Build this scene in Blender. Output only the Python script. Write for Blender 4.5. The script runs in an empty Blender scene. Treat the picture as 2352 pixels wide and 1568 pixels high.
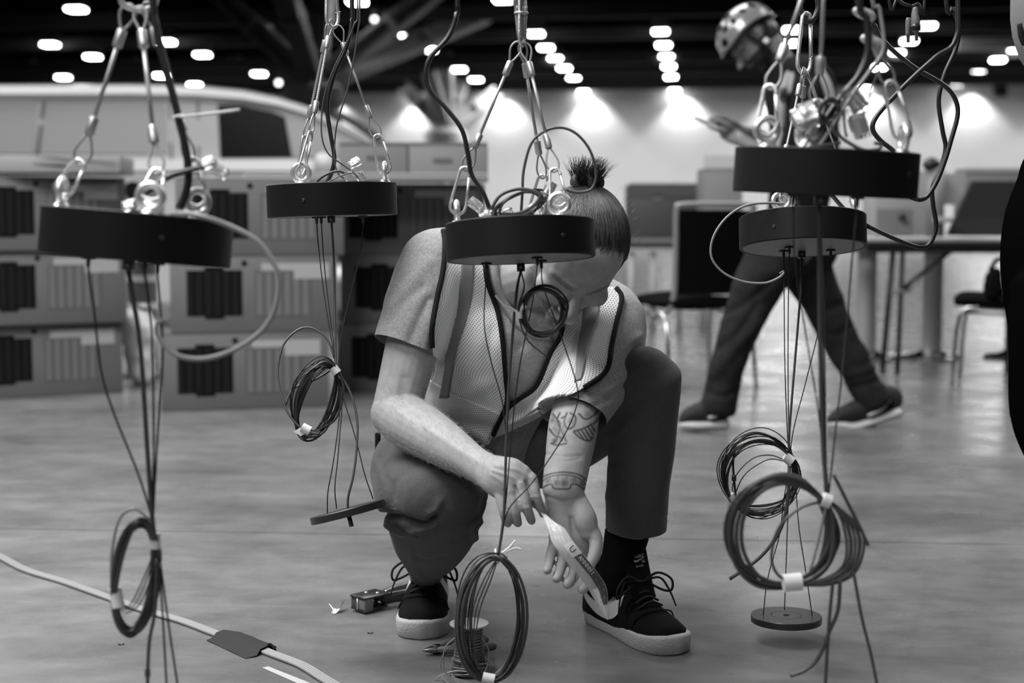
import bpy, bmesh, math, random
import numpy as np
from mathutils import Vector, Matrix
from mathutils.bvhtree import BVHTree
random.seed(7); np.random.seed(7)
S = bpy.context.scene
COL = S.collection

# ------------------------------------------------------------------ camera, world, lights, exposure
FPX = 50.0 / 36.0 * 2352.0
CAMZ = 0.83
PITCH = math.atan((784 - 515) / FPX)
cam_d = bpy.data.cameras.new('camera'); cam = bpy.data.objects.new('camera', cam_d); COL.objects.link(cam)
cam.location = (0, 0, CAMZ); cam.rotation_euler = (math.pi / 2 - PITCH, 0, 0)
cam_d.lens = 50; cam_d.sensor_width = 36; cam_d.sensor_fit = 'HORIZONTAL'
cam_d.dof.use_dof = True; cam_d.dof.focus_distance = 2.68; cam_d.dof.aperture_fstop = 2.8
cam_d.clip_start = 0.05; cam_d.clip_end = 300
S.camera = cam
S.view_settings.view_transform = 'Standard'
S.view_settings.look = 'None'
S.view_settings.gamma = 1
S.view_settings.use_curve_mapping = False
S.view_settings.exposure = 1.2
w = bpy.data.worlds.new('hall_ambient'); S.world = w; w.use_nodes = True
w.node_tree.nodes['Background'].inputs[0].default_value = (1, 1, 1, 1)
w.node_tree.nodes['Background'].inputs[1].default_value = 0.02

HALL_YAW = math.radians(8.1)          # the hall runs a little to the right of the view
AX = Vector((math.sin(HALL_YAW), math.cos(HALL_YAW), 0)); CX = Vector((math.cos(HALL_YAW), -math.sin(HALL_YAW), 0))
CEIL = 6.0
WALL_D = 55.0

def hall(u, v, z): return CX * u + AX * v + Vector((0, 0, z))
def area_light(loc, size, power, target=None):
    l = bpy.data.lights.new('hall_standin_light', 'AREA'); l.shape = 'SQUARE'; l.size = size; l.energy = power
    o = bpy.data.objects.new('hall_standin_light', l); COL.objects.link(o); o.location = loc
    t = Vector(target) if target else Vector(loc) - Vector((0, 0, 1))
    o.rotation_euler = (t - Vector(loc)).to_track_quat('-Z', 'Y').to_euler()
    return o
# stand-ins for unseen ceiling lamps overhead; last row added to brighten the back wall
for (u, v, p) in [(-2.6, 1.6, 290), (-5.5, 4.5, 130), (2.5, -3.0, 35), (-3.0, -4.0, 150), (3.8, 6.5, 60), (-1.2, 8.5, 110), (-6.5, 10.5, 120), (5.5, 12.0, 110),
                  (-14, 49, 380), (-6, 49, 380), (2, 49, 380), (10, 49, 380), (18, 49, 380)]:
    area_light(hall(u, v, CEIL - 0.35), 3.2, p)

# ------------------------------------------------------------------ picture geometry helpers
CO = Vector((0, 0, CAMZ)); CR = Vector((1, 0, 0))
CF = Vector((0, math.cos(PITCH), -math.sin(PITCH))); CU = Vector((0, math.sin(PITCH), math.cos(PITCH)))
CT = -CF
def P(x, y, d): return CO + CR * ((x - 1176) / FPX * d) + CU * (-(y - 784) / FPX * d) + CF * d
def ray(x, y): return (CR * ((x - 1176) / FPX) + CU * (-(y - 784) / FPX) + CF)
def PZ(x, y, z):
    r = ray(x, y); return CO + r * ((z - CAMZ) / r.z)
def G(x, y): return PZ(x, y, 0.0)
def proj(co):
    q = co - np.array(CO)
    d = q @ np.array(CF)
    return 1176 + FPX * (q @ np.array(CR)) / d, 784 - FPX * (q @ np.array(CU)) / d, d
def V(*a): return Vector(a)

# ------------------------------------------------------------------ materials
def nt(m): return m.node_tree.nodes, m.node_tree.links
MATS = {}
def mat(name, v, rough=0.5, metal=0.0, noise=0.0, nscale=20.0, bump=0.0, bscale=200.0, spec=0.5, stretch=None, coat=0.0, alpha=1.0, trans=0.0, sheen=0.0):
    if name in MATS: return MATS[name]
    m = bpy.data.materials.new(name); m.use_nodes = True; N, L = nt(m)
    b = N['Principled BSDF']; b.inputs['Base Color'].default_value = (v, v, v, 1)
    b.inputs['Roughness'].default_value = rough; b.inputs['Metallic'].default_value = metal
    b.inputs['Specular IOR Level'].default_value = spec; b.inputs['Coat Weight'].default_value = coat
    b.inputs['Alpha'].default_value = alpha; b.inputs['Transmission Weight'].default_value = trans
    b.inputs['Sheen Weight'].default_value = sheen
    tc = N.new('ShaderNodeTexCoord')
    src = tc.outputs['Object']
    if stretch:
        mp = N.new('ShaderNodeMapping'); mp.inputs['Scale'].default_value = stretch; L.new(src, mp.inputs[0]); src = mp.outputs[0]
    if noise:
        n = N.new('ShaderNodeTexNoise'); n.inputs['Scale'].default_value = nscale; n.inputs['Detail'].default_value = 5; L.new(src, n.inputs['Vector'])
        r = N.new('ShaderNodeMapRange'); r.inputs[1].default_value = 0.3; r.inputs[2].default_value = 0.7
        r.inputs[3].default_value = v * (1 - noise); r.inputs[4].default_value = v * (1 + noise)
        L.new(n.outputs['Fac'], r.inputs[0]); L.new(r.outputs[0], b.inputs['Base Color'])
    if bump:
        n = N.new('ShaderNodeTexNoise'); n.inputs['Scale'].default_value = bscale; n.inputs['Detail'].default_value = 3; L.new(src, n.inputs['Vector'])
        bp = N.new('ShaderNodeBump'); bp.inputs['Strength'].default_value = bump; bp.inputs['Distance'].default_value = 0.002
        L.new(n.outputs['Fac'], bp.inputs['Height']); L.new(bp.outputs[0], b.inputs['Normal'])
    MATS[name] = m; return m
def emis(name, s):
    m = bpy.data.materials.new(name); m.use_nodes = True; N, L = nt(m)
    e = N.new('ShaderNodeEmission'); e.inputs[1].default_value = s; L.new(e.outputs[0], N['Material Output'].inputs[0]); return m

BLACK = mat('black_powder_coat', 0.006, 0.5, bump=0.08, bscale=900, spec=0.2)
BLACK_LO = mat('grey_metal_plate', 0.12, 0.45)
CHROME = mat('zinc_plated_steel', 0.64, 0.34, 0.8, bump=0.25, bscale=320)
CHROME_D = mat('dark_steel', 0.25, 0.3, 1.0)
ROPE = mat('galvanised_wire_rope', 0.42, 0.4, 0.7)
ROPE_C = mat('coated_wire_rope', 0.30, 0.3, 0.4)
FERR = mat('crimped_aluminium', 0.55, 0.35, 0.8)
CORD_B = mat('black_rubber_cord', 0.012, 0.35)
CORD_G = mat('dark_grey_cord', 0.05, 0.4)
CORD_L = mat('grey_cord', 0.22, 0.4)
WIREB = mat('black_steel_wire', 0.010, 0.4)
TAPE = mat('pale_masking_tape', 0.62, 0.6)
CLEAR = mat('clear_plastic', 0.9, 0.06, trans=0.92)
WHITEP = mat('white_plastic', 0.7, 0.4)
BLKPL = mat('black_plastic', 0.012, 0.35)
GREYPL = mat('grey_plastic', 0.14, 0.4)

# ------------------------------------------------------------------ mesh building
def catmull(pts, sub):
    pts = [np.array(p, float) for p in pts]
    if len(pts) < 3 or sub <= 1:
        if len(pts) == 2 and sub > 1: return [pts[0] + (pts[1] - pts[0]) * t for t in np.linspace(0, 1, sub + 1)]
        return pts
    out = []
    ext = [2 * pts[0] - pts[1]] + pts + [2 * pts[-1] - pts[-2]]
    for i in range(1, len(ext) - 2):
        p0, p1, p2, p3 = ext[i - 1:i + 3]
        for k in range(sub):
            t = k / sub
            out.append(0.5 * ((2 * p1) + (-p0 + p2) * t + (2 * p0 - 5 * p1 + 4 * p2 - p3) * t * t + (-p0 + 3 * p1 - 3 * p2 + p3) * t ** 3))
    out.append(pts[-1]); return out
class MB:
    def __init__(s): s.v = []; s.f = []; s.n = 0
    def add(s, v, f):
        s.v.append(np.asarray(v, float).reshape(-1, 3)); s.f += [tuple(i + s.n for i in q) for q in f]; s.n += len(s.v[-1]); return s
    def rings(s, R, closed=False, caps=True):
        m, n = len(R), len(R[0]); f = []
        for i in range(m - 1 if not closed else m):
            a = i * n; b = ((i + 1) % m) * n
            for j in range(n): f.append((a + j, a + (j + 1) % n, b + (j + 1) % n, b + j))
        if caps and not closed: f.append(tuple(range(n))[::-1]); f.append(tuple(range((m - 1) * n, m * n)))
        return s.add(np.concatenate(R), f)
    def tube(s, pts, r, n=8, sub=4, closed=False, caps=True):
        C = [np.array(p, float) for p in (catmull(list(pts) + ([pts[0]] if closed else []), sub))]
        if closed: C = C[:-1]
        C = [c for i, c in enumerate(C) if i == 0 or np.linalg.norm(c - C[i - 1]) > 1e-7]
        m = len(C); T = []
        for i in range(m):
            if closed: t = C[(i + 1) % m] - C[i - 1]
            else: t = C[min(i + 1, m - 1)] - C[max(i - 1, 0)]
            T.append(t / (np.linalg.norm(t) + 1e-12))
        a = np.array((0, 0, 1.)) if abs(T[0][2]) < 0.9 else np.array((1., 0, 0))
        nrm = np.cross(T[0], a); nrm /= np.linalg.norm(nrm); R = []
        rr = r if hasattr(r, '__len__') else [r] * m
        if len(rr) != m: rr = np.interp(np.linspace(0, 1, m), np.linspace(0, 1, len(rr)), rr)
        for i in range(m):
            nrm = nrm - T[i] * np.dot(nrm, T[i]); nrm /= np.linalg.norm(nrm) + 1e-12
            bn = np.cross(T[i], nrm)
            th = np.linspace(0, 2 * np.pi, n, endpoint=False)
            R.append(C[i] + rr[i] * (np.outer(np.cos(th), nrm) + np.outer(np.sin(th), bn)))
        return s.rings(R, closed, caps)
    def rope(s, a, b, r, strands=5, pitch=0.022, n=5):
        a = np.array(a, float); b = np.array(b, float); L = np.linalg.norm(b - a); t = (b - a) / L
        x = np.cross(t, (0, 1, 0.1)); x /= np.linalg.norm(x); y = np.cross(t, x)
        k = max(8, int(L / pitch * 9))
        for q in range(strands):
            pts = []
            for i in range(k + 1):
                z = L * i / k; th = 2 * np.pi * (z / pitch + q / strands)
                pts.append(a + t * z + (x * np.cos(th) + y * np.sin(th)) * r * 0.58)
            s.tube(pts, r * 0.5, n, 1)
        return s
    def box(s, c, size, M=None, bev=0.0):
        hx, hy, hz = [q / 2 for q in size]
        if bev <= 0:
            v = np.array([(x, y, z) for x in (-hx, hx) for y in (-hy, hy) for z in (-hz, hz)])
            f = [(0, 1, 3, 2), (4, 6, 7, 5), (0, 4, 5, 1), (2, 3, 7, 6), (0, 2, 6, 4), (1, 5, 7, 3)]
        else:
            bm = bmesh.new(); bmesh.ops.create_cube(bm, size=1)
            for q in bm.verts: q.co = Vector((q.co.x * hx * 2, q.co.y * hy * 2, q.co.z * hz * 2))
            bmesh.ops.bevel(bm, geom=list(bm.edges), offset=bev, segments=2, affect='EDGES', profile=0.5)
            bm.verts.index_update(); v = np.array([q.co[:] for q in bm.verts]); f = [tuple(q.index for q in p.verts) for p in bm.faces]; bm.free()
        if M is not None: v = v @ np.array(M.to_3x3()).T
        return s.add(v + np.array(c), f)
    def lathe(s, prof, M=None, n=32):
        R = []
        for (r, z) in prof:
            th = np.linspace(0, 2 * np.pi, n, endpoint=False)
            R.append(np.stack([max(r, 1e-5) * np.cos(th), max(r, 1e-5) * np.sin(th), np.full(n, z)], 1))
        k = s.n; s.rings(R)
        if M is not None:
            A = np.array(M); s.v[-1] = s.v[-1] @ A[:3, :3].T + A[:3, 3]
        return s
    def torus(s, c, nrm, R, r, n=28, m=10, a0=0, a1=2 * math.pi):
        nrm = Vector(nrm).normalized(); x = nrm.orthogonal().normalized(); y = nrm.cross(x)
        full = abs(a1 - a0 - 2 * math.pi) < 1e-6
        pts = [Vector(c) + (x * math.cos(t) + y * math.sin(t)) * R for t in np.linspace(a0, a1, n, endpoint=not full)]
        return s.tube(pts, r, m, 1, closed=full)
    def ell(s, c, rad, M=None, n=20, m=12):
        R = []
        for i in range(1, m):
            ph = math.pi * i / m; th = np.linspace(0, 2 * np.pi, n, endpoint=False)
            R.append(np.stack([rad[0] * np.sin(ph) * np.cos(th), rad[1] * np.sin(ph) * np.sin(th), np.full(n, rad[2] * np.cos(ph))], 1))
        v = np.concatenate(R); f = []
        for i in range(m - 2):
            for j in range(n): f.append((i * n + j, i * n + n + j, i * n + n + (j + 1) % n, i * n + (j + 1) % n))
        top, bot = len(v), len(v) + 1
        v = np.concatenate([v, [(0, 0, rad[2]), (0, 0, -rad[2])]])
        for j in range(n): f.append((top, j, (j + 1) % n)); f.append((bot, (m - 2) * n + (j + 1) % n, (m - 2) * n + j))
        if M is not None: v = v @ np.array(M.to_3x3()).T
        return s.add(v + np.array(c), f)
    def loft(s, pts, rad, up=(0, 0, 1), n=20, sub=5, cap=1.0):
        """tapered elliptic limb: rad entries r or (side, up)"""
        rad = [(q, q) if not hasattr(q, '__len__') else q for q in rad]
        A = catmull([list(p) + list(q) for p, q in zip(pts, rad)], sub)
        C = [a[:3] for a in A]; Q = [np.maximum(a[3:], 1e-3) for a in A]; m = len(C); R = []; up = np.array(up, float)
        def ring(c, t, q, k=1.0):
            sd = np.cross(t, up); sd /= np.linalg.norm(sd) + 1e-9; nn = np.cross(sd, t)
            th = np.linspace(0, 2 * np.pi, n, endpoint=False)
            return c + k * (np.outer(np.cos(th) * q[0], sd) + np.outer(np.sin(th) * q[1], nn))
        T = []
        for i in range(m):
            t = C[min(i + 1, m - 1)] - C[max(i - 1, 0)]; T.append(t / (np.linalg.norm(t) + 1e-9))
        for a in (1.35, 1.0, 0.6, 0.25):
            R.append(ring(C[0] - T[0] * cap * min(Q[0]) * math.sin(a), T[0], Q[0], max(math.cos(a), 0.05)))
        for i in range(m): R.append(ring(C[i], T[i], Q[i]))
        for a in (0.25, 0.6, 1.0, 1.35):
            R.append(ring(C[-1] + T[-1] * cap * min(Q[-1]) * math.sin(a), T[-1], Q[-1], max(math.cos(a), 0.05)))
        return s.rings(R)
    def mesh(s, name):
        me = bpy.data.meshes.new(name)
        me.from_pydata(np.concatenate(s.v).tolist() if s.v else [], [], s.f); me.update()
        return me
WL = {}
def link(o, parent):
    COL.objects.link(o)
    if parent: o.parent = parent
def obj(name, mb, m, parent=None, smooth=True, label=None, angle=None):
    me = mb.mesh(name) if isinstance(mb, MB) else mb
    me.name = name
    o = bpy.data.objects.new(name, me)
    if m is not None:
        me.materials.clear(); me.materials.append(m)
    loc = WL.get(parent.name_full, Vector((0, 0, 0))) if parent else None
    if parent is None:
        a = np.empty(len(me.vertices) * 3); me.vertices.foreach_get('co', a); a = a.reshape(-1, 3)
        c = (a.min(0) + a.max(0)) / 2; c[2] = a[:, 2].min(); loc = Vector(c)
    me.transform(Matrix.Translation(-loc))
    if smooth:
        me.polygons.foreach_set('use_smooth', [True] * len(me.polygons))
        if angle is not None:
            try: me.set_sharp_from_angle(angle=math.radians(angle))
            except Exception: pass
    link(o, parent)
    if parent is None: o.location = loc
    WL[o.name_full] = loc
    if label: o['label'] = label
    return o
def thing(name, label, cat, loc, group=None):
    o = bpy.data.objects.new(name, None); COL.objects.link(o); o.location = loc; o.empty_display_size = 0.05
    o['label'] = label; o['category'] = cat
    if group: o['group'] = group
    WL[o.name_full] = Vector(loc); return o
def tag(o, label, cat, group=None):
    o['label'] = label; o['category'] = cat
    if group: o['group'] = group
    return o
def struct(o): o['kind'] = 'structure'; return o
def remesh(mb, voxel, it=6, fac=0.5):
    me = mb.mesh('tmp'); o = bpy.data.objects.new('tmp', me); COL.objects.link(o)
    r = o.modifiers.new('r', 'REMESH'); r.mode = 'VOXEL'; r.voxel_size = voxel; r.adaptivity = 0
    if it:
        q = o.modifiers.new('s', 'SMOOTH'); q.iterations = it; q.factor = fac
    dg = bpy.context.evaluated_depsgraph_get(); dg.update()
    out = bpy.data.meshes.new_from_object(o.evaluated_get(dg))
    bpy.data.objects.remove(o); bpy.data.meshes.remove(me); return out
def getco(me):
    a = np.empty(len(me.vertices) * 3); me.vertices.foreach_get('co', a); return a.reshape(-1, 3)
def getno(me):
    a = np.empty(len(me.vertices) * 3); me.vertex_normals.foreach_get('vector', a); return a.reshape(-1, 3)
def setco(me, a): me.vertices.foreach_set('co', a.ravel()); me.update()
def dist_poly(x, y, line, sub=6):
    L = catmull([(a, b, 0) for a, b in line], sub); best = np.full(len(x), 1e9)
    for p, q in zip(L[:-1], L[1:]):
        dx, dy = q[0] - p[0], q[1] - p[1]; k = dx * dx + dy * dy + 1e-9
        t = np.clip(((x - p[0]) * dx + (y - p[1]) * dy) / k, 0, 1)
        best = np.minimum(best, (x - p[0] - t * dx) ** 2 + (y - p[1] - t * dy) ** 2)
    return np.sqrt(best)
def sculpt(me, folds):
    """folds: (polyline seen from the front, width px, height m); + raises a ridge, - presses a crease"""
    co = getco(me); no = getno(me); x, y, d = proj(co)
    front = (no @ np.array(CT)) > -0.2
    off = np.zeros(len(co))
    for line, wd, amp in folds:
        q = dist_poly(x, y, line); off += amp * np.exp(-(q / wd) ** 2) * front
    setco(me, co + no * off[:, None])
def noise_disp(me, scale, amp, seed=0, stretch=(1, 1, 1)):
    from mathutils import noise
    co = getco(me); no = getno(me)
    off = np.array([noise.noise(Vector((c[0] * stretch[0], c[1] * stretch[1], c[2] * stretch[2])) * scale + Vector((seed, 0, 0))) for c in co])
    setco(me, co + no * (off * amp)[:, None])
def cutplane(me, p, n, R):
    """clean open hem: remove what lies beyond the plane, near p"""
    bm = bmesh.new(); bm.from_mesh(me); p = Vector(p); n = Vector(n).normalized()
    fs = [f for f in bm.faces if (f.calc_center_median() - p).length < R]
    g = list({v for f in fs for v in f.verts}) + list({e for f in fs for e in f.edges}) + fs
    bmesh.ops.bisect_plane(bm, geom=g, plane_co=p, plane_no=n, clear_outer=True)
    bm.to_mesh(me); bm.free(); me.update(); return me
def bvh(me):
    return BVHTree.FromPolygons([v.co.copy() for v in me.vertices], [tuple(p.vertices) for p in me.polygons])
def hitpx(tree, x, y, fallback=2.8):
    r = ray(x, y); h = tree.ray_cast(CO, r.normalized())
    if h[0] is None: return None
    return (h[0] - CO).dot(CF)
def text_mesh(txt, size, ext=0.0002):
    c = bpy.data.curves.new('t', 'FONT'); c.body = txt; c.size = size; c.extrude = ext; c.align_x = 'CENTER'; c.align_y = 'CENTER'; c.resolution_u = 2
    o = bpy.data.objects.new('t', c); COL.objects.link(o); dg = bpy.context.evaluated_depsgraph_get(); dg.update()
    me = bpy.data.meshes.new_from_object(o.evaluated_get(dg)); bpy.data.objects.remove(o); bpy.data.curves.remove(c); return me
def place_text(txt, size, origin, xdir, ydir, name, m, parent, ext=0.0002):
    me = text_mesh(txt, size, ext); x = Vector(xdir).normalized(); z = x.cross(Vector(ydir)).normalized(); y = z.cross(x)
    M = Matrix((x, y, z)).transposed().to_4x4(); M.translation = Vector(origin); me.transform(M)
    return obj(name, me, m, parent, smooth=False)
# ================================================================== THE HALL
def floor_mat():
    m = bpy.data.materials.new('polished_concrete'); m.use_nodes = True; N, L = nt(m); b = N['Principled BSDF']
    tc = N.new('ShaderNodeTexCoord'); geo = N.new('ShaderNodeNewGeometry')
    def noise(scale, det, vec, rough=0.55):
        n = N.new('ShaderNodeTexNoise'); n.inputs['Scale'].default_value = scale; n.inputs['Detail'].default_value = det; n.inputs['Roughness'].default_value = rough
        L.new(vec, n.inputs['Vector']); return n.outputs['Fac']
    def mrange(x, a, bb, c, d):
        r = N.new('ShaderNodeMapRange'); r.inputs[1].default_value = a; r.inputs[2].default_value = bb; r.inputs[3].default_value = c; r.inputs[4].default_value = d
        L.new(x, r.inputs[0]); return r.outputs[0]
    def math_(op, x, y):
        n = N.new('ShaderNodeMath'); n.operation = op
        for i, q in enumerate((x, y)):
            if isinstance(q, float): n.inputs[i].default_value = q
            else: L.new(q, n.inputs[i])
        return n.outputs[0]
    pos = geo.outputs['Position']
    mp = N.new('ShaderNodeMapping'); mp.inputs['Scale'].default_value = (1, 1.6, 1); mp.inputs['Rotation'].default_value = (0, 0, 0.2); L.new(pos, mp.inputs[0])
    big = mrange(noise(1.3, 6, mp.outputs[0]), 0.3, 0.7, 0.66, 1.26)
    mid = mrange(noise(7.0, 8, mp.outputs[0], 0.65), 0.25, 0.75, 0.66, 1.26)
    fine = mrange(noise(90, 4, pos, 0.7), 0.3, 0.7, 0.93, 1.07)
    mp2 = N.new('ShaderNodeMapping'); mp2.inputs['Scale'].default_value = (0.5, 9, 1); mp2.inputs['Rotation'].default_value = (0, 0, 0.9); L.new(pos, mp2.inputs[0])
    scuff = mrange(noise(6, 6, mp2.outputs[0], 0.7), 0.62, 0.74, 1.0, 1.16)
    v = N.new('ShaderNodeTexVoronoi'); v.feature = 'DISTANCE_TO_EDGE'; v.inputs['Scale'].default_value = 0.55; L.new(mp.outputs[0], v.inputs['Vector'])
    crack = mrange(v.outputs['Distance'], 0.0, 0.006, 0.93, 1.0)
    x = math_('MULTIPLY', math_('MULTIPLY', big, mid), math_('MULTIPLY', math_('MULTIPLY', fine, scuff), crack))
    # pale dusty bands left by old tape and traffic, along the slab direction
    sx = N.new('ShaderNodeSeparateXYZ'); L.new(pos, sx.inputs[0])
    t = math_('ADD', math_('MULTIPLY', sx.outputs[1], 0.997), math_('MULTIPLY', sx.outputs[0], 0.0715))
    for c, wd in ((4.42, 0.03), (5.45, 0.05), (3.0, 0.015)):
        k = mrange(math_('ABSOLUTE', math_('SUBTRACT', t, c), 0.0), 0.0, wd, 1.1, 1.0); x = math_('MULTIPLY', x, k)
    alb = math_('MULTIPLY', x, 0.14)
    L.new(alb, b.inputs['Base Color'])
    rg = mrange(noise(3.0, 6, mp.outputs[0]), 0.3, 0.7, 0.22, 0.36); L.new(rg, b.inputs['Roughness'])
    b.inputs['Specular IOR Level'].default_value = 0.4
    bp = N.new('ShaderNodeBump'); bp.inputs['Strength'].default_value = 0.12; bp.inputs['Distance'].default_value = 0.002
    L.new(noise(25, 5, pos), bp.inputs['Height']); L.new(bp.outputs[0], b.inputs['Normal']); return m
FLOOR = floor_mat()
fb = MB().box((0, 20, -0.03), (90, 110, 0.04)); flo = struct(obj('floor', fb, mat('joint_filler', 0.05, 0.8), None, False))
s4, c4 = math.sin(math.radians(4.1)), math.cos(math.radians(4.1)); E1 = V(c4, -s4, 0); E2 = V(s4, c4, 0)
slab_me = None
for j in range(-2, 14):
    for i in (-1, 0, 1):
        if slab_me is None:
            bm = MB(); bm.box((0, 0, 0), (23.994, 4.494, 0.01)); slab_me = bm.mesh('slab'); slab_me.materials.append(FLOOR)
        o = bpy.data.objects.new('slab', slab_me); COL.objects.link(o); o.parent = flo
        c = E1 * (i * 24.0 + 1.2) + E2 * (3.73 - 2.25 + j * 4.5)
        o.location = c + V(0, 0, -0.005) - WL['floor']; o.rotation_euler = (0, 0, -math.radians(4.1))
WALLM = mat('painted_wall', 0.5, 0.85, noise=0.04, nscale=0.4)
DARKW = mat('dark_wall', 0.08, 0.8)
def wall(name, c, sx, sz, face, m):
    b = MB(); M = Matrix((CX, AX, V(0, 0, 1))).transposed()
    b.box(c, (sx, 0.2, sz) if face == 'v' else (0.2, sx, sz), M); return struct(obj(name, b, m, None, False))
wall('wall_back', hall(0, 56.4, 3.0), 70, 6.4, 'v', WALLM)
wall('wall_left', hall(-33, 16, 3.0), 81, 6.4, 'u', DARKW)
wall('wall_right', hall(33, 16, 3.0), 81, 6.4, 'u', DARKW)
wall('wall_front', hall(0, -22, 3.0), 70, 6.4, 'v', DARKW)
bb = MB().box(hall(0, 56.25, 0.1), (66, 0.06, 0.2), Matrix((CX, AX, V(0, 0, 1))).transposed()); struct(obj('baseboard_back', bb, mat('pale_base', 0.5, 0.6), None, False))
cb = MB().box(hall(0, 16, CEIL + 0.35), (70, 84, 0.1), Matrix((CX, AX, V(0, 0, 1))).transposed())
ceil_o = struct(obj('ceiling', cb, mat('black_ceiling', 0.004, 1.0, spec=0.0), None, False))
BEAMM = mat('grey_steel_beam', 0.045, 0.8, spec=0.1)
Mh = Matrix((CX, AX, V(0, 0, 1))).transposed()
for v_, z_, h_ in ((24, 5.9, 0.3), (29.5, 5.95, 0.3), (35, 5.9, 0.35), (40, 6.0, 0.3), (45, 5.9, 0.35), (50, 6.0, 0.3), (54, 5.95, 0.4)):
    obj('beam', MB().box(hall(0, v_, z_ + 0.1), (66, 0.3, h_), Mh), BEAMM, ceil_o, False)
obj('duct', MB().box(hall(9.5, 39.3, 5.55), (6.5, 0.3, 0.3), Mh), mat('light_duct', 0.55, 0.5), ceil_o, False, label='short pale duct')

# ceiling lamps, row by row from the far wall towards the camera
LAMP = emis('lamp_glow', 13.0); LAMP2 = emis('small_lamp_glow', 2.2); HOUS = mat('lamp_housing', 0.05, 0.5)
ORD = ['farthest', 'second', 'third', 'fourth', 'fifth', 'sixth', 'seventh', 'eighth', 'ninth']
ROWS = [
 ('row slanting behind the middle slings', [(1128, 211), (1093, 183), (1055, 160), (1022, 141), (985, 115), (938, 84), (820, 5)]),
 ('row right of the middle slings', [(1340, 210), (1317, 179), (1296, 157), (1276, 135), (1254, 110), (1230, 78), (1190, 40), (1155, 0)]),
 ('upright row left of the helmet', [(1549, 207), (1541, 177), (1536, 153), (1531, 131), (1524, 104), (1517, 73), (1505, 33)]),
 ('row above the upper right canopy', [(1985, 203), (2020, 155), (2060, 122), (2088, 95), (2130, 60), (2145, 18)]),
 ('row slanting up to the right edge', [(2199, 195), (2250, 162), (2292, 138), (2335, 114)]),
 ('row beside the helmet', [(1815, 100), (1818, 69), (1840, 27)]),
 ('upper row above the van', [(595, 170), (537, 151), (465, 126), (383, 97), (275, 58), (175, 22)]),
 ('lower row above the van roof', [(447, 195), (370, 174), (300, 155), (213, 131), (115, 103), (0, 66)]),
 ('short row at the left edge', [(145, 178), (65, 159)]),
 ('row across the branching column', [(948, 215), (840, 165), (605, 51)])]
lamp_d = lamp_h = None
for rn, pts in ROWS:
    for k, (x, y) in enumerate(pts):
        q = PZ(x, y, CEIL)
        t = thing('ceiling_lamp', '%s glowing lamp from the far wall in the %s' % (ORD[k], rn), 'lamp', q, 'lamps of the ' + rn)
        if lamp_d is None:
            mb = MB().box((0, 0, 0), (0.37, 0.37, 0.05)); lamp_d = mb.mesh('diffuser'); lamp_d.materials.append(LAMP)
            mb = MB().box((0, 0, 0), (0.45, 0.45, 0.34)); lamp_h = mb.mesh('housing'); lamp_h.materials.append(HOUS)
        for nm, me, dz in (('housing', lamp_h, 0.2), ('diffuser', lamp_d, 0.0)):
            o = bpy.data.objects.new(nm, me); COL.objects.link(o); o.parent = t; o.location = (0, 0, dz); o.rotation_euler = (0, 0, -HALL_YAW)
            if nm == 'diffuser' and x in (605, 948): o.scale = (0.5, 0.9, 1)
        if k == 0 and y > 190 and 900 < x:
            pass
for (x, y, lb, z) in ((860, 44, 'small dim round lamp beside the upper strut of the branching column', 5.6), (640, 190, 'small dim round lamp just above the van windscreen', 4.9)):
    d_ = 34.0; q = P(x, y, d_)
    t = thing('small_lamp', lb, 'lamp', q); obj('glass', MB().ell(q, (0.06, 0.06, 0.06)), LAMP2, t); obj('socket', MB().tube([q + V(0, 0, 0.05), q + V(0, 0, 0.25)], 0.05, 8, 1), HOUS, t)
for u_ in (-21, -17.3, -13.7, -10.2, -6.7, -3.3, 0.35, 3.9, 7.5, 11.1, 14.7, 18.4, 22):
    l = bpy.data.lights.new('wall_washer', 'SPOT'); l.energy = 155; l.spot_size = math.radians(104); l.spot_blend = 0.4; l.shadow_soft_size = 0.15
    o = bpy.data.objects.new('wall_washer', l); COL.objects.link(o); o.location = hall(u_ - 1.55, 55.8, 5.95)
    o.rotation_euler = (AX * 0.12 - V(0, 0, 1)).to_track_quat('-Z', 'Y').to_euler()

# branching steel columns
CONC = mat('pale_concrete', 0.34, 0.8, noise=0.1, nscale=2); STRUT = mat('painted_strut', 0.25, 0.55)
def tree_column(hx, hy, d, sc, label, tips):
    h = P(hx, hy, d); t = thing('branching_column', label, 'column', V(h.x, h.y, 0))
    obj('shaft', MB().lathe([(0.0, 0), (0.62, 0), (0.62, h.z - 0.5), (0.72, h.z - 0.45), (0.72, h.z - 0.1), (0.5, h.z + 0.05), (0, h.z + 0.05)], Matrix.Translation((h.x, h.y, 0)), 16), CONC, t, True, angle=30)
    for (tx, ty, dd) in tips:
        e = P(tx, ty, d + dd); e = h + (e - h) * 1.0; u = (e - h).normalized(); sd = u.cross(AX).normalized(); nn = sd.cross(u); L = (e - h).length
        M = Matrix((sd, nn, u)).transposed(); mb = MB(); c = h + u * L / 2
        for o_ in (-0.19, 0.19): mb.box(c + sd * o_, (0.08, 0.38, L), M)      # flanges and web of the strut
        mb.box(c, (0.36, 0.06, L), M); st = obj('strut', mb, STRUT, t, False)
        mb = MB(); M2 = M
        for k in (0.12, 0.6): mb.box(h + u * L * k, (0.5, 0.5, 0.12), M)
        obj('gusset_plate', mb, STRUT, st, False)
tree_column(722, 195, 33, 1, 'large branching steel column behind the van windscreen', [(500, -20, 2), (640, -60, -2), (745, -60, 0), (1010, -30, 1), (1120, 30, 5), (590, 60, 4)])
tree_column(1022, 298, 48, 1, 'smaller far branching steel column in front of the bright back wall', [(930, 200, 1), (985, 165, -1), (1025, 160, 0), (1060, 190, 1), (1140, 215, 1)])

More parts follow.
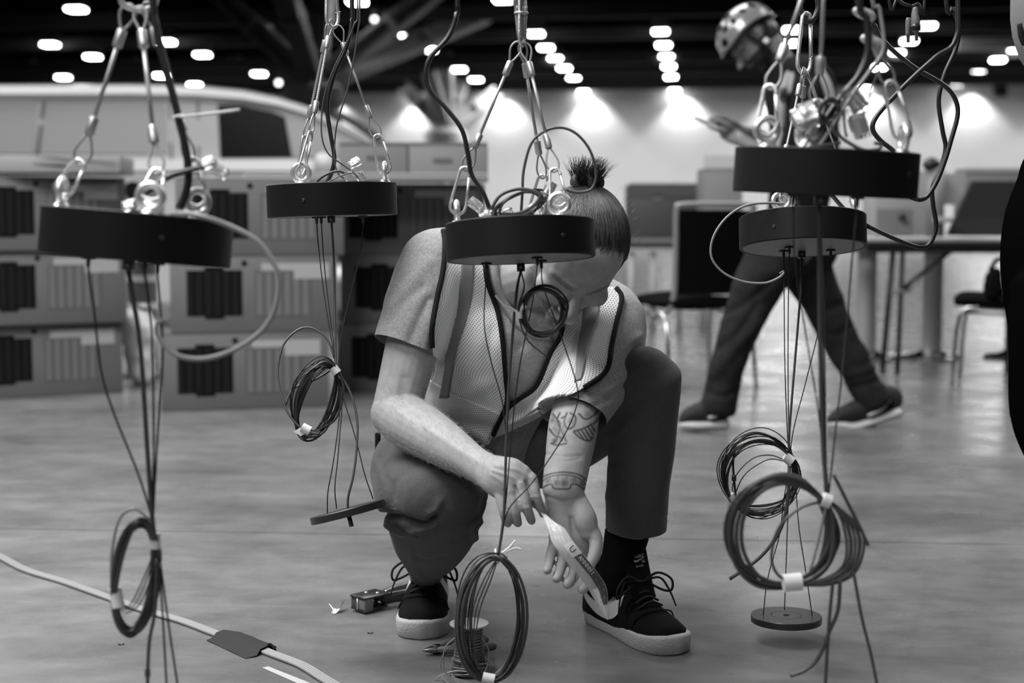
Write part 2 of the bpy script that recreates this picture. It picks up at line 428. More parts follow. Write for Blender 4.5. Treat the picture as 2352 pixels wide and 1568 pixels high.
# ================================================================== THE VAN
VW = mat('white_van_paint', 0.46, 0.25, coat=0.5); VG = mat('dark_tinted_glass', 0.002, 0.25, spec=0.1); VGL = mat('painted_reflection_glass', 0.24, 0.3); GROOVE = mat('panel_gap', 0.09, 0.6)
VD = 11.4
van = thing('van', 'white panel van parked behind the stacked cartons', 'van', V(P(300, 515, VD).x, VD + 1, 0))
prof = [(-560, 720), (-590, 560), (-590, 330), (-575, 230), (-540, 196), (-400, 192), (0, 191), (300, 190), (450, 193), (560, 204), (640, 221), (700, 241), (765, 272), (860, 326), (960, 352), (1005, 380), (1025, 440), (1030, 560), (1015, 690), (960, 715)]
def vprof(dep, top, ins):
    R = []
    for (x, y) in prof:
        q = P(x, y, VD); z = q.z; x_ = q.x
        k = max(0.0, min(1.0, (z - 1.3) / 0.7)); z -= top * k
        xc = -0.5; x_ = xc + (x_ - xc) * (1 - ins)
        R.append((x_, VD + dep + top * k * 0.4, max(z, 0.2)))
    return np.array(R)
mb = MB(); mb.rings([vprof(0.05, 0.16, 0.03), vprof(0.0, 0.10, 0.01), vprof(0.06, 0.03, 0.0), vprof(0.25, 0.0, 0), vprof(1.6, 0.0, 0), vprof(1.85, 0.03, 0), vprof(1.9, 0.12, 0.01)])
obj('body', mb, VW, van, True, angle=35)
def plate(name, px, dep, m, par, th=0.012, **k):
    mb = MB(); q = [P(x, y, VD - 0.01 + dep) for x, y in px]
    A = np.array([p[:] for p in q]); B = A + np.array((0, th, 0)); mb.rings([A, B]); return obj(name, mb, m, par, False, **k)
plate('door_glass', [(500, 241), (560, 243), (625, 256), (668, 274), (690, 362), (506, 363)], -0.012, VG, van, 0.05, label='dark door window')
plate('quarter_glass', [(655, 268), (700, 283), (742, 305), (775, 338), (782, 360), (672, 362)], -0.03, VGL, van, 0.05, label='pale quarter window')  # pale reflection on the front quarter is put into the glass colour
plate('waist_moulding', [(-560, 366), (800, 366), (800, 392), (-560, 392)], -0.03, mat('bright_white_trim', 0.62, 0.3), van, 0.06)
plate('side_panel', [(-480, 231), (84, 231), (78, 352), (-480, 352)], -0.012, mat('van_panel', 0.26, 0.4), van, 0.03)
plate('side_panel', [(106, 233), (372, 236), (380, 250), (384, 352), (96, 352)], -0.012, mat('van_panel', 0.26, 0.4), van, 0.03)
for a in ([(-520, 221), (382, 224), (382, 231), (-520, 229)], [(97, 224), (106, 224), (90, 366), (80, 366)], [(388, 224), (393, 224), (397, 366), (391, 366)], [(452, 215), (458, 215), (462, 700), (455, 700)], [(698, 390), (703, 390), (710, 690), (704, 690)]):
    plate('panel_gap', a, -0.004, GROOVE, van, 0.03)
plate('door_handle', [(470, 402), (500, 402), (500, 412), (470, 412)], -0.05, VW, van, 0.05)
mb = MB(); w1 = [vprof(0.12, 0.02, 0), vprof(1.78, 0.02, 0)]
A = np.array([w1[0][12], w1[0][13], w1[1][13], w1[1][12]]) + np.array((0.02, 0, 0.03)); mb.rings([A, A + np.array((0.01, 0, 0.012))]); obj('windscreen', mb, VG, van, False)
mb = MB().tube([P(770, 258, VD + 0.2), P(820, 285, VD + 0.2), P(875, 322, VD + 0.2)], 0.035, 8, 3); obj('wiper_cowl', mb, mat('grey_trim', 0.04, 0.5), van)
for wx in (-330, 790):
    c = P(wx, 640, VD); c.z = 0.33
    M = Matrix.Translation((c.x, VD + 0.12, 0.33)) @ Matrix.Rotation(math.pi / 2, 4, 'X')
    wh = obj('wheel', MB().lathe([(0.0, -0.1), (0.24, -0.1), (0.31, -0.09), (0.33, -0.05), (0.33, 0.06), (0.31, 0.1), (0.2, 0.11), (0, 0.11)], M, 28), mat('tyre_rubber', 0.015, 0.8), van, True, angle=40)
    obj('hub', MB().lathe([(0, 0.08), (0.2, 0.115), (0.19, 0.13), (0.05, 0.125), (0, 0.14)], M, 20), mat('wheel_silver', 0.4, 0.3, 0.8), wh)
mb = MB().ell(P(745, 378, VD - 0.15), (0.09, 0.07, 0.1)); mi = obj('wing_mirror', mb, VW, van)
# ================================================================== CARTONS
CARD = mat('grey_cardboard', 0.115, 0.7, noise=0.06, nscale=6); CARD_P = mat('pale_cardboard', 0.26, 0.7); PRN = mat('black_print', 0.003, 0.8, spec=0.15); PRN2 = mat('dark_print', 0.010, 0.8, spec=0.15)
PRG = mat('grey_print', 0.082, 0.7); PRG2 = mat('grey_print_light', 0.14, 0.7); LBL = mat('white_label', 0.34, 0.6); CARD_S = mat('carton_edge', 0.10, 0.7)
BW, BH, BD = 0.743, 0.338, 0.45
def carton(xr, yr_top, yr_bot, d, yaw, zb, label, group, hgt=BH):
    """xr: where the right front edge stands; built in the carton's own frame"""
    fr = P(xr, 515, d); ca, sa = math.cos(yaw), math.sin(yaw); ex = V(ca, sa, 0); ey = V(-sa, ca, 0)   # ex along the front, ey into the depth
    o0 = V(fr.x, fr.y, zb) - ex * BW
    t = thing('carton', label, 'box', o0 + ex * BW / 2 + ey * BD / 2, group)
    M = Matrix((ex, ey, V(0, 0, 1))).transposed()
    def bx(name, x0, x1, z0, z1, m, th=0.0012, par=t, y0=None):
        mb = MB().box(o0 + ex * ((x0 + x1) / 2) + V(0, 0, (z0 + z1) / 2) - ey * th / 2, (x1 - x0, th, z1 - z0), M); return obj(name, mb, m, par, False)
    mb = MB().box(o0 + ex * BW / 2 + ey * BD / 2 + V(0, 0, (hgt - 0.006) / 2), (BW, BD, hgt - 0.006), M, 0.006); obj('body', mb, CARD, t, True, angle=40)
    mb = MB().box(o0 + ex * BW / 2 + ey * BD / 2 + V(0, 0, hgt - 0.004), (BW * 0.99, BD * 0.99, 0.006), M); obj('lid_flap', mb, CARD_S, t, False)
    s_ = hgt / BH; pn = bx('printed_picture', 0.072, 0.315, 0.075 * s_, 0.275 * s_, PRN)
    for k in range(6): bx('printed_bar', 0.076 + k * 0.04, 0.076 + k * 0.04 + 0.017, 0.078 * s_, 0.272 * s_, PRN2, 0.002, pn)
    bx('printed_middle', 0.15, 0.235, 0.062 * s_, 0.29 * s_, PRN, 0.0016, pn)
    pg = bx('printed_drawing', 0.37, 0.625, 0.068 * s_, 0.272 * s_, PRG)
    for k in range(6): bx('printed_bar', 0.38 + k * 0.041, 0.38 + k * 0.041 + 0.022, 0.076 * s_, 0.264 * s_, PRG2, 0.002, pg)
    bx('label', 0.40, 0.705, 0.272 * s_, 0.305 * s_, LBL, 0.0022); bx('label', 0.545, 0.705, 0.235 * s_, 0.276 * s_, LBL, 0.0026)
    mb = MB().lathe([(0, 0), (0.013, 0), (0.013, 0.002), (0, 0.002)], Matrix.Translation(o0 + ex * 0.325 + V(0, 0, 0.305 * s_)) @ M.to_4x4() @ Matrix.Rotation(math.pi / 2, 4, 'X'), 14); obj('printed_dot', mb, PRN, t, False)
    return t
pl = ['bottom', 'middle', 'top']
for k, xr in enumerate((752, 775, 790)):
    carton(xr, 0, 0, (6.42, 6.44, 6.46)[k], math.radians(13), (0, 0.345, 0.69)[k], '%s carton of the central stack left of the kneeling man, striped print and white label' % pl[k], 'cartons of the central stack', 0.345)
for k, xr in enumerate((275, 288, 290)):
    carton(xr, 0, 0, (6.98, 6.95, 6.93)[k], math.radians(27), (0, 0.352, 0.704)[k], '%s carton of the turned stack at the left edge, striped print' % pl[k], 'cartons of the stack at the left edge', 0.352)
for k, xr in enumerate((1119, 1129, 1114)):
    carton(xr, 0, 0, 7.0, math.radians(3), (0, 0.343, 0.686)[k], '%s carton of the stack half hidden behind the kneeling man, striped print' % pl[k], 'cartons of the stack behind the man', 0.343)
def simple_box(name, label, cat, px0, px1, py0, py1, d, depth, m, parts=(), bev=0.004, yaw=0.0):
    a = P(px0, py1, d); b = P(px1, py0, d); z0, z1 = sorted((a.z, b.z)); c = V((a.x + b.x) / 2, (a.y + b.y) / 2 + depth / 2, z0)
    t = thing(name, label, cat, c); M = Matrix.Rotation(yaw, 3, 'Z')
    obj('body', MB().box(c + V(0, 0, (z1 - z0) / 2), (b.x - a.x, depth, z1 - z0), M, bev), m, t, True, angle=40)
    for (nm, x0, x1, y0, y1, pm) in parts:
        A = P(x0, y1, d); B = P(x1, y0, d)
        obj(nm, MB().box(V((A.x + B.x) / 2, c.y - depth / 2 - 0.003, (A.z + B.z) / 2), (B.x - A.x, 0.006, B.z - A.z)), pm, t, False)
    return t
simple_box('foam_board', 'long white board lying over the carton stacks below the grey cartons', 'board', 560, 1118, 397, 412, 6.55, 0.5, mat('white_board', 0.42, 0.5), [('edge_strip', 562, 1116, 398, 401, LBL)])
simple_box('flat_carton', 'flat pale carton lying on top of the stack at the left edge', 'box', -60, 262, 357, 396, 6.65, 0.4, CARD_P, [('printed_line', 75, 150, 373, 379, PRG2), ('flap', -60, 262, 357, 361, LBL)], yaw=0.1)
simple_box('grey_carton', 'plain grey carton with a small dark print, above the central stack', 'box', 778, 936, 327, 397, 6.72, 0.3, mat('grey_carton_side', 0.165, 0.7), [('printed_mark', 842, 885, 358, 366, PRG), ('flap', 778, 936, 327, 331, PRG2)])
simple_box('grey_carton', 'plain grey carton with a small dark print, right one above the white board', 'box', 939, 1118, 327, 397, 6.72, 0.3, mat('grey_carton_side2', 0.20, 0.7), [('printed_mark', 995, 1038, 364, 373, PRG), ('flap', 939, 1118, 327, 331, PRG2)])
t = simple_box('small_carton', 'small pale carton with a round dark hole between two carton stacks', 'box', 277, 342, 398, 470, 7.35, 0.2, CARD_P)
t2 = simple_box('small_crate', 'dark crate under the small pale carton between the carton stacks', 'box', 272, 346, 470, 590, 7.3, 0.3, GREYPL, [('slot', 285, 335, 500, 510, PRN)])
c = P(305, 437, 7.33); obj('hole', MB().lathe([(0, 0), (0.045, 0), (0.045, 0.006), (0, 0.006)], Matrix.Translation(c) @ Matrix.Rotation(math.pi / 2, 4, 'X'), 18), PRN, t, False)
q = P(325, 590, 7.7); q.z = 0; zt = P(325, 590, 7.7).z
t = thing('banded_post', 'grey bollard with two white bands standing between the carton stacks', 'bollard', q)
obj('shaft', MB().lathe([(0, 0), (0.11, 0), (0.11, 0.02), (0.08, 0.05), (0.08, zt - 0.02), (0.06, zt), (0, zt)], Matrix.Translation(q), 20), GREYPL, t, True, angle=40)
for yy in (640, 704):
    z = P(325, yy, 7.62).z; obj('band', MB().lathe([(0.0805, -0.018), (0.084, -0.018), (0.084, 0.018), (0.0805, 0.018)], Matrix.Translation((q.x, q.y, z)), 20), WHITEP, t, False)
q = P(322, 800, 7.35); q.z = 0
t = thing('white_sack', 'crumpled white plastic sack on the floor between the carton stacks', 'bag', q)
mb = MB().loft([q + V(0, 0, 0.07), q + V(0.0, 0, 0.2), q + V(-0.01, 0, 0.32), q + V(0.02, 0, 0.4)], [(0.07, 0.07), (0.085, 0.085), (0.1, 0.1), (0.035, 0.035)], up=(0, 1, 0))
me = remesh(mb, 0.012, 2); noise_disp(me, 14, 0.02, 3); obj('body', me, mat('white_sack_plastic', 0.75, 0.4), t); obj('tie', MB().torus(q + V(0.02, 0, 0.4), (0, 0, 1), 0.035, 0.008), GREYPL, t)
# ================================================================== HANGING CANOPIES
def jitter(p, s): return p + V(random.uniform(-s, s), random.uniform(-s, s), random.uniform(-s, s))
def carabiner(a, b, wid, face, name_label, group, m=CHROME, r=0.0026):
    """snap hook: narrow at a, wide at b, lying in the plane whose normal is face"""
    a = Vector(a); b = Vector(b); ax = (b - a); L = ax.length; ax.normalize(); sd = ax.cross(Vector(face)).normalized()
    t = thing('carabiner', name_label, 'carabiner', (a + b) / 2, group)
    def q(u, s): return a + ax * (u * L) + sd * (s * wid)
    loop = [q(0, 0), q(0.03, 0.22), q(0.12, 0.32), q(0.45, 0.42), q(0.8, 0.5), q(0.93, 0.42), q(1.0, 0.12), q(1.0, -0.15), q(0.92, -0.42), q(0.78, -0.5), q(0.74, -0.49)]
    obj('hook', MB().tube(loop, r, 8, 4), m, t)
    obj('hook_nose', MB().tube([q(0, 0), q(0.03, -0.22), q(0.12, -0.32), q(0.2, -0.34)], r, 8, 3), m, t)
    g = obj('gate', MB().tube([q(0.17, -0.335), q(0.5, -0.42), q(0.77, -0.495)], r * 0.92, 8, 1), m, t)
    obj('gate_pin', MB().tube([q(0.73, -0.48) - Vector(face) * r * 1.5, q(0.73, -0.48) + Vector(face) * r * 1.5], r * 0.5, 6, 1), CHROME_D, g)
    return t
def teardrop(tip, neck, wid, face):
    ax = (neck - tip); L = ax.length; ax.normalize(); sd = ax.cross(face).normalized()
    f = lambda u, s: tip + ax * (u * L) + sd * (s * wid)
    return [f(1, 0.08), f(0.75, 0.3), f(0.4, 0.5), f(0.12, 0.36), f(0, 0), f(0.12, -0.36), f(0.4, -0.5), f(0.75, -0.3), f(1, -0.08)]
def sling(a, b, label, group, coated=False, r=0.0024, wid=0.02, face=None, tl=0.036, bl=0.042, fl=0.024):
    a = Vector(a); b = Vector(b); u = (b - a).normalized(); face = Vector(face) if face else CT
    t = thing('wire_rope_sling', label, 'sling', (a + b) / 2, group)
    m = ROPE_C if coated else ROPE
    na = a + u * tl; nb = b - u * bl
    mb = MB()
    if coated: mb.tube([na, nb], r, 8, 1)
    else: mb.rope(na + u * fl * 0.5, nb - u * fl * 0.5, r)
    obj('rope', mb, m, t)
    obj('loop', MB().tube(teardrop(a, na, wid * 0.9, face), r * 0.62, 7, 4), m, t); obj('loop', MB().tube(teardrop(b, nb, wid, face), r * 0.62, 7, 4), m, t)
    for c, s_ in ((na, 1), (nb, -1)):
        mm = Matrix((u.orthogonal().normalized(), u.cross(u.orthogonal().normalized()), u)).transposed().to_4x4(); mm.translation = c + u * s_ * fl * 0.5
        e = r * 2.0
        obj('ferrule', MB().lathe([(r, -fl / 2), (e, -fl / 2), (e * 1.12, -fl * 0.42), (e * 1.12, fl * 0.42), (e, fl / 2), (r, fl / 2)], mm, 14), FERR, t, True, angle=40)
    return t
def eye_nut(par, c, ring_n, up, R=0.0155, r=0.0050):
    up = Vector(up); n = Vector(ring_n); n = (n - up * n.dot(up)).normalized()
    mb = MB(); mb.torus(c + up * (R + 0.012), n, R, r, 30, 10)
    M = Matrix((n, up.cross(n), up)).transposed().to_4x4(); M.translation = c
    mb.lathe([(0, 0), (0.013, 0), (0.0135, 0.003), (0.011, 0.007), (0.0075, 0.012), (0, 0.014)], M, 18)
    e = obj('eye_nut', mb, CHROME, par)
    obj('washer', MB().lathe([(0.0, -0.0005), (0.0165, -0.0005), (0.0165, 0.0012), (0, 0.0012)], M, 18), CHROME, e, True, angle=30); return c + up * (R + 0.012)
def connector(par_label, c, u, group, w=0.011, L=0.024, wires=()):
    u = Vector(u).normalized(); s_ = u.orthogonal().normalized(); M = Matrix((s_, u.cross(s_), u)).transposed()
    t = thing('wire_connector', par_label, 'connector', c, group)
    obj('housing', MB().box(c, (w, w * 0.75, L), M, 0.001), CLEAR, t, True, angle=40)
    for k in (-1, 1): obj('clamp', MB().box(c + M @ V(k * w * 0.25, 0, 0), (w * 0.3, w * 0.4, L * 0.6), M), CHROME, t, False)
    obj('lever', MB().box(c + M @ V(0, w * 0.5, L * 0.12), (w * 0.9, w * 0.16, L * 0.6), M, 0.0008), CLEAR, t)
    return t
class Pend:
    def __init__(s, key, cx, cy, d, roll, tilt, label):
        s.key, s.d = key, d; s.c = P(cx, cy, d)
        up = (CU * math.cos(PITCH) + CF * -math.sin(PITCH)); up = V(0, 0, 1)
        R = Matrix.Rotation(math.radians(roll), 3, CF) @ Matrix.Rotation(math.radians(-tilt), 3, CR)
        s.up = R @ up; s.rx = R @ CR; s.ry = s.up.cross(s.rx); s.M = Matrix((s.rx, s.ry, s.up)).transposed().to_4x4(); s.M.translation = s.c
        s.t = thing('pendant_canopy', label, 'ceiling light', s.c, 'hanging pendant canopies')
        H = 0.031; r = 0.125
        s.body = obj('canopy', MB().lathe([(0, -H + 0.004), (r - 0.006, -H + 0.004), (r - 0.006, -H), (r - 0.0015, -H), (r, -H + 0.0015), (r, H - 0.0015), (r - 0.0015, H), (r - 0.003, H), (r - 0.003, H - 0.008), (0, H - 0.008)], s.M, 96), BLACK, s.t, True, angle=25)
        obj('bottom_plate', MB().lathe([(0, -H + 0.0035), (r - 0.0065, -H + 0.0035), (r - 0.0065, -H + 0.0005), (0, -H + 0.0005)], s.M, 72), BLACK_LO, s.t, True, angle=25, label='grey underside plate')
        obj('top_plate', MB().lathe([(0, H - 0.0075), (r - 0.0035, H - 0.0075), (r - 0.0035, H - 0.005), (0, H - 0.005)], s.M, 72), mat('zinc_top_plate', 0.3, 0.4, 0.6), s.t, True, angle=25, label='zinc top plate')
    def L(s, x, y, z): return s.M @ V(x, y, z)
    def screw(s, x, y):
        dd = hitpx_cyl(s, x, y); q = s.L(*dd); n = (q - s.L(0, 0, dd[2])).normalized(); M = Matrix((n.orthogonal().normalized(), n.cross(n.orthogonal().normalized()), n)).transposed().to_4x4(); M.translation = q
        obj('screw', MB().lathe([(0, 0.0008), (0.0015, 0.0008), (0.0018, 0.0016), (0.0034, 0.0012), (0.0036, -0.001)], M, 14), BLKPL, s.body)
    def eye(s, ang, facing=None, rr=0.1):
        a = math.radians(ang); c = s.L(rr * math.cos(a), rr * math.sin(a), 0.0255)
        return eye_nut(s.t, c, facing if facing else s.c - c, s.up)
    def grip(s, x, y, square=False):
        q = s.under(x, y)
        M = s.M.copy(); M.translation = q
        if square:
            o = obj('strain_relief', MB().box(q - s.up * 0.006, (0.014, 0.014, 0.014), s.M.to_3x3(), 0.0012), BLKPL, s.t)
            obj('clamp_screw', MB().lathe([(0, 0), (0.003, 0), (0.003, 0.001), (0, 0.001)], Matrix.Translation(q - s.up * 0.006 - s.ry * 0.0072) @ s.M.to_3x3().to_4x4() @ Matrix.Rotation(math.pi / 2, 4, 'X'), 10), GREYPL, o); return q - s.up * 0.012
        obj('cable_gripper', MB().lathe([(0, 0), (0.0095, 0), (0.0095, -0.003), (0.0028, -0.0035), (0.0028, -0.012), (0.0018, -0.014), (0, -0.014)], M, 16), BLKPL, s.t, True, angle=35); return q - s.up * 0.013
    def under(s, x, y):
        r = ray(x, y); den = r.dot(s.up); o_ = s.L(0, 0, -0.031)
        best = None
        if abs(den) > 0.02:
            k = (o_ - CO).dot(s.up) / den; q = CO + r * k; v = q - o_
            if v.length < 0.115: best = q
        if best is None:
            lx = (x - proj1(s.c)[0]) / FPX * s.d; best = s.L(lx, random.uniform(-0.04, 0.02), -0.031)
        return best
def proj1(p):
    a, b, c = proj(np.array([p[:]])); return a[0], b[0], c[0]
def hitpx_cyl(s, x, y):
    r = s.M.to_3x3().transposed() @ ray(x, y); o = s.M.to_3x3().transposed() @ (CO - s.c)
    a = r.x ** 2 + r.y ** 2; b = o.x * r.x + o.y * r.y; c = o.x ** 2 + o.y ** 2 - 0.125 ** 2
    k = (-b - math.sqrt(max(b * b - a * c, 0))) / a; q = o + r * k; return (q.x, q.y, q.z)
def wire(name, par, pts, d, r, m, dd=None, n=7, sub=5, start=None, end=None, label=None):
    """pts seen from the front; d a depth or a function of y; dd extra depth per point"""
    D = (lambda y: d) if not callable(d) else d
    pts = list(pts)
    if pts[0][1] < 0: pts = [(pts[0][0] - 6, pts[0][1] - 700)] + pts
    if pts[-1][1] < 0: pts = pts + [(pts[-1][0] - 6, pts[-1][1] - 700)]
    Q = [P(p[0], p[1], D(p[1]) + (p[2] if len(p) > 2 else 0)) for p in pts]
    if start is not None: Q = [start] + Q
    if end is not None: Q = Q + [end]
    return obj(name, MB().tube(Q, r, n, sub), m, par, label=label)
def coil_pts(c, a, b, rot, d, loops, jit, dz, ph0=0.0, seed=0, drift=0.0, per=14, tie=None):
    rs = random.Random(seed); out = []; ro = math.radians(rot); cr, sr = math.cos(ro), math.sin(ro)
    ja = jb = 0; jx = jy = 0; z0 = 0
    for i in range(loops * per + 1):
        if i % per == 0:
            ja, jb, jx, jy, z0 = rs.uniform(-jit, jit), rs.uniform(-jit, jit), rs.uniform(-jit, jit) * 0.6, rs.uniform(-jit, jit) * 0.6, rs.uniform(-1, 1)
        th = ph0 + 2 * math.pi * i / per; k = 1.0
        sq = 1.0
        if tie is not None:       # strands pulled together where the coil is tied
            sq = min(1.0, min(abs(((th - q + math.pi) % (2 * math.pi)) - math.pi) for q in tie) / 0.9); sq = 0.3 + 0.7 * sq
        x = (a + ja * sq) * math.cos(th); y = (b + jb * sq) * math.sin(th)
        out.append((c[0] + x * cr - y * sr + jx * sq + drift * i / per, c[1] + x * sr + y * cr + jy * sq, dz * math.sin(th + 0.7) + z0 * 0.012 * sq))
    return out
def tape(par, c, ax, L, r, label=None, tail=None):
    """sleeve of tape closed round a bundle; ax its axis"""
    ax = Vector(ax).normalized(); M = Matrix((ax.orthogonal().normalized(), ax.cross(ax.orthogonal().normalized()), ax)).transposed().to_4x4(); M.translation = Vector(c)
    o = obj('tape_tie', MB().lathe([(r * 0.8, -L / 2), (r, -L / 2), (r, L / 2), (r * 0.8, L / 2)], M, 14), TAPE, par, True, angle=35)
    if tail is not None:
        u = Vector(tail); s_ = ax * L * 0.5; c = Vector(c); A = np.array([(c - s_)[:], (c + s_)[:], (c + s_ * 0.9 + u)[:], (c - s_ * 1.05 + u)[:]])
        n = np.array(CT) * 0.0008; obj('tape_tail', MB().rings([A, A + n]), TAPE, o, False)
    return o
def disc(par, c, up, label=None, r=0.07, h=0.013, hole=True):
    M = Matrix((up.orthogonal().normalized(), up.cross(up.orthogonal().normalized()), up)).transposed().to_4x4(); M.translation = Vector(c)
    o = obj('mounting_disc', MB().lathe([(0, 0), (r * 0.42, 0), (r * 0.425, -0.0012), (r * 0.435, -0.0012), (r * 0.44, 0), (r - 0.001, 0), (r, -0.001), (r, -h), (r - 0.001, -h - 0.0005), (0, -h - 0.0005)], M, 64), mat('black_satin', 0.018, 0.38), par, True, angle=25)
    if hole: obj('centre_hole', MB().lathe([(0, 0.0006), (0.006, 0.0006), (0.006, -0.001), (0, -0.001)], M, 14), PRN, o, False)
    return o
cn = {1: 'far left canopy', 2: 'canopy left of the man', 3: 'canopy before his face', 4: 'upper right canopy', 5: 'lower right canopy'}
pd = {1: Pend(1, 315, 545, 1.90, 5.0, 2.2, 'black round canopy at the far left, large, blurred, tilting down to the right'),
      2: Pend(2, 763, 460, 2.75, -1.6, 0.5, 'black round canopy left of the kneeling man with coil and tilted disc below'),
      3: Pend(3, 1195, 553, 2.38, -2.2, 5.5, 'black round canopy hanging in front of the kneeling man\'s face'),
      4: Pend(4, 1896, 397, 1.96, 2.6, -1.8, 'large black canopy at the upper right hanging before the helmeted walker'),
      5: Pend(5, 1843, 534, 2.84, 0.0, 10.0, 'black round canopy hung low at the right showing its grey underside, disc below')}
for k, pts in {1: [(372, 547)], 2: [(697, 460)], 3: [(1293, 540)], 4: [(2088, 400)], 5: [(1777, 520)]}.items():
    for q in pts: pd[k].screw(*q)
def eye_at(k, x, y, back=0.0, facing=None):
    """eye nut standing on the top plate of canopy k under picture point x, y"""
    p = pd[k]; lx = (x - proj1(p.c)[0]) / FPX * p.d; lx = max(-0.104, min(0.104, lx)); ly = back * math.sqrt(max(0.105 ** 2 - lx ** 2, 0.0))
    c = p.L(lx, ly, 0.0255); return eye_nut(p.t, c, facing if facing is not None else p.c - c, p.up)
def rig(k, which, sling_a, sling_b, cara_b, eye, back, facing, coated, face=None, wid=0.02, r=0.0024):
    p = pd[k]; e = eye_at(k, eye[0], eye[1], back, facing)
    d1 = (e - CO).dot(CF); A = P(sling_a[0], sling_a[1], p.d); B = P(sling_b[0], sling_b[1], p.d + (d1 - p.d) * 0.8)
    sling(A, B, 'wire rope sling of the %s eye nut on the %s' % (which, cn[k]), 'slings of the ' + cn[k], coated, r, wid, face)
    if cara_b is not None:
        u = (e - B).normalized(); carabiner(B - u * 0.006, e + u * 0.004, 0.026, face if face is not None else CT, 'steel snap hook on the %s eye nut of the %s' % (which, cn[k]), 'snap hooks of the ' + cn[k])
fr = CT; sd = CR
# canopy 1
rig(1, 'left', (300, 10), (182, 378), 1, (128, 450), 0.0, sd, True, CT + CU * 0.3, 0.024, 0.0030)
rig(1, 'middle', (320, 15), (362, 398), 1, (372, 450), -0.75, fr, True, None, 0.02, 0.0030)
rig(1, 'right', (335, 5), (440, 372), 1, (452, 475), -0.2, CT + CR * 0.8, True, None, 0.016, 0.0030)
# canopy 2
rig(2, 'front left', (762, 44), (713, 308), 1, (702, 400), -0.5, fr, False, CR + CT * 0.3, 0.018, 0.0026)
rig(2, 'rear left', (756, 50), (700, 318), 1, (688, 402), 0.45, CT + CR * 0.4, False, CR + CT * 0.5, 0.016, 0.0026)
rig(2, 'right', (772, 58), (868, 316), 1, (893, 400), 0.0, sd, True, None, 0.022, 0.0024)
# canopy 3
rig(3, 'left', (1192, 96), (1068, 392), 1, (1040, 480), -0.1, sd, True, None, 0.02, 0.0026)
rig(3, 'right', (1204, 98), (1274, 395), 1, (1284, 465), -0.7, fr, True, None, 0.02, 0.0026)
rig(3, 'rear', (1198, 96), (1247, 410), 1, (1236, 450), 0.8, CT + CR, True, None, 0.016, 0.0026)
# canopy 4
rig(4, 'left', (1902, -174), (1768, 205), 1, (1748, 300), -0.5, CT + CR * 0.2, True, CT - CR * 0.4, 0.02, 0.0030)
rig(4, 'middle', (1900, -174), (1880, 240), 1, (1858, 318), 0.5, CT + CR, True, None, 0.026, 0.0030)
rig(4, 'right', (1908, -174), (2046, 196), 1, (2088, 320), 0.0, sd, True, CT, 0.02, 0.0030)
# canopy 5
rig(5, 'front left', (1846, 155), (1792, 405), 1, (1783, 470), -0.6, fr, False, CR + CT * 0.3, 0.02, 0.0026)
rig(5, 'right', (1850, 158), (1948, 420), 1, (1968, 470), 0.1, CR + CT * 0.25, False, CR, 0.02, 0.0017)
rig(5, 'rear', (1848, 156), (1832, 420), 1, (1838, 470), 0.9, CT + CR, False, CR, 0.018, 0.0026)
# upper hooks at the apex of each set of slings
carabiner(P(318, -90, 1.9), P(318, 22, 1.9), 0.045, CT + CR * 0.4, 'bright steel snap hook joining the three slings at the far left', 'upper snap hooks', CHROME, 0.004)
carabiner(P(760, -70, 2.75), P(764, 62, 2.75), 0.03, CR + CT * 0.9, 'steel snap hook gathering the slings above the sharp canopy left of the man', 'upper snap hooks', CHROME, 0.0036)
carabiner(P(1197, -20, 2.38), P(1199, 104, 2.38), 0.02, CR + CT * 0.5, 'steel snap hook under the strap in front of the man', 'upper snap hooks', CHROME, 0.003)
carabiner(P(1853, 30, 2.84), P(1846, 168, 2.84), 0.03, CT + CR * 0.35, 'long steel snap hook before the walker\'s shoulder', 'upper snap hooks', CHROME, 0.0042)
t = thing('lifting_hook', 'black forged hook holding the long steel snap hook at the top right', 'hook', P(1855, 10, 2.84))
obj('hook_body', MB().tube([P(1840, -90, 2.84), P(1836, -20, 2.84), P(1838, 20, 2.84), P(1852, 47, 2.84), P(1868, 44, 2.84), P(1879, 20, 2.84), P(1877, -10, 2.84), P(1866, -60, 2.84)], 0.0058, 10, 5), mat('black_forged', 0.02, 0.3), t)
obj('latch', MB().tube([P(1846, -70, 2.835), P(1862, -30, 2.835), P(1870, -14, 2.835)], 0.002, 6, 2), CHROME, t)
t = thing('hanging_strap', 'grey bundle of wire ropes hanging down to the slings before the man', 'strap', P(1197, 40, 2.38))
for k in range(4):
    x = 1186 + k * 7; obj('strand', MB().tube([P(x - 2, -700, 2.38 + 0.004 * (k % 2)), P(x - 2, -60, 2.38 + 0.004 * (k % 2)), P(x, 20, 2.38), P(1192 + k * 3.5, 85, 2.38 + 0.003 * (k % 2))], 0.0034, 7, 4), ROPE_C, t)
obj('tie_band', MB().torus(P(1197, 30, 2.38), (0, 0, 1), 0.0105, 0.0018), FERR, t)
t = thing('hanging_line', 'thin steel rope rising out of the picture above the sharp canopy', 'rope', P(757, -60, 2.75)); obj('line', MB().rope(P(757, -300, 2.75), P(759, -66, 2.75), 0.003), ROPE, t); obj('end_ferrule', MB().tube([P(758, -110, 2.75), P(759, -80, 2.75)], 0.005, 10, 1), FERR, t)

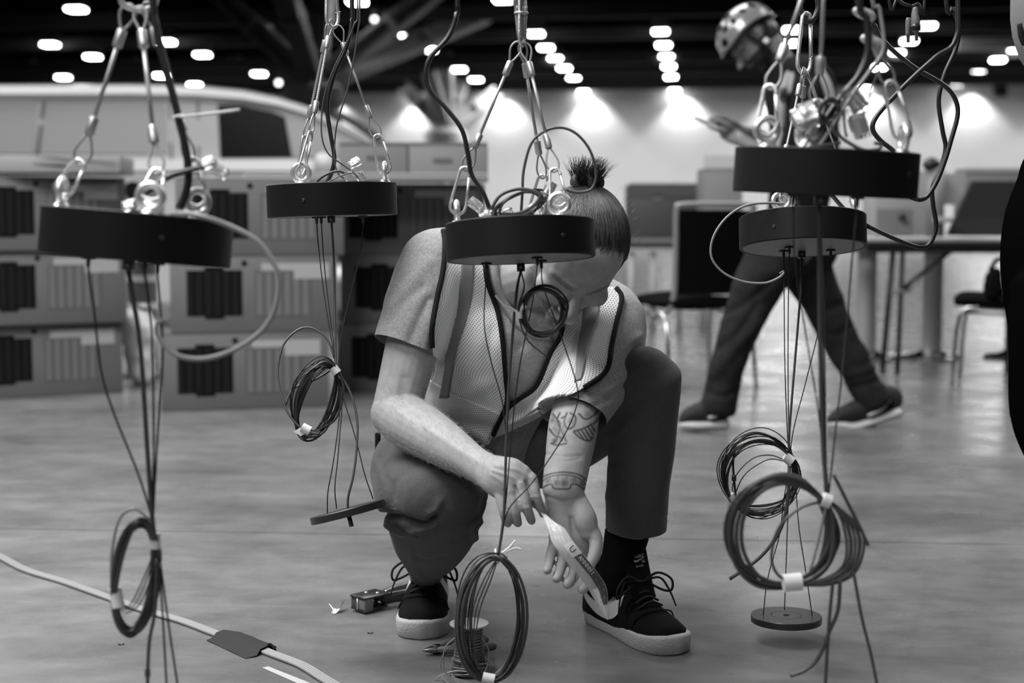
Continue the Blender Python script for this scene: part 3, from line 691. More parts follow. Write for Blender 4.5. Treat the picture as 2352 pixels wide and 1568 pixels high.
# ---- canopy 1: cords, wires, coil
p = pd[1]; d = 1.9
wire('power_cord', p.t, [(350, -60), (358, 60), (390, 190), (420, 310), (433, 390), (428, 440), (412, 480)], d - 0.03, 0.0052, CORD_B, n=10)
wire('connector_lead', p.t, [(285, 488, 0.05), (330, 450), (385, 408), (440, 390), (470, 383)], d - 0.04, 0.004, CORD_B)
t = thing('zip_tie', 'pale zip tie on the black cord in front of the van window', 'zip tie', P(412, 268, d)); obj('band', MB().torus(P(411, 268, d - 0.03), CU + CR * -0.3, 0.0068, 0.0016), WHITEP, t); obj('tail', MB().tube([P(412, 268, d - 0.037), P(470, 262, d - 0.03), P(551, 252, d - 0.02)], [0.0016, 0.0022], 6, 4), WHITEP, t)
for (x, y, lb) in ((478, 374, 'upper one'), (505, 392, 'lower one')):
    connector('clear wire connector above the far left canopy, %s' % lb, P(x, y, d - 0.04), CR * (1 if y < 380 else 0.8) + CU * (0.4 if y < 380 else -0.5), 'clear connectors over the far left canopy', 0.012, 0.022)
for (x, y, k) in ((300, 478, 0), (338, 480, 1)): connector('clear wire connector lying on the far left canopy, %s' % ('left one' if k == 0 else 'right one'), P(x, y - 6, d - 0.02), CR + CU * 0.2, 'clear connectors over the far left canopy', 0.012, 0.022)
wire('signal_cord', p.t, [(395, 492, 0.05), (445, 492), (530, 520), (600, 562), (640, 640), (622, 730), (565, 788), (480, 822), (405, 815), (364, 772), (362, 745), (372, 735)], d - 0.10, 0.0034, CORD_L, n=8, label='grey looping cord')
dl = lambda y: d + (y - 600) * 0.00005
g1, g2, g3, g4 = p.grip(218, 597), p.grip(315, 605, True), p.grip(338, 605), p.grip(382, 608)
tie = (350, 1195)
wire('suspension_wire', p.t, [(217, 720), (232, 850), (262, 950), (318, 1090), tie, (356, 1240)], dl, 0.0016, WIREB, start=g1)
wire('suspension_wire', p.t, [(348, 760), (353, 1000), (351, 1190), (358, 1240)], dl, 0.0016, WIREB, start=g3)
wire('suspension_wire', p.t, [(374, 800), (362, 1000), (352, 1190), (357, 1240)], dl, 0.0016, WIREB, start=g4)
wire('power_lead', p.t, [(322, 800), (338, 1030), (350, 1195), (357, 1240)], dl, 0.0034, CORD_G, start=g2)
cc = (311, 1325)
for s_ in range(3):
    wire('wire_coil', p.t, coil_pts(cc, 49, 130, 7, d, 3, 11, 0.03, 0.3 + s_, 11 + s_, tie=(-1.05, 2.7)), dl, 0.0017, WIREB, sub=3)
wire('cord_coil', p.t, coil_pts(cc, 48, 127, 7, d, 4, 11, 0.03, 0.1, 21, tie=(-1.05, 2.7)), dl, 0.0034, CORD_G, sub=3)
wire('cord_coil', p.t, [(345, 1195), (310, 1168), (275, 1190), (258, 1260), (256, 1330), (262, 1380)], dl, 0.0022, CORD_L)
tape(p.t, P(357, 1242, d + 0.03), CU, 0.021, 0.0068); tape(p.t, P(268, 1372, d + 0.03), CU + CR * -0.2, 0.026, 0.0085, tail=CR * 0.012 - CU * 0.02)
wire('wire_tail', p.t, [(360, 1280), (356, 1400), (342, 1480), (338, 1600)], dl, 0.0026, CORD_G)
wire('wire_tail', p.t, [(366, 1290), (374, 1420), (384, 1600)], dl, 0.0016, WIREB); wire('wire_tail', p.t, [(368, 1290), (388, 1440), (412, 1600)], dl, 0.0016, WIREB)
obj('wire_stop', MB().lathe([(0, -0.005), (0.004, -0.005), (0.004, 0.005), (0, 0.005)], Matrix.Translation(P(339, 1545, d + 0.05)), 10), BLKPL, p.t)
for k in range(3): wire('coil_strand', p.t, [(356, 1260), (345 - 8 * k, 1330), (318 - 10 * k, 1390), (285 - 3 * k, 1410 - 12 * k)], dl, 0.0012, CORD_G)

# ---- canopy 2
p = pd[2]; d = 2.75
wire('power_cord', p.t, [(808, -40), (808, 50), (795, 110), (768, 170), (752, 240), (758, 300), (768, 360), (762, 395), (748, 424)], d - 0.03, 0.0042, CORD_B, n=10)
wire('signal_cord', p.t, [(822, -40), (812, 60), (770, 150), (745, 220), (738, 300), (752, 350), (790, 380), (820, 402)], d - 0.04, 0.0015, CORD_G)
wire('signal_cord', p.t, [(826, -40), (822, 70), (802, 190), (775, 280), (768, 340), (770, 380), (778, 400), (790, 410)], d - 0.05, 0.0016, CORD_G)
wire('connector_lead', p.t, [(720, 424), (745, 403), (775, 393), (796, 400)], d - 0.06, 0.0026, CORD_B); wire('connector_lead', p.t, [(745, 422), (780, 405), (810, 397), (822, 408)], d - 0.07, 0.0013, CORD_G)
for (x, y, ux, uy, lb) in ((815, 374, 0.9, 0.5, 'raised one'), (803, 408, 0.4, -0.9, 'middle one'), (830, 408, 0.5, -0.8, 'right one')):
    connector('clear wire connector on the sharp canopy left of the man, %s' % lb, P(x, y, d - 0.06), CR * ux + CU * uy, 'clear connectors on the sharp canopy', 0.014, 0.024)
dl = lambda y: d - 0.14 * max(0, min(1, (y - 520) / 600))
g1, g2, g3, g4 = p.grip(727, 500), p.grip(739, 500), p.grip(765, 504, True), p.grip(833, 497)
wire('suspension_wire', p.t, [(731, 560), (745, 680), (768, 820), (771, 850)], dl, 0.0011, WIREB, start=g1)
wire('suspension_wire', p.t, [(744, 600), (755, 700), (770, 820), (772, 850)], dl, 0.0011, WIREB, start=g2)
wire('suspension_wire', p.t, [(828, 580), (806, 670), (784, 770), (775, 850)], dl, 0.0011, WIREB, start=g4)
wire('power_lead', p.t, [(767, 600), (769, 720), (771, 830), (772, 850)], dl, 0.0023, CORD_G, start=g3)
cc = (729, 917)
for s_ in range(3): wire('wire_coil', p.t, coil_pts(cc, 44, 88, 18, d, 5, 13, 0.03, 0.5 + s_, 31 + s_, tie=(-1.2, 2.2)), dl, 0.0011, WIREB, sub=3)
wire('cord_coil', p.t, coil_pts(cc, 43, 85, 18, d, 4, 14, 0.03, 0.9, 41, tie=(-1.2, 2.2)), dl, 0.0022, CORD_G, sub=3)
wire('cord_coil', p.t, [(768, 822), (752, 780), (718, 754), (685, 757), (652, 790), (639, 840), (642, 890), (660, 945), (695, 985), (735, 998)], dl, 0.0022, CORD_G)
wire('cord_coil', p.t, [(770, 842), (730, 868), (675, 892), (655, 930)], dl, 0.0022, CORD_G)
tape(p.t, P(770, 850, 2.66), CR * 0.6 - CU * 0.8, 0.014, 0.0085, tail=CR * 0.006 - CU * 0.012); tape(p.t, P(703, 985, 2.62), CR * 0.9 - CU * 0.5, 0.017, 0.0085, tail=CR * -0.016 - CU * 0.009)
wire('disc_wire', p.t, [(772, 850), (781, 920), (776, 985), (764, 1070), (753, 1130), (752, 1180)], dl, 0.0011, WIREB); wire('disc_wire', p.t, [(773, 850), (785, 920), (781, 990), (775, 1060), (769, 1120), (773, 1168)], dl, 0.0011, WIREB); wire('disc_wire', p.t, [(774, 852), (786, 905), (815, 1000), (838, 1090), (857, 1146)], dl, 0.0011, WIREB)
wire('disc_cord', p.t, [(772, 848), (783, 862), (806, 905), (820, 960), (820, 1020), (812, 1090), (800, 1140), (799, 1170)], dl, 0.0023, CORD_G)
dc = P(797, 1167, 2.61); dup = (V(0, 0, 1) - CR * 0.26 - CT * 0.14).normalized(); disc(p.t, dc, dup, hole=False)
nip = obj('threaded_nipple', MB().tube([dc - dup * 0.012, dc - dup * 0.034], 0.0042, 12, 1), BLKPL, p.t); obj('bore', MB().torus(dc - dup * 0.034, dup, 0.0033, 0.0007), CHROME, nip)

# ---- canopy 3
p = pd[3]; d = 2.38
wire('power_cord', p.t, [(1050, -40), (1049, 30), (1030, 85), (990, 130), (978, 170), (990, 210), (1030, 255), (1062, 300), (1076, 360), (1083, 400), (1108, 440), (1124, 480), (1126, 510)], d - 0.03, 0.0042, CORD_B, n=10)
wire('signal_cord', p.t, [(1196, 500), (1200, 440), (1203, 390), (1220, 330), (1250, 302), (1288, 293), (1325, 308), (1355, 345), (1369, 395), (1362, 430), (1340, 441), (1312, 440), (1300, 435)], d - 0.02, 0.0024, CORD_G, label='thin looping cord')
for s_ in range(4):
    wire('bundled_wire', p.t, [(q[0], q[1], q[2]) for q in coil_pts((1195, 470), 66 - 6 * s_, 26, -22, d, 2, 5, 0.03, 0.4 * s_, 61 + s_)], d - 0.01, 0.0013 + 0.0006 * (s_ % 2), WIREB if s_ % 2 else CORD_G, sub=3)
wire('bundled_wire', p.t, [(1128, 480), (1150, 448), (1190, 434), (1228, 440), (1240, 452), (1222, 474), (1190, 490), (1150, 492)], d - 0.04, 0.003, CORD_G)
for (x, y, ux, uy, lb) in ((1092, 470, 0.6, -0.5, 'leftmost one'), (1118, 492, 1, 0.1, 'second one'), (1162, 492, 0.9, 0.3, 'pale middle one'), (1262, 435, 0.4, 0.8, 'one beside the rear snap hook')):
    connector('clear wire connector on the canopy before the man\'s face, %s' % lb, P(x, y, d - 0.03), CR * ux + CU * uy, 'clear connectors on the canopy before the man', 0.014, 0.026)
dl = d
g1, g2, g3, g4 = p.grip(1117, 604), p.grip(1196, 606, True), p.grip(1231, 607), p.grip(1243, 598)
tie = (1143, 1284)
wire('suspension_wire', p.t, [(1112, 740), (1128, 830), (1155, 930), (1163, 1040), (1158, 1180), tie], dl, 0.0011, WIREB, start=g1)
wire('suspension_wire', p.t, [(1222, 700), (1192, 850), (1175, 1000), (1160, 1170), tie], dl, 0.0011, WIREB, start=g3)
wire('suspension_wire', p.t, [(1246, 650), (1262, 700), (1295, 790), (1326, 890), (1322, 940), (1290, 1010), (1225, 1105), (1168, 1170), (1152, 1240), (1144, 1284)], dl, 0.0011, WIREB, start=g4)
wire('power_lead', p.t, [(1188, 660), (1180, 740), (1168, 900), (1162, 1050), (1158, 1170), (1150, 1240), (1143, 1284)], dl, 0.0024, CORD_G, start=g2)
wire('power_lead', p.t, [(1204, 660), (1192, 700), (1196, 745), (1215, 785), (1258, 820)], dl, 0.0014, CORD_G, start=g2)
for s_ in range(3): wire('small_coil', p.t, coil_pts((1248, 717), 50 - s_ * 3, 52, 0, d, 2, 5, 0.01, 0.8 * s_, 71 + s_), dl - 0.01, 0.0026 if s_ != 1 else 0.0022, CORD_B if s_ != 1 else CORD_L, sub=3)
wire('small_coil', p.t, [(1195, 740), (1200, 690), (1230, 660), (1262, 657), (1293, 675), (1304, 705), (1290, 740), (1262, 765), (1225, 765)], dl - 0.02, 0.0024, CORD_B)
tape(p.t, P(1192, 722, d - 0.02), CU, 0.014, 0.006); tape(p.t, P(1200, 705, d - 0.02), CU + CR, 0.012, 0.006)
wire('tape_flag', p.t, [(1138, 678), (1158, 700), (1172, 706), (1188, 716)], d - 0.02, 0.0021, TAPE)
for s_ in range(4): wire('wire_coil', p.t, coil_pts((1131, 1418), 68, 140, 3, d, 2, 16, 0.02, -1.3 + 0.2 * s_, 81 + s_, tie=(-1.5, 1.65)), dl, 0.0013, WIREB, sub=3)
wire('cord_coil', p.t, coil_pts((1132, 1418), 68, 141, 3, d, 5, 17, 0.03, -1.3, 91, tie=(-1.5, 1.65)), dl, 0.0025, CORD_G, sub=3)
for k in range(3): wire('coil_strand', p.t, [(1146, 1275), (1128 - 8 * k, 1330), (1102 - 8 * k, 1400), (1090 - 4 * k, 1480)], dl, 0.0012, CORD_G)
obj('twist_tie', MB().torus(P(1141, 1277, d), CR + CU * 0.2, 0.0115, 0.0017), WHITEP, p.t)
wire('twist_tie_end', p.t, [(1152, 1270), (1168, 1258), (1176, 1250), (1184, 1240)], d - 0.012, 0.0017, WHITEP); wire('twist_tie_end', p.t, [(1155, 1272), (1170, 1263), (1185, 1258), (1198, 1262)], d - 0.012, 0.0017, WHITEP)
tape(p.t, P(1122, 1557, d), CR + CU * -0.2, 0.02, 0.0085)

# ---- canopy 4
p = pd[4]; d = 1.96
dl = lambda y: d + (y - 460) * 0.00008
wire('power_cord', p.t, [(1845, 345, 0.03), (1880, 300), (1930, 225), (1972, 175), (1993, 120), (1990, 40), (1970, -50)], d - 0.02, 0.0050, CORD_B, n=10)
wire('signal_cord', p.t, [(1875, 345), (1905, 300), (1960, 215), (2000, 160), (2030, 110), (2020, 20), (2000, -60)], d - 0.03, 0.0026, CORD_L)
wire('signal_cord', p.t, [(1890, 262), (1915, 300), (1945, 325), (1985, 345), (2018, 342), (2024, 332), (2008, 328)], d - 0.03, 0.0026, CORD_G); wire('signal_cord', p.t, [(1820, 350), (1860, 338), (1930, 328)], d - 0.04, 0.0018, CORD_G); wire('signal_cord', p.t, [(1935, 225), (1940, 290), (1945, 315)], d - 0.03, 0.0018, CORD_G)
wire('signal_cord', p.t, [(1970, 235), (1990, 260), (1998, 220), (2015, 170)], d - 0.03, 0.0013, CORD_G)
for s_ in range(2): wire('bundled_wire', p.t, coil_pts((1905, 255), 22, 26, 20, d, 3, 4, 0.012, s_, 101 + s_), d - 0.03, 0.002, CORD_G, sub=3)
for (x, y, ux, uy, w_, L_, lb) in ((1850, 270, 0.9, 0.35, 0.028, 0.034, 'big pale one at left'), (1868, 300, 0.3, 1, 0.022, 0.03, 'one standing below the middle sling'), (1960, 228, -0.6, 0.8, 0.022, 0.036, 'grey tilted one'), (1975, 290, -0.3, 1, 0.02, 0.034, 'clear one right of the wires'), (1852, 330, 0.5, 0.8, 0.016, 0.026, 'lowest one on the plate')):
    connector('wire connector on the large upper right canopy, %s' % lb, P(x, y, d - 0.02), CR * ux + CU * uy, 'connectors on the large upper right canopy', w_, L_)
for (x, y) in ((1985, 32), (2003, 95)):
    t = thing('cable_clip', 'white cable clip on the right sling, %s' % ('upper' if y < 50 else 'lower'), 'clip', P(x, y, d)); obj('clip_band', MB().torus(P(x, y, d), CU * 0.9 + CR * 0.4, 0.013, 0.004), WHITEP, t); obj('clip_lug', MB().box(P(x - 6, y, d - 0.014), (0.009, 0.008, 0.008), None, 0.001), WHITEP, t)
g2, g1, g3 = p.grip(1882, 450, True), p.grip(1815, 448), p.grip(1960, 452)
tie = (1900, 1140)
wire('power_lead', p.t, [(1883, 600), (1885, 800), (1890, 1000), tie], dl, 0.0036, CORD_G, start=g2)
wire('suspension_wire', p.t, [(1826, 600), (1853, 780), (1882, 960), (1896, 1120), tie], dl, 0.0012, WIREB, start=g1); wire('suspension_wire', p.t, [(1955, 620), (1938, 820), (1918, 1000), (1904, 1130), tie], dl, 0.0014, CORD_G, start=g3)
wire('suspension_wire', p.t, [(1892, 700), (1895, 900), (1897, 1060), tie], dl, 0.0016, CORD_G, start=g2)
for s_ in range(2): wire('wire_coil', p.t, coil_pts((1795, 1222), 116, 120, 0, d, 3, 16, 0.03, -0.7 + s_, 111 + s_, tie=(-0.7, 1.45)), dl, 0.0020, CORD_G, sub=3)
wire('cord_coil', p.t, coil_pts((1795, 1222), 116, 120, 0, d, 4, 17, 0.035, -0.7, 121, tie=(-0.7, 1.45)), dl, 0.0030, CORD_G, sub=3)
for k in range(5): wire('coil_lobe', p.t, [(1902, 1148), (1930 + 9 * k, 1185 + 4 * k), (1945 + 10 * k, 1250), (1935 + 7 * k, 1300 + 4 * k), (1890 + 4 * k, 1330 + 3 * k), (1830, 1340 + k)], dl, 0.0030 if k % 2 else 0.002, CORD_G)
wire('coil_lobe', p.t, [(1895, 1150), (1840, 1165), (1790, 1210), (1772, 1270), (1780, 1310), (1805, 1335)], dl, 0.0022, CORD_G); wire('coil_lobe', p.t, [(1902, 1152), (1915, 1210), (1905, 1290), (1860, 1330), (1825, 1338)], dl, 0.003, CORD_G)
tape(p.t, P(1898, 1148, d + 0.055), CR * 0.8 + CU * -0.3, 0.012, 0.011); tape(p.t, P(1820, 1337, d + 0.07), CR + CU * 0.1, 0.026, 0.0125)
wire('wire_tail', p.t, [(1930, 1330), (1925, 1400), (1905, 1450), (1880, 1510), (1850, 1538), (1815, 1552)], dl, 0.0030, CORD_G); wire('wire_tail', p.t, [(1915, 1320), (1905, 1420), (1900, 1500), (1894, 1600)], dl, 0.0026, CORD_G)
wire('wire_tail', p.t, [(1960, 1310), (1980, 1420), (2000, 1500), (2020, 1600)], dl, 0.0024, CORD_G); wire('wire_tail', p.t, [(1915, 1090), (1945, 1150), (1975, 1210), (1994, 1252)], dl, 0.0026, CORD_G); wire('wire_tail', p.t, [(1898, 1160), (1880, 1240), (1862, 1310)], dl, 0.0022, CORD_L)

# ---- canopy 5
p = pd[5]; d = 2.84
dl = lambda y: d
wire('signal_cord', p.t, [(1800, 468), (1762, 466), (1712, 472), (1668, 500), (1638, 545), (1634, 590), (1660, 625), (1705, 646), (1755, 650), (1788, 638), (1801, 626)], d - 0.1, 0.0024, CORD_L, label='pale thin looping cord'); wire('cord_splice', p.t, [(1782, 640, -0.1), (1795, 632, -0.1), (1800, 622, -0.1), (1790, 628, -0.1)], d, 0.0012, CORD_L)
wire('power_cord', p.t, [(1818, 420), (1828, 450), (1842, 485)], d + 0.02, 0.0045, CORD_B); wire('power_cord', p.t, [(1905, 440), (1930, 470), (1960, 500)], d + 0.02, 0.0045, CORD_B)
g1, g2, g3, g4 = p.grip(1800, 576), p.grip(1813, 567), p.grip(1841, 578, True), p.grip(1908, 574)
wire('suspension_wire', p.t, [(1801, 680), (1803, 850), (1809, 1000), (1812, 1045)], dl, 0.0011, WIREB, start=g1); wire('suspension_wire', p.t, [(1811, 680), (1810, 850), (1812, 1000), (1813, 1045)], dl, 0.0011, WIREB, start=g2)
wire('suspension_wire', p.t, [(1905, 640), (1885, 740), (1850, 880), (1824, 980), (1814, 1045)], dl, 0.0011, WIREB, start=g4); wire('power_lead', p.t, [(1838, 680), (1826, 830), (1814, 980), (1812, 1045)], dl, 0.0024, CORD_G, start=g3)
for s_ in range(4): wire('wire_coil', p.t, coil_pts((1744, 1092), 84, 88, 0, d, 3, 15, 0.04, -0.6 + 0.4 * s_, 131 + s_, tie=(-0.5, 2.5)), dl, 0.0011, WIREB, sub=3)
wire('cord_coil', p.t, coil_pts((1744, 1092), 84, 87, 0, d, 4, 13, 0.04, -0.5, 141, tie=(-0.5, 2.5)), dl, 0.0023, CORD_G, sub=3)
wire('coil_strand', p.t, [(1806, 1058), (1770, 1045), (1730, 1052), (1695, 1085), (1682, 1120), (1690, 1140)], dl, 0.0012, WIREB); wire('coil_strand', p.t, [(1806, 1060), (1765, 1055), (1715, 1085), (1692, 1125), (1690, 1145)], dl, 0.0012, WIREB)
wire('coil_strand', p.t, [(1690, 1020), (1684, 1060), (1686, 1100), (1690, 1140)], d - 0.03, 0.0024, CORD_B); obj('wire_stop', MB().lathe([(0, -0.006), (0.0045, -0.006), (0.0045, 0.006), (0, 0.006)], Matrix.Translation(P(1686, 1097, d - 0.035)), 10), BLKPL, p.t)
tape(p.t, P(1811, 1054, d), CR * 0.75 - CU * 0.6, 0.018, 0.0105, tail=CR * 0.008 + CU * 0.006); tape(p.t, P(1686, 1142, d), CR * 0.5 - CU * 0.6, 0.017, 0.011, tail=CR * -0.012 - CU * 0.022)
wire('disc_wire', p.t, [(1812, 1050), (1808, 1100), (1800, 1150), (1790, 1230), (1763, 1330), (1752, 1425)], dl, 0.0011, WIREB); wire('disc_wire', p.t, [(1812, 1050), (1812, 1110), (1808, 1230), (1802, 1400)], dl, 0.0011, WIREB); wire('disc_wire', p.t, [(1813, 1050), (1826, 1100), (1835, 1210), (1852, 1320), (1867, 1425)], dl, 0.0011, WIREB)
wire('disc_cord', p.t, [(1813, 1070), (1808, 1160), (1788, 1225), (1750, 1275), (1712, 1305), (1676, 1329)], dl, 0.0036, CORD_G, n=10); obj('cord_end', MB().torus(P(1676, 1329, d), CR * -0.9 + CU * -0.5, 0.003, 0.001), CHROME_D, p.t)
disc(p.t, P(1806, 1412, d), (V(0, 0, 1) + CT * -0.02).normalized())
# ---- black supply cords hanging at the upper right
def cord(label, pts, d, r=0.0045):
    pts = [(pts[0][0] - 5, pts[0][1] - 700)] + list(pts) if pts[0][1] < 0 else list(pts)
    if pts[-1][1] < 0: pts = pts + [(pts[-1][0] + 5, pts[-1][1] - 700)]
    Q = [P(x, y, d + (z[0] if z else 0)) for x, y, *z in pts]; t = thing('hanging_cable', label, 'cable', Q[0]); obj('sheath', MB().tube(Q, r, 10, 6), CORD_B, t); return t
cord('black cable twisting down the right side into the lower right canopy', [(2172, -40), (2190, 20), (2202, 60), (2196, 110), (2170, 170), (2156, 230), (2165, 300), (2172, 340), (2160, 385), (2142, 430), (2143, 470), (2150, 520), (2135, 560), (2110, 567), (2060, 550), (1986, 516)], 2.84)
cord('black cable crossing diagonally and looping under the upper right canopy', [(2005, -20), (2010, 60), (2040, 105), (2100, 155), (2160, 190), (2190, 220), (2200, 260), (2185, 320), (2170, 370), (2150, 420), (2125, 455), (2098, 455), (2060, 430, 0.05)], 2.78)
cord('black cable running from the top right down behind the right sling', [(2200, -40), (2195, 90), (2150, 130), (2100, 175), (2060, 215), (2015, 265), (2004, 295), (2020, 320), (2045, 340), (2058, 352)], 2.6)
t = cord('black cable loop holding the plug at the top right', [(2040, -40), (2062, -2), (2085, 12), (2108, 8), (2125, -30)], 2.7, 0.003)
t = thing('power_plug', 'dark two-prong plug hanging from a cord loop at the top right', 'plug', P(2098, 45, 2.7))
obj('plug_body', MB().loft([P(2102, 22, 2.7), P(2102, 36, 2.7), P(2103, 50, 2.7), P(2103, 68, 2.7)], [0.006, 0.0075, 0.0085, 0.0075], up=(0, 1, 0), n=14), GREYPL, t)
obj('plug_collar', MB().lathe([(0.006, -0.008), (0.0095, -0.008), (0.0095, 0.004), (0.006, 0.004)], Matrix.Translation(P(2103, 60, 2.7)), 14), BLKPL, t)
obj('twin_plug', MB().loft([P(2086, 46, 2.71), P(2086, 58, 2.71), P(2085, 80, 2.71)], [0.005, 0.0055, 0.004], up=(0, 1, 0), n=12), GREYPL, t)
for k, (x, y) in enumerate(((2105, 84), (2086, 88))): obj('prong', MB().box(P(x, y, 2.7), (0.006, 0.002, 0.016)), CHROME_D, t, False)
obj('cord_boot', MB().tube([P(2096, 10, 2.7), P(2101, 18, 2.7), P(2102, 26, 2.7)], 0.0035, 8, 2), BLKPL, t)
# ================================================================== THE KNEELING MAN
def skin_mat(name, v):
    m = bpy.data.materials.new(name); m.use_nodes = True; N, L = nt(m); b = N['Principled BSDF']
    at = N.new('ShaderNodeAttribute'); at.attribute_name = 'tint'
    tc = N.new('ShaderNodeTexCoord'); n = N.new('ShaderNodeTexNoise'); n.inputs['Scale'].default_value = 60; n.inputs['Detail'].default_value = 6; L.new(tc.outputs['Object'], n.inputs['Vector'])
    r = N.new('ShaderNodeMapRange'); r.inputs[1].default_value = 0.3; r.inputs[2].default_value = 0.7; r.inputs[3].default_value = v * 0.9; r.inputs[4].default_value = v * 1.08; L.new(n.outputs['Fac'], r.inputs[0])
    mu = N.new('ShaderNodeMath'); mu.operation = 'MULTIPLY'; L.new(r.outputs[0], mu.inputs[0]); L.new(at.outputs['Fac'], mu.inputs[1]); L.new(mu.outputs[0], b.inputs['Base Color'])
    b.inputs['Roughness'].default_value = 0.52; b.inputs['Specular IOR Level'].default_value = 0.28
    n2 = N.new('ShaderNodeTexNoise'); n2.inputs['Scale'].default_value = 350; n2.inputs['Detail'].default_value = 4; L.new(tc.outputs['Object'], n2.inputs['Vector'])
    bp = N.new('ShaderNodeBump'); bp.inputs['Strength'].default_value = 0.25; bp.inputs['Distance'].default_value = 0.001; L.new(n2.outputs['Fac'], bp.inputs['Height']); L.new(bp.outputs[0], b.inputs['Normal']); return m
def set_tint(me, arr):
    a = me.attributes.get('tint') or me.attributes.new('tint', 'FLOAT', 'POINT'); a.data.foreach_set('value', np.asarray(arr, np.float32))
SKIN = skin_mat('skin', 0.34)
SHIRT = mat('heather_grey_jersey', 0.31, 0.9, noise=0.22, nscale=260, bump=0.3, bscale=500, spec=0.15, sheen=0.15)
TROU = mat('grey_twill', 0.072, 0.85, noise=0.10, nscale=220, bump=0.2, bscale=900, spec=0.2, sheen=0.1)
HAIRM = mat('brown_hair', 0.05, 0.38, spec=0.6); SOCK = mat('black_sock', 0.006, 0.95, spec=0.1)
SUEDE = mat('black_suede', 0.005, 0.9, noise=0.4, nscale=60, spec=0.15); RUBBER = mat('pale_rubber_sole', 0.42, 0.6, bump=0.8, bscale=260); WHITEL = mat('white_leather', 0.55, 0.45); LACE = mat('black_lace', 0.006, 0.8)

# ---- head frame (bowed far forward, leaning to the picture's right)
def camv(x, y, z): return CR * x + CU * y + CT * z
hu = camv(0.33, 0.50, 0.80).normalized(); hf = camv(-0.03, -0.83, 0.55); hf = (hf - hu * hf.dot(hu)).normalized(); hs = hf.cross(hu) * -1
if hs.dot(CR) < 0: hs = -hs
HC = P(1333, 572, 2.63); HS = 1.06
def H(s_, f_, u_): return HC + (hs * s_ + hf * f_ + hu * u_) * HS
HM = Matrix((hs, hf, hu)).transposed()
body = MB()
body.ell(H(0, -0.012, 0.0), [q * HS for q in (0.076, 0.098, 0.092)], HM, 28, 18)                    # cranium
body.loft([H(0, 0.018, 0.02), H(0, 0.028, -0.03), H(0, 0.036, -0.075), H(0, 0.048, -0.112)], [(0.067 * HS, 0.07 * HS), (0.066 * HS, 0.062 * HS), (0.056 * HS, 0.05 * HS), (0.03 * HS, 0.026 * HS)], up=hf, cap=0.7)   # face and jaw
body.loft([H(-0.045, 0.060, 0.0), H(0, 0.080, 0.004), H(0.045, 0.060, 0.0)], [0.012, 0.018, 0.012], up=hu)
body.ell(H(0, 0.022, 0.035), [q * HS for q in (0.066, 0.062, 0.05)], HM)     # brow
body.loft([H(0, 0.086, 0.0), H(0, 0.1, -0.024), H(0, 0.115, -0.046), H(0, 0.106, -0.056)], [(0.0085, 0.01), (0.011, 0.012), (0.0165, 0.014), (0.013, 0.009)], up=hf, n=14)  # nose
for k in (-1, 1):
    body.ell(H(k * 0.014, 0.097, -0.05), (0.009, 0.01, 0.008), HM)                                  # nostril wings
    body.ell(H(k * 0.045, 0.06, -0.038), (0.024, 0.024, 0.022), HM)                                 # cheek
    body.ell(H(k * 0.031, 0.068, -0.012), (0.014, 0.014, 0.011), HM)                                # closed eye
    body.loft([H(k * 0.079, -0.004, 0.012), H(k * 0.083, -0.014, 0.002), H(k * 0.081, -0.01, -0.022), H(k * 0.077, -0.002, -0.036)], [(0.006, 0.014), (0.007, 0.019), (0.007, 0.015), (0.006, 0.008)], up=hf, n=12)   # ear
body.loft([H(-0.024, 0.086, -0.074), H(0, 0.094, -0.072), H(0.024, 0.086, -0.074)], [0.006, 0.0085, 0.006], up=hu, n=12)
body.loft([H(-0.022, 0.085, -0.084), H(0, 0.091, -0.085), H(0.022, 0.085, -0.084)], [0.006, 0.009, 0.006], up=hu, n=12)
body.ell(H(0, 0.074, -0.112), (0.022, 0.02, 0.018), HM)
NB = P(1205, 640, 2.79)
body.loft([NB + (NB - HC) * 0.3, NB, H(0, -0.012, -0.07), H(0, -0.01, -0.03)], [0.07, 0.062, 0.058, 0.06], up=hf)
# ---- trunk, arms, lower legs (what the clothes leave bare shows)
SH_R, SH_L = P(990, 622, 2.79), P(1412, 745, 2.83)
EL_R, WR_R = P(908, 950, 2.72), P(1117, 1080, 2.53)
EL_L, WR_L = P(1322, 945, 2.66), P(1293, 1128, 2.50)
SPINE = [P(1120, 985, 3.10), P(1155, 880, 3.00), P(1195, 740, 2.90), P(1208, 650, 2.85)]
body.loft(SPINE, [(0.15, 0.11), (0.145, 0.105), (0.165, 0.10), (0.11, 0.07)], up=CT)
body.loft([P(1040, 640, 2.82), SH_R, (SH_R * 0.55 + EL_R * 0.45), EL_R + (SH_R - EL_R) * 0.12, EL_R], [0.05, 0.056, 0.053, 0.047, 0.046], up=CT, n=22)
body.loft([EL_R, EL_R + (WR_R - EL_R) * 0.22, EL_R + (WR_R - EL_R) * 0.55, EL_R + (WR_R - EL_R) * 0.86, WR_R], [(0.047, 0.048), (0.051, 0.052), (0.043, 0.042), (0.031, 0.028), (0.031, 0.026)], up=CT, n=24)
body.loft([P(1350, 720, 2.86), SH_L, SH_L * 0.5 + EL_L * 0.5, EL_L], [0.05, 0.054, 0.05, 0.044], up=CT, n=22)
body.loft([EL_L, EL_L + (WR_L - EL_L) * 0.25, EL_L + (WR_L - EL_L) * 0.6, EL_L + (WR_L - EL_L) * 0.88, WR_L], [(0.045, 0.045), (0.046, 0.046), (0.042, 0.040), (0.039, 0.032), (0.037, 0.028)], up=CT, n=24)
AN_L = P(1425, 1300, 2.89)
body.loft([AN_L, P(1440, 1215, 2.88), P(1456, 1175, 2.87)], [(0.034, 0.036), (0.041, 0.043), (0.042, 0.044)], up=CT)
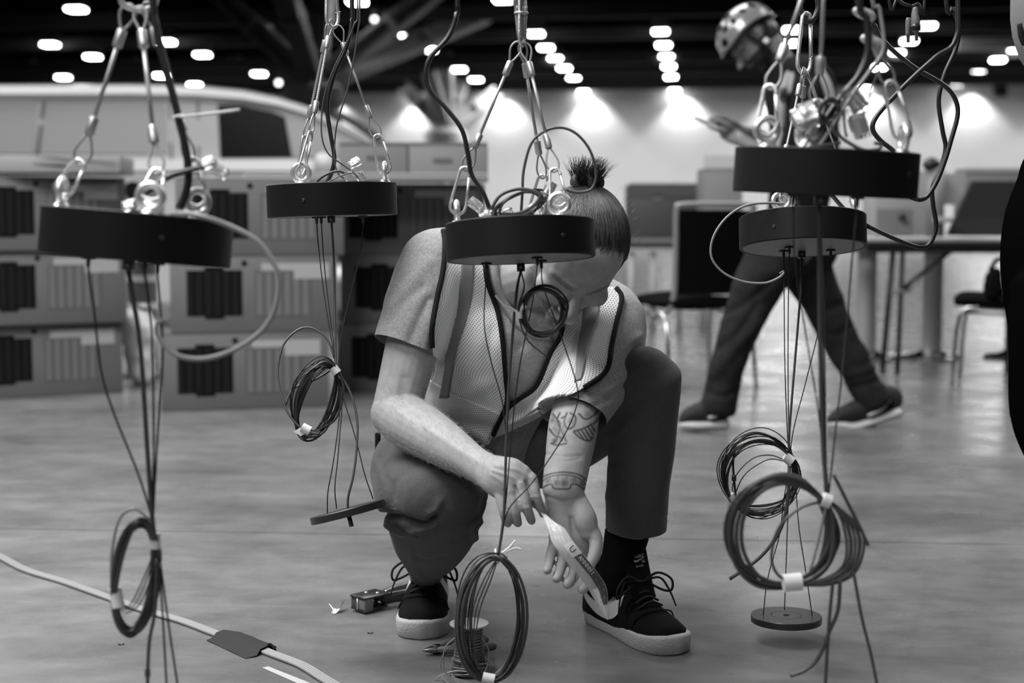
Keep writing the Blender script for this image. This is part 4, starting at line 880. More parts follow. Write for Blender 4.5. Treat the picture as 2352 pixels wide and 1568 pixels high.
# his right hand: back of the hand up, fingers bent down, index pinching the cord bag
D = 2.49
def fing(pts, rad, n=12): body.loft([P(*q) for q in pts], rad, up=CT, n=n, sub=4, cap=0.9)
body.loft([WR_R, P(1140, 1092, D + 0.005), P(1172, 1103, D - 0.008), P(1196, 1110, D - 0.012)], [(0.029, 0.025), (0.036, 0.024), (0.040, 0.023), (0.034, 0.019)], up=CT, n=20)
fing([(1196, 1092, D - 0.006), (1220, 1097, D - 0.016), (1231, 1140, D - 0.03), (1243, 1168, D - 0.02), (1247, 1181, D - 0.012)], [0.0112, 0.0106, 0.0095, 0.0082, 0.0068])
fing([(1172, 1104, D - 0.004), (1194, 1112, D - 0.022), (1209, 1165, D - 0.036), (1219, 1189, D - 0.018), (1221, 1196, D - 0.004)], [0.0115, 0.0108, 0.0098, 0.0088, 0.0075])
fing([(1150, 1112, D), (1168, 1122, D - 0.02), (1183, 1178, D - 0.03), (1188, 1198, D - 0.012), (1190, 1201, D + 0.002)], [0.0112, 0.0104, 0.0094, 0.0086, 0.0075])
fing([(1135, 1118, D + 0.006), (1146, 1132, D - 0.012), (1159, 1181, D - 0.02), (1165, 1199, D - 0.004), (1168, 1202, D + 0.008)], [0.0105, 0.0098, 0.009, 0.0082, 0.007])
fing([(1175, 1112, D + 0.02), (1212, 1140, D + 0.03), (1238, 1160, D + 0.022), (1252, 1178, D + 0.006)], [0.016, 0.0125, 0.0108, 0.0085])
# his left hand: palm up, thumb to the picture's right, four fingers curling under the bag
D = 2.50
body.loft([WR_L, P(1302, 1160, D), P(1312, 1205, D - 0.004), P(1312, 1245, D - 0.006), P(1308, 1268, D)], [(0.034, 0.026), (0.038, 0.022), (0.041, 0.019), (0.040, 0.017), (0.034, 0.013)], up=CT, n=22)
body.loft([P(1330, 1160, D - 0.005), P(1345, 1195, D - 0.02), P(1352, 1222, D - 0.022)], [0.019, 0.021, 0.016], up=CT, n=16)
fing([(1345, 1195, D - 0.015), (1368, 1236, D - 0.028), (1366, 1272, D - 0.04), (1352, 1302, D - 0.046)], [0.0145, 0.0128, 0.0115, 0.009])
fing([(1340, 1262, D), (1352, 1305, D - 0.004), (1350, 1338, D - 0.02), (1337, 1354, D - 0.034)], [0.0112, 0.0108, 0.0098, 0.0088])
fing([(1318, 1268, D), (1322, 1300, D - 0.012), (1314, 1330, D - 0.03), (1303, 1341, D - 0.044)], [0.0115, 0.0112, 0.0102, 0.0092])
fing([(1294, 1262, D), (1292, 1290, D - 0.016), (1285, 1316, D - 0.034), (1278, 1328, D - 0.046)], [0.0112, 0.0108, 0.0098, 0.0088])
fing([(1274, 1248, D - 0.002), (1266, 1272, D - 0.018), (1261, 1298, D - 0.034), (1257, 1310, D - 0.044)], [0.0102, 0.0098, 0.009, 0.008])
bme = remesh(body, 0.0021, 9, 0.5)
# creases, knuckles, tendons, elbow pit
sculpt(bme, [([(1208, 1104), (1222, 1146), (1233, 1188)], 2.4, -0.0042), ([(1183, 1116), (1197, 1160), (1206, 1203)], 2.4, -0.0042), ([(1158, 1126), (1171, 1165), (1177, 1204)], 2.4, -0.004), ([(1330, 1285), (1327, 1310), (1322, 1340)], 2.2, -0.0035), ([(1305, 1285), (1300, 1310), (1292, 1335)], 2.2, -0.0035), ([(1280, 1275), (1274, 1295), (1270, 1318)], 2.2, -0.0035), ([(1255, 1042), (1290, 1048), (1335, 1046)], 4, -0.0012), ([(1262, 1052), (1300, 1058), (1335, 1052)], 4, -0.0010), ([(1258, 1140), (1295, 1150), (1340, 1142)], 4, -0.0012),
             ([(1312, 1190), (1318, 1230), (1334, 1262)], 5, -0.003), ([(1262, 1226), (1285, 1240), (1320, 1250)], 4, -0.0014), ([(1344, 1240), (1358, 1238), (1370, 1242)], 3, -0.001),
             ([(1128, 1090), (1160, 1110), (1180, 1130)], 4, 0.0012), ([(1130, 1080), (1175, 1095), (1196, 1110)], 4, 0.0014), ([(1140, 1070), (1190, 1080), (1215, 1095)], 4, 0.0012),
             ([(1222, 1097), (1221, 1098)], 8, 0.002), ([(1195, 1112), (1196, 1114)], 8, 0.0022), ([(1169, 1124), (1170, 1126)], 8, 0.002), ([(1225, 1140), (1238, 1142)], 4, 0.001), ([(1202, 1166), (1216, 1166)], 4, 0.001),
             ([(985, 985), (1050, 1030), (1110, 1065)], 10, 0.0018), ([(930, 870), (925, 930), (960, 960)], 10, -0.002)])
_hl = (getco(bme) - np.array(HC)) @ np.array(HM) / HS
bm = bmesh.new(); bm.from_mesh(bme); bm.verts.ensure_lookup_table()
_sv = [bm.verts[i] for i in np.where((np.linalg.norm(_hl, axis=1) < 0.16) & (_hl[:, 1] > 0.0))[0]]
for _ in range(14): bmesh.ops.smooth_vert(bm, verts=_sv, factor=0.5, use_axis_x=True, use_axis_y=True, use_axis_z=True)
bm.to_mesh(bme); bm.free(); bme.update()
co = getco(bme); px, py, pd_ = proj(co); no = getno(bme); front = (no @ np.array(CT)) > -0.1
tint = np.ones(len(co))
# tattoos on the left forearm: lines and shading printed on the skin
arm = front & (px > 1228) & (px < 1392) & (py > 930) & (py < 1135) & (pd_ < 2.8)
tx, ty = px[arm], py[arm]; ink = np.zeros(arm.sum())
def line(pts, wd, a): 
    global ink
    ink = np.maximum(ink, a * np.exp(-(dist_poly(tx, ty, pts) / wd) ** 2))
for pts in ([(1270, 950), (1286, 975), (1278, 1010), (1266, 1018)], [(1286, 948), (1280, 965), (1290, 990), (1300, 1012)], [(1262, 985), (1274, 1000), (1290, 1005)], [(1302, 948), (1296, 968), (1304, 984), (1318, 978), (1322, 958), (1310, 948)],
            [(1318, 990), (1340, 984), (1366, 970), (1374, 962)], [(1318, 992), (1334, 1006), (1352, 1012), (1362, 1004)], [(1326, 988), (1342, 1010)], [(1334, 985), (1350, 1010)], [(1342, 982), (1357, 1006)], [(1350, 978), (1362, 998)], [(1357, 974), (1366, 990)],
            [(1330, 950), (1344, 962), (1360, 956), (1372, 944)], [(1290, 960), (1298, 956)], [(1268, 1018), (1280, 1022), (1300, 1018)]): line(pts, 2.4, 0.75)
for c, r, a in (((1282, 990), 12, 0.45), ((1275, 1012), 8, 0.65), ((1311, 968), 9, 0.4), ((1345, 996), 10, 0.3), ((1290, 1008), 6, 0.6), ((1350, 953), 9, 0.4), ((1270, 965), 7, 0.5)): ink = np.maximum(ink, a * np.exp(-((tx - c[0]) ** 2 + (ty - c[1]) ** 2) / r ** 2))
for pts, wd, a in (([(1238, 1108), (1252, 1092), (1292, 1084), (1330, 1090), (1348, 1104)], 2.2, 0.7), ([(1240, 1114), (1256, 1097), (1292, 1090), (1326, 1096), (1346, 1112)], 2.0, 0.65), ([(1240, 1124), (1258, 1113), (1268, 1113), (1273, 1121), (1306, 1122), (1312, 1113), (1324, 1112), (1345, 1126)], 2.4, 0.75)): line(pts, wd, a)
for k in range(16): line([(1244 + 6.4 * k, 1101 - 8 * math.sin(k / 15 * 3.14)), (1247 + 6.4 * k, 1113 - 8 * math.sin(k / 15 * 3.14) + 6 * (5 < k < 12))], 1.6, 0.3 + 0.25 * (k % 3 == 0))
for k in range(9): line([(1266 + 4 * k, 952 + 3 * k), (1276 + 3 * k, 968 + 5 * k), (1270 + 4 * k, 985 + 4 * k)], 1.6, 0.4)
for c, r, a in (((1258, 1104), 7, 0.5), ((1278, 1108), 10, 0.6), ((1296, 1109), 11, 0.65), ((1318, 1103), 9, 0.5), ((1336, 1112), 9, 0.55)): ink = np.maximum(ink, a * np.exp(-((tx - c[0]) ** 2 + (ty - c[1]) ** 2) / r ** 2))
tint[arm] *= 1 - np.minimum(ink * 1.2, 0.9)
# beard and brows, in the head's own frame
hl = (co - np.array(HC)) @ np.array(HM) / HS
bd = (hl[:, 1] > -0.02) & (hl[:, 2] < -0.045) & (hl[:, 2] > -0.15) & (np.abs(hl[:, 0]) < 0.09) & (np.linalg.norm(hl, axis=1) < 0.17)
side = (np.abs(hl[:, 0]) > 0.05) & (hl[:, 1] > -0.01) & (hl[:, 1] < 0.045) & (hl[:, 2] < 0.0) & (hl[:, 2] > -0.12) & (np.linalg.norm(hl, axis=1) < 0.17)
lips = (np.abs(hl[:, 0]) < 0.022) & (hl[:, 2] > -0.09) & (hl[:, 2] < -0.07); bd &= ~lips
nose = (hl[:, 1] > 0.094); bd &= ~nose
def soft(c, r): return np.clip(1.7 * (1 - (((np.abs(hl[:, 0]) - c[0]) / r[0]) ** 2 + ((hl[:, 1] - c[1]) / r[1]) ** 2 + ((hl[:, 2] - c[2]) / r[2]) ** 2)), 0, 1)
bw = np.maximum(soft((0.0, 0.062, -0.105), (0.066, 0.052, 0.042)), soft((0.062, 0.024, -0.062), (0.03, 0.034, 0.062))); bw *= ~(lips | nose); bw *= np.linalg.norm(hl, axis=1) < 0.17
tint *= 1 - 0.55 * bw
brow = (np.abs(np.abs(hl[:, 0]) - 0.03) < 0.024) & (np.abs(hl[:, 2] - 0.004 + np.abs(hl[:, 0]) * 0.05) < 0.006) & (hl[:, 1] > 0.06); tint *= 1 - 0.4 * np.clip(1.5 * (1 - ((np.abs(np.abs(hl[:, 0]) - 0.032) / 0.026) ** 2 + ((hl[:, 2] - 0.002) / 0.009) ** 2)), 0, 1) * (hl[:, 1] > 0.05) * (np.linalg.norm(hl, axis=1) < 0.17)
set_tint(bme, tint)
MAN = thing('person', 'kneeling man with topknot, mesh safety vest, tee shirt and tattooed forearm', 'person', V(0.06, 2.95, 0))
BODY = obj('body', bme, SKIN, MAN)
body_bvh = None

# ---- tee shirt
sh = MB()
sh.loft([P(1130, 985, 3.08), P(1150, 900, 2.99), P(1185, 770, 2.885), P(1205, 675, 2.85)], [(0.165, 0.125), (0.16, 0.12), (0.182, 0.118), (0.13, 0.085)], up=CT, n=32)
sh.loft([P(1205, 660, 2.85), P(1080, 610, 2.82), P(1010, 600, 2.81), SH_R, P(962, 700, 2.765), P(930, 800, 2.745), P(920, 832, 2.74)], [(0.085, 0.085), (0.075, 0.075), (0.066, 0.066), (0.068, 0.068), (0.068, 0.066), (0.066, 0.065), (0.065, 0.065)], up=CT, n=26, cap=0.3)
sh.loft([P(1225, 670, 2.86), P(1330, 705, 2.86), P(1385, 715, 2.85), SH_L, P(1388, 830, 2.755), P(1332, 925, 2.68), P(1290, 992, 2.645)], [(0.085, 0.085), (0.075, 0.075), (0.066, 0.064), (0.066, 0.064), (0.068, 0.068), (0.066, 0.066), (0.062, 0.062)], up=CT, n=26)
sme = remesh(sh, 0.005, 8, 0.5)
cutplane(sme, P(930, 797, 2.745), (P(905, 870, 2.735) - P(962, 700, 2.765)) + CR * -0.006, 0.115)
cutplane(sme, P(1314, 954, 2.665), P(1296, 1000, 2.64) - P(1324, 900, 2.69), 0.115)
sculpt(sme, [([(985, 580), (1012, 590), (1030, 575)], 3, -0.0016), ([(965, 575), (985, 595), (1000, 640)], 4, -0.0016), ([(870, 745), (935, 775), (1000, 822)], 3, -0.001), ([(900, 700), (950, 640), (985, 600)], 14, 0.004), ([(890, 735), (930, 690), (970, 660)], 12, -0.004), ([(940, 790), (960, 740), (985, 690)], 12, -0.005), ([(975, 800), (985, 750), (992, 700)], 9, 0.004),
             ([(1400, 870), (1430, 840), (1465, 800)], 9, -0.005), ([(1390, 900), (1430, 870), (1462, 840)], 9, 0.004), ([(1370, 930), (1410, 905), (1440, 880)], 8, -0.004), ([(1395, 830), (1430, 800), (1470, 770)], 8, 0.0035), ([(1250, 945), (1300, 950), (1372, 950)], 3, -0.001), ([(1330, 880), (1360, 900), (1400, 910)], 9, -0.004), ([(1290, 900), (1320, 925), (1350, 935)], 8, 0.003),
             ([(1180, 700), (1195, 800), (1190, 900)], 16, -0.004), ([(1215, 760), (1205, 850), (1185, 930)], 12, 0.004), ([(1150, 650), (1165, 720), (1170, 800)], 10, 0.003), ([(1235, 740), (1215, 780), (1190, 800)], 10, -0.004)])
noise_disp(sme, 9, 0.005, 5); noise_disp(sme, 26, 0.0016, 9)
sculpt(sme, [([(1160 + 6 * k, 640 + 60 * k), (1185 + 6 * k, 690 + 60 * k)], 6, 0.0015) for k in range(4)])
SH = obj('t_shirt', sme, SHIRT, MAN); sh_bvh = bvh(sme)
sh_loc = WL[MAN.name_full]
def hit_shirt(x, y):
    r = ray(x, y); h = sh_bvh.ray_cast(CO - sh_loc, r.normalized())
    if h[0] is None: return None
    return (h[0] + sh_loc - CO).dot(CF)
obj('neckband', MB().tube([P(x, y, (hit_shirt(x, y) or 2.76) - 0.004) for x, y in [(1130, 590), (1138, 640), (1157, 690), (1185, 735), (1222, 764), (1262, 770)]], 0.009, 10, 4), SHIRT, SH)

# ---- safety vest: cloth panels draped over the shirt
def mesh_mat():
    m = bpy.data.materials.new('perforated_vest_mesh'); m.use_nodes = True; N, L = nt(m); b = N['Principled BSDF']
    uv = N.new('ShaderNodeUVMap'); sx = N.new('ShaderNodeSeparateXYZ'); L.new(uv.outputs[0], sx.inputs[0])
    def M_(op, a, c=None):
        n = N.new('ShaderNodeMath'); n.operation = op
        for i, q in enumerate((a, c)):
            if q is None: continue
            if isinstance(q, (int, float)): n.inputs[i].default_value = q
            else: L.new(q, n.inputs[i])
        return n.outputs[0]
    S_ = 165.0
    u = M_('MULTIPLY', sx.outputs[0], S_); v = M_('MULTIPLY', sx.outputs[1], S_ * 1.5)
    off = M_('MULTIPLY', M_('MODULO', M_('FLOOR', v), 2.0), 0.5)
    du = M_('SUBTRACT', M_('FRACT', M_('ADD', u, off)), 0.5); dv = M_('SUBTRACT', M_('FRACT', v), 0.5)
    r = M_('SQRT', M_('ADD', M_('MULTIPLY', du, du), M_('MULTIPLY', M_('MULTIPLY', dv, dv), 0.45)))
    k = N.new('ShaderNodeMapRange'); k.inputs[1].default_value = 0.15; k.inputs[2].default_value = 0.22; k.inputs[3].default_value = 0.12; k.inputs[4].default_value = 0.86; L.new(r, k.inputs[0])
    L.new(k.outputs[0], b.inputs['Base Color']); b.inputs['Roughness'].default_value = 0.75; b.inputs['Specular IOR Level'].default_value = 0.2; return m
VEST = mesh_mat(); PIPE = mat('black_binding', 0.008, 0.8, spec=0.2); STRIPE = mat('grey_reflective_tape', 0.23, 0.5, spec=0.4)
def resample(pts, n):
    A = catmull([(x, y, 0) for x, y in pts], 8); A = np.array(A)[:, :2]; s_ = np.r_[0, np.cumsum(np.linalg.norm(np.diff(A, axis=0), axis=1))]
    t = np.linspace(0, s_[-1], n); return np.stack([np.interp(t, s_, A[:, 0]), np.interp(t, s_, A[:, 1])], 1)
def drape(left, right, nu, nv, off, name, m, par, th=0.0022, bulge=None, dmin=None):
    A, B = resample(left, nv), resample(right, nv); D = np.full((nv, nu), np.nan); X = np.zeros((nv, nu, 2))
    for i in range(nv):
        for j in range(nu):
            q = A[i] + (B[i] - A[i]) * j / (nu - 1); X[i, j] = q; h = hit_shirt(q[0], q[1])
            if h is not None: D[i, j] = h
    # carry the cloth past the shirt's outline, then relax it
    for _ in range(60):
        if not np.isnan(D).any(): break
        E = D.copy()
        for i, j in zip(*np.where(np.isnan(D))):
            w_ = D[max(0, i - 1):i + 2, max(0, j - 1):j + 2]
            if (~np.isnan(w_)).any(): E[i, j] = np.nanmean(w_) + 0.002
        D = E
    D0 = D.copy()
    for _ in range(10):
        E = np.pad(D, 1, mode='edge'); D = 0.5 * D + 0.125 * (E[:-2, 1:-1] + E[2:, 1:-1] + E[1:-1, :-2] + E[1:-1, 2:]); D = np.minimum(D, D0)
    if bulge is not None:
        for line_, wd, amp in bulge: D = D - amp * np.exp(-(dist_poly(X[:, :, 0].ravel(), X[:, :, 1].ravel(), line_) / wd) ** 2).reshape(D.shape)
    Q = np.array([[P(X[i, j, 0], X[i, j, 1], D[i, j] - off)[:] for j in range(nu)] for i in range(nv)])
    v = np.concatenate([Q.reshape(-1, 3), (Q + np.array(CF) * th).reshape(-1, 3)]); f = []; n = nu * nv
    for i in range(nv - 1):
        for j in range(nu - 1):
            a = i * nu + j; f.append((a, a + nu, a + nu + 1, a + 1)); f.append((n + a, n + a + 1, n + a + nu + 1, n + a + nu))
    edge = [(0, j) for j in range(nu)] + [(i, nu - 1) for i in range(1, nv)] + [(nv - 1, j) for j in range(nu - 2, -1, -1)] + [(i, 0) for i in range(nv - 2, 0, -1)]
    e = [i * nu + j for i, j in edge]
    for a, b2 in zip(e, e[1:] + e[:1]): f.append((a, b2, n + b2, n + a))
    mb = MB().add(v, f); me = mb.mesh(name); uvl = me.uv_layers.new(name='UVMap')
    # cloth coordinates in metres along the cloth
    w_ = np.r_[0, np.cumsum(np.linalg.norm(np.diff(Q[:, nu // 2], axis=0), axis=1))]; cu = np.zeros((nv, nu))
    for i in range(nv): cu[i, 1:] = np.cumsum(np.linalg.norm(np.diff(Q[i], axis=0), axis=1))
    cu -= cu.mean(1, keepdims=True); uvv = np.stack([cu, np.repeat(w_[:, None], nu, 1)], 2).reshape(-1, 2); uvv = np.concatenate([uvv, uvv])
    for lp in me.loops: uvl.data[lp.index].uv = uvv[lp.vertex_index]
    return obj(name, me, m, par), Q
def binding(Q, par, r=0.0048): 
    return obj('binding', MB().tube([Vector(q) - CF * 0.001 for q in Q], r, 8, 1), PIPE, par)
folds_l = [([(1010, 760), (1000, 800), (985, 840)], 10, 0.006), ([(1040, 940), (1080, 900), (1120, 880)], 16, 0.006), ([(1000, 900), (1060, 960), (1140, 985)], 12, -0.006), ([(1090, 700), (1100, 800), (1095, 900)], 18, 0.005), ([(1060, 985), (1100, 1000), (1120, 1020)], 10, 0.008), ([(1130, 760), (1120, 850), (1140, 930)], 10, -0.004)]
vest_l, QL = drape([(1018, 528), (1022, 560), (1018, 620), (1003, 690), (992, 760), (995, 815), (1000, 850), (985, 890), (966, 938)], [(1110, 560), (1114, 600), (1120, 650), (1143, 715), (1154, 780), (1161, 860), (1165, 920), (1150, 960), (1122, 1022)], 44, 64, 0.010, 'vest_front', VEST, MAN, bulge=folds_l)
vest_lb, QB = drape([(982, 868), (1030, 898), (1090, 925), (1150, 950)], [(962, 936), (1010, 964), (1070, 992), (1114, 1027)], 20, 30, 0.0125, 'vest_side', VEST, MAN, bulge=folds_l)
folds_r = [([(1300, 790), (1290, 860), (1270, 920)], 14, 0.006), ([(1240, 920), (1280, 900), (1330, 880)], 12, 0.003), ([(1210, 960), (1190, 935), (1180, 920)], 14, -0.005), ([(1350, 740), (1340, 800), (1330, 860)], 12, -0.005), ([(1170, 975), (1200, 960), (1235, 935)], 9, 0.008)]
vest_r, QR = drape([(1270, 640), (1292, 720), (1288, 768), (1264, 812), (1240, 872), (1222, 897), (1190, 918), (1158, 948), (1133, 1000)], [(1415, 660), (1428, 684), (1416, 740), (1405, 792), (1393, 850), (1345, 888), (1292, 918), (1232, 962), (1135, 1006)], 44, 60, 0.011, 'vest_front', VEST, MAN, bulge=folds_r)
binding([q for q in QL[:, -1]][2:54], vest_l); binding([q for q in QL[:, 0]][:42], vest_l, 0.0052); binding([q for q in QR[:, 0]][8:], vest_r); binding([q for q in QR[:, -1]][:32], vest_r, 0.0052)
def strip(left, right, par, off=0.013): return drape(left, right, 7, 30, off, 'reflective_strip', STRIPE, par, 0.001)[0]
strip([(1060, 580), (1058, 640), (1052, 700), (1043, 740), (1025, 800), (1020, 850), (1008, 915)], [(1089, 580), (1088, 640), (1083, 690), (1068, 745), (1050, 800), (1037, 865), (1030, 915)], vest_l, 0.0135)
strip([(1338, 690), (1336, 740), (1326, 800), (1322, 850), (1318, 880)], [(1382, 690), (1372, 740), (1352, 790), (1342, 840), (1334, 872)], vest_r, 0.0135)

# back of the vest
bk = MB(); bk.loft([P(1140, 960, 3.07), P(1150, 900, 3.01), P(1185, 770, 2.915), P(1190, 690, 2.88), P(1190, 640, 2.86)], [(0.168, 0.125), (0.165, 0.12), (0.186, 0.118), (0.17, 0.1), (0.13, 0.07)], up=CT, n=36, cap=0.3)
bkm = bk.mesh('vest_back'); bm = bmesh.new(); bm.from_mesh(bkm)
fs = [f for f in bm.faces if (f.normal.dot(CT) > -0.5)]; bmesh.ops.delete(bm, geom=fs, context='FACES'); bm.to_mesh(bkm); bm.free()
obj('vest_back', bkm, mat('vest_back_cloth', 0.5, 0.8), MAN)

# ---- trousers
tr = MB()
HP = P(1110, 1010, 3.12)
KN_R, AN_R, HIP_R, HIP_L = P(992, 1148, 2.69), P(975, 1310, 3.03), P(985, 1030, 3.13), P(1225, 1010, 3.10)
tr.loft([P(1000, 1040, 3.17), P(1115, 1035, 3.16), P(1215, 1035, 3.15)], [(0.085, 0.11), (0.088, 0.115), (0.085, 0.11)], up=CT, n=24)
tr.loft([P(985, 1045, 3.14), P(975, 1068, 2.98), P(985, 1110, 2.82), P(995, 1142, 2.69), P(1006, 1150, 2.65)], [(0.105, 0.09), (0.112, 0.096), (0.112, 0.096), (0.106, 0.088), (0.088, 0.074)], up=CU, n=30, cap=0.75)
tr.loft([P(1003, 1170, 2.665), P(992, 1215, 2.73), P(985, 1262, 2.86), P(980, 1300, 2.965), P(978, 1335, 3.02)], [(0.085, 0.07), (0.086, 0.066), (0.066, 0.056), (0.040, 0.044), (0.032, 0.040)], up=CT, n=26, cap=0.5)
tr.loft([P(1225, 1030, 3.11), P(1290, 990, 2.99), P(1385, 930, 2.86), P(1462, 880, 2.76), P(1487, 868, 2.74)], [(0.09, 0.09), (0.095, 0.095), (0.09, 0.088), (0.08, 0.075), (0.07, 0.065)], up=CU, n=28, cap=0.8)
tr.loft([P(1490, 858, 2.74), P(1484, 920, 2.765), P(1474, 1020, 2.80), P(1466, 1120, 2.83), P(1462, 1215, 2.86), P(1462, 1260, 2.87)], [(0.064, 0.066), (0.066, 0.07), (0.066, 0.07), (0.063, 0.066), (0.062, 0.064), (0.062, 0.064)], up=CT, n=26, cap=0.5)
tme = remesh(tr, 0.005, 10, 0.5)
cutplane(tme, P(1462, 1209, 2.86), (P(1462, 1240, 2.865) - P(1465, 1170, 2.85)), 0.22)
cutplane(tme, P(982, 1330, 3.0), (P(978, 1335, 3.02) - P(985, 1262, 2.86)) , 0.09)
fl = [([(848, 1190), (885, 1184), (930, 1193), (975, 1206), (1002, 1190)], 7, -0.016), ([(890, 1203), (925, 1222), (960, 1218), (998, 1204)], 7, 0.007), ([(905, 1205), (935, 1222), (955, 1230)], 4, -0.007), ([(985, 1180), (1002, 1170), (1012, 1150)], 7, 0.004), ([(862, 1060), (880, 1110), (892, 1150)], 5, 0.002), ([(872, 1050), (893, 1110), (906, 1145)], 5, -0.002)]
for k in range(7): fl.append(([(862 + 4 * k, 1085 + 14 * k), (885 + 4 * k, 1098 + 13 * k), (905 + 3 * k, 1110 + 12 * k)], 4.5, -0.0028)); fl.append(([(866 + 4 * k, 1092 + 14 * k), (888 + 4 * k, 1105 + 13 * k)], 4, 0.0022))
fl += [([(1080, 1205), (1100, 1180), (1112, 1150)], 8, -0.005), ([(1095, 1240), (1085, 1215), (1105, 1195)], 7, 0.006), ([(955, 1280), (985, 1290), (1020, 1280)], 7, -0.004), ([(945, 1260), (950, 1300), (975, 1335)], 6, 0.003), ([(925, 1275), (950, 1215)], 2.5, 0.0012),
       ([(1420, 960), (1460, 930), (1500, 915)], 14, -0.004), ([(1400, 1000), (1440, 980), (1480, 940)], 12, 0.004), ([(1410, 1060), (1450, 1030), (1490, 1000)], 14, -0.004), ([(1400, 1140), (1430, 1120), (1470, 1110)], 14, 0.003), ([(1392, 1185), (1460, 1188), (1536, 1187)], 3, -0.0012), ([(1410, 900), (1440, 870), (1480, 830)], 9, 0.003), ([(1390, 1190), (1392, 1100), (1405, 1000)], 3, 0.0012)]
sculpt(tme, fl); noise_disp(tme, 12, 0.0022, 12)
TRO = obj('trousers', tme, TROU, MAN)
obj('belt_loop', MB().box(P(868, 1020, 3.0), (0.012, 0.01, 0.05), None, 0.003), PIPE, TRO)
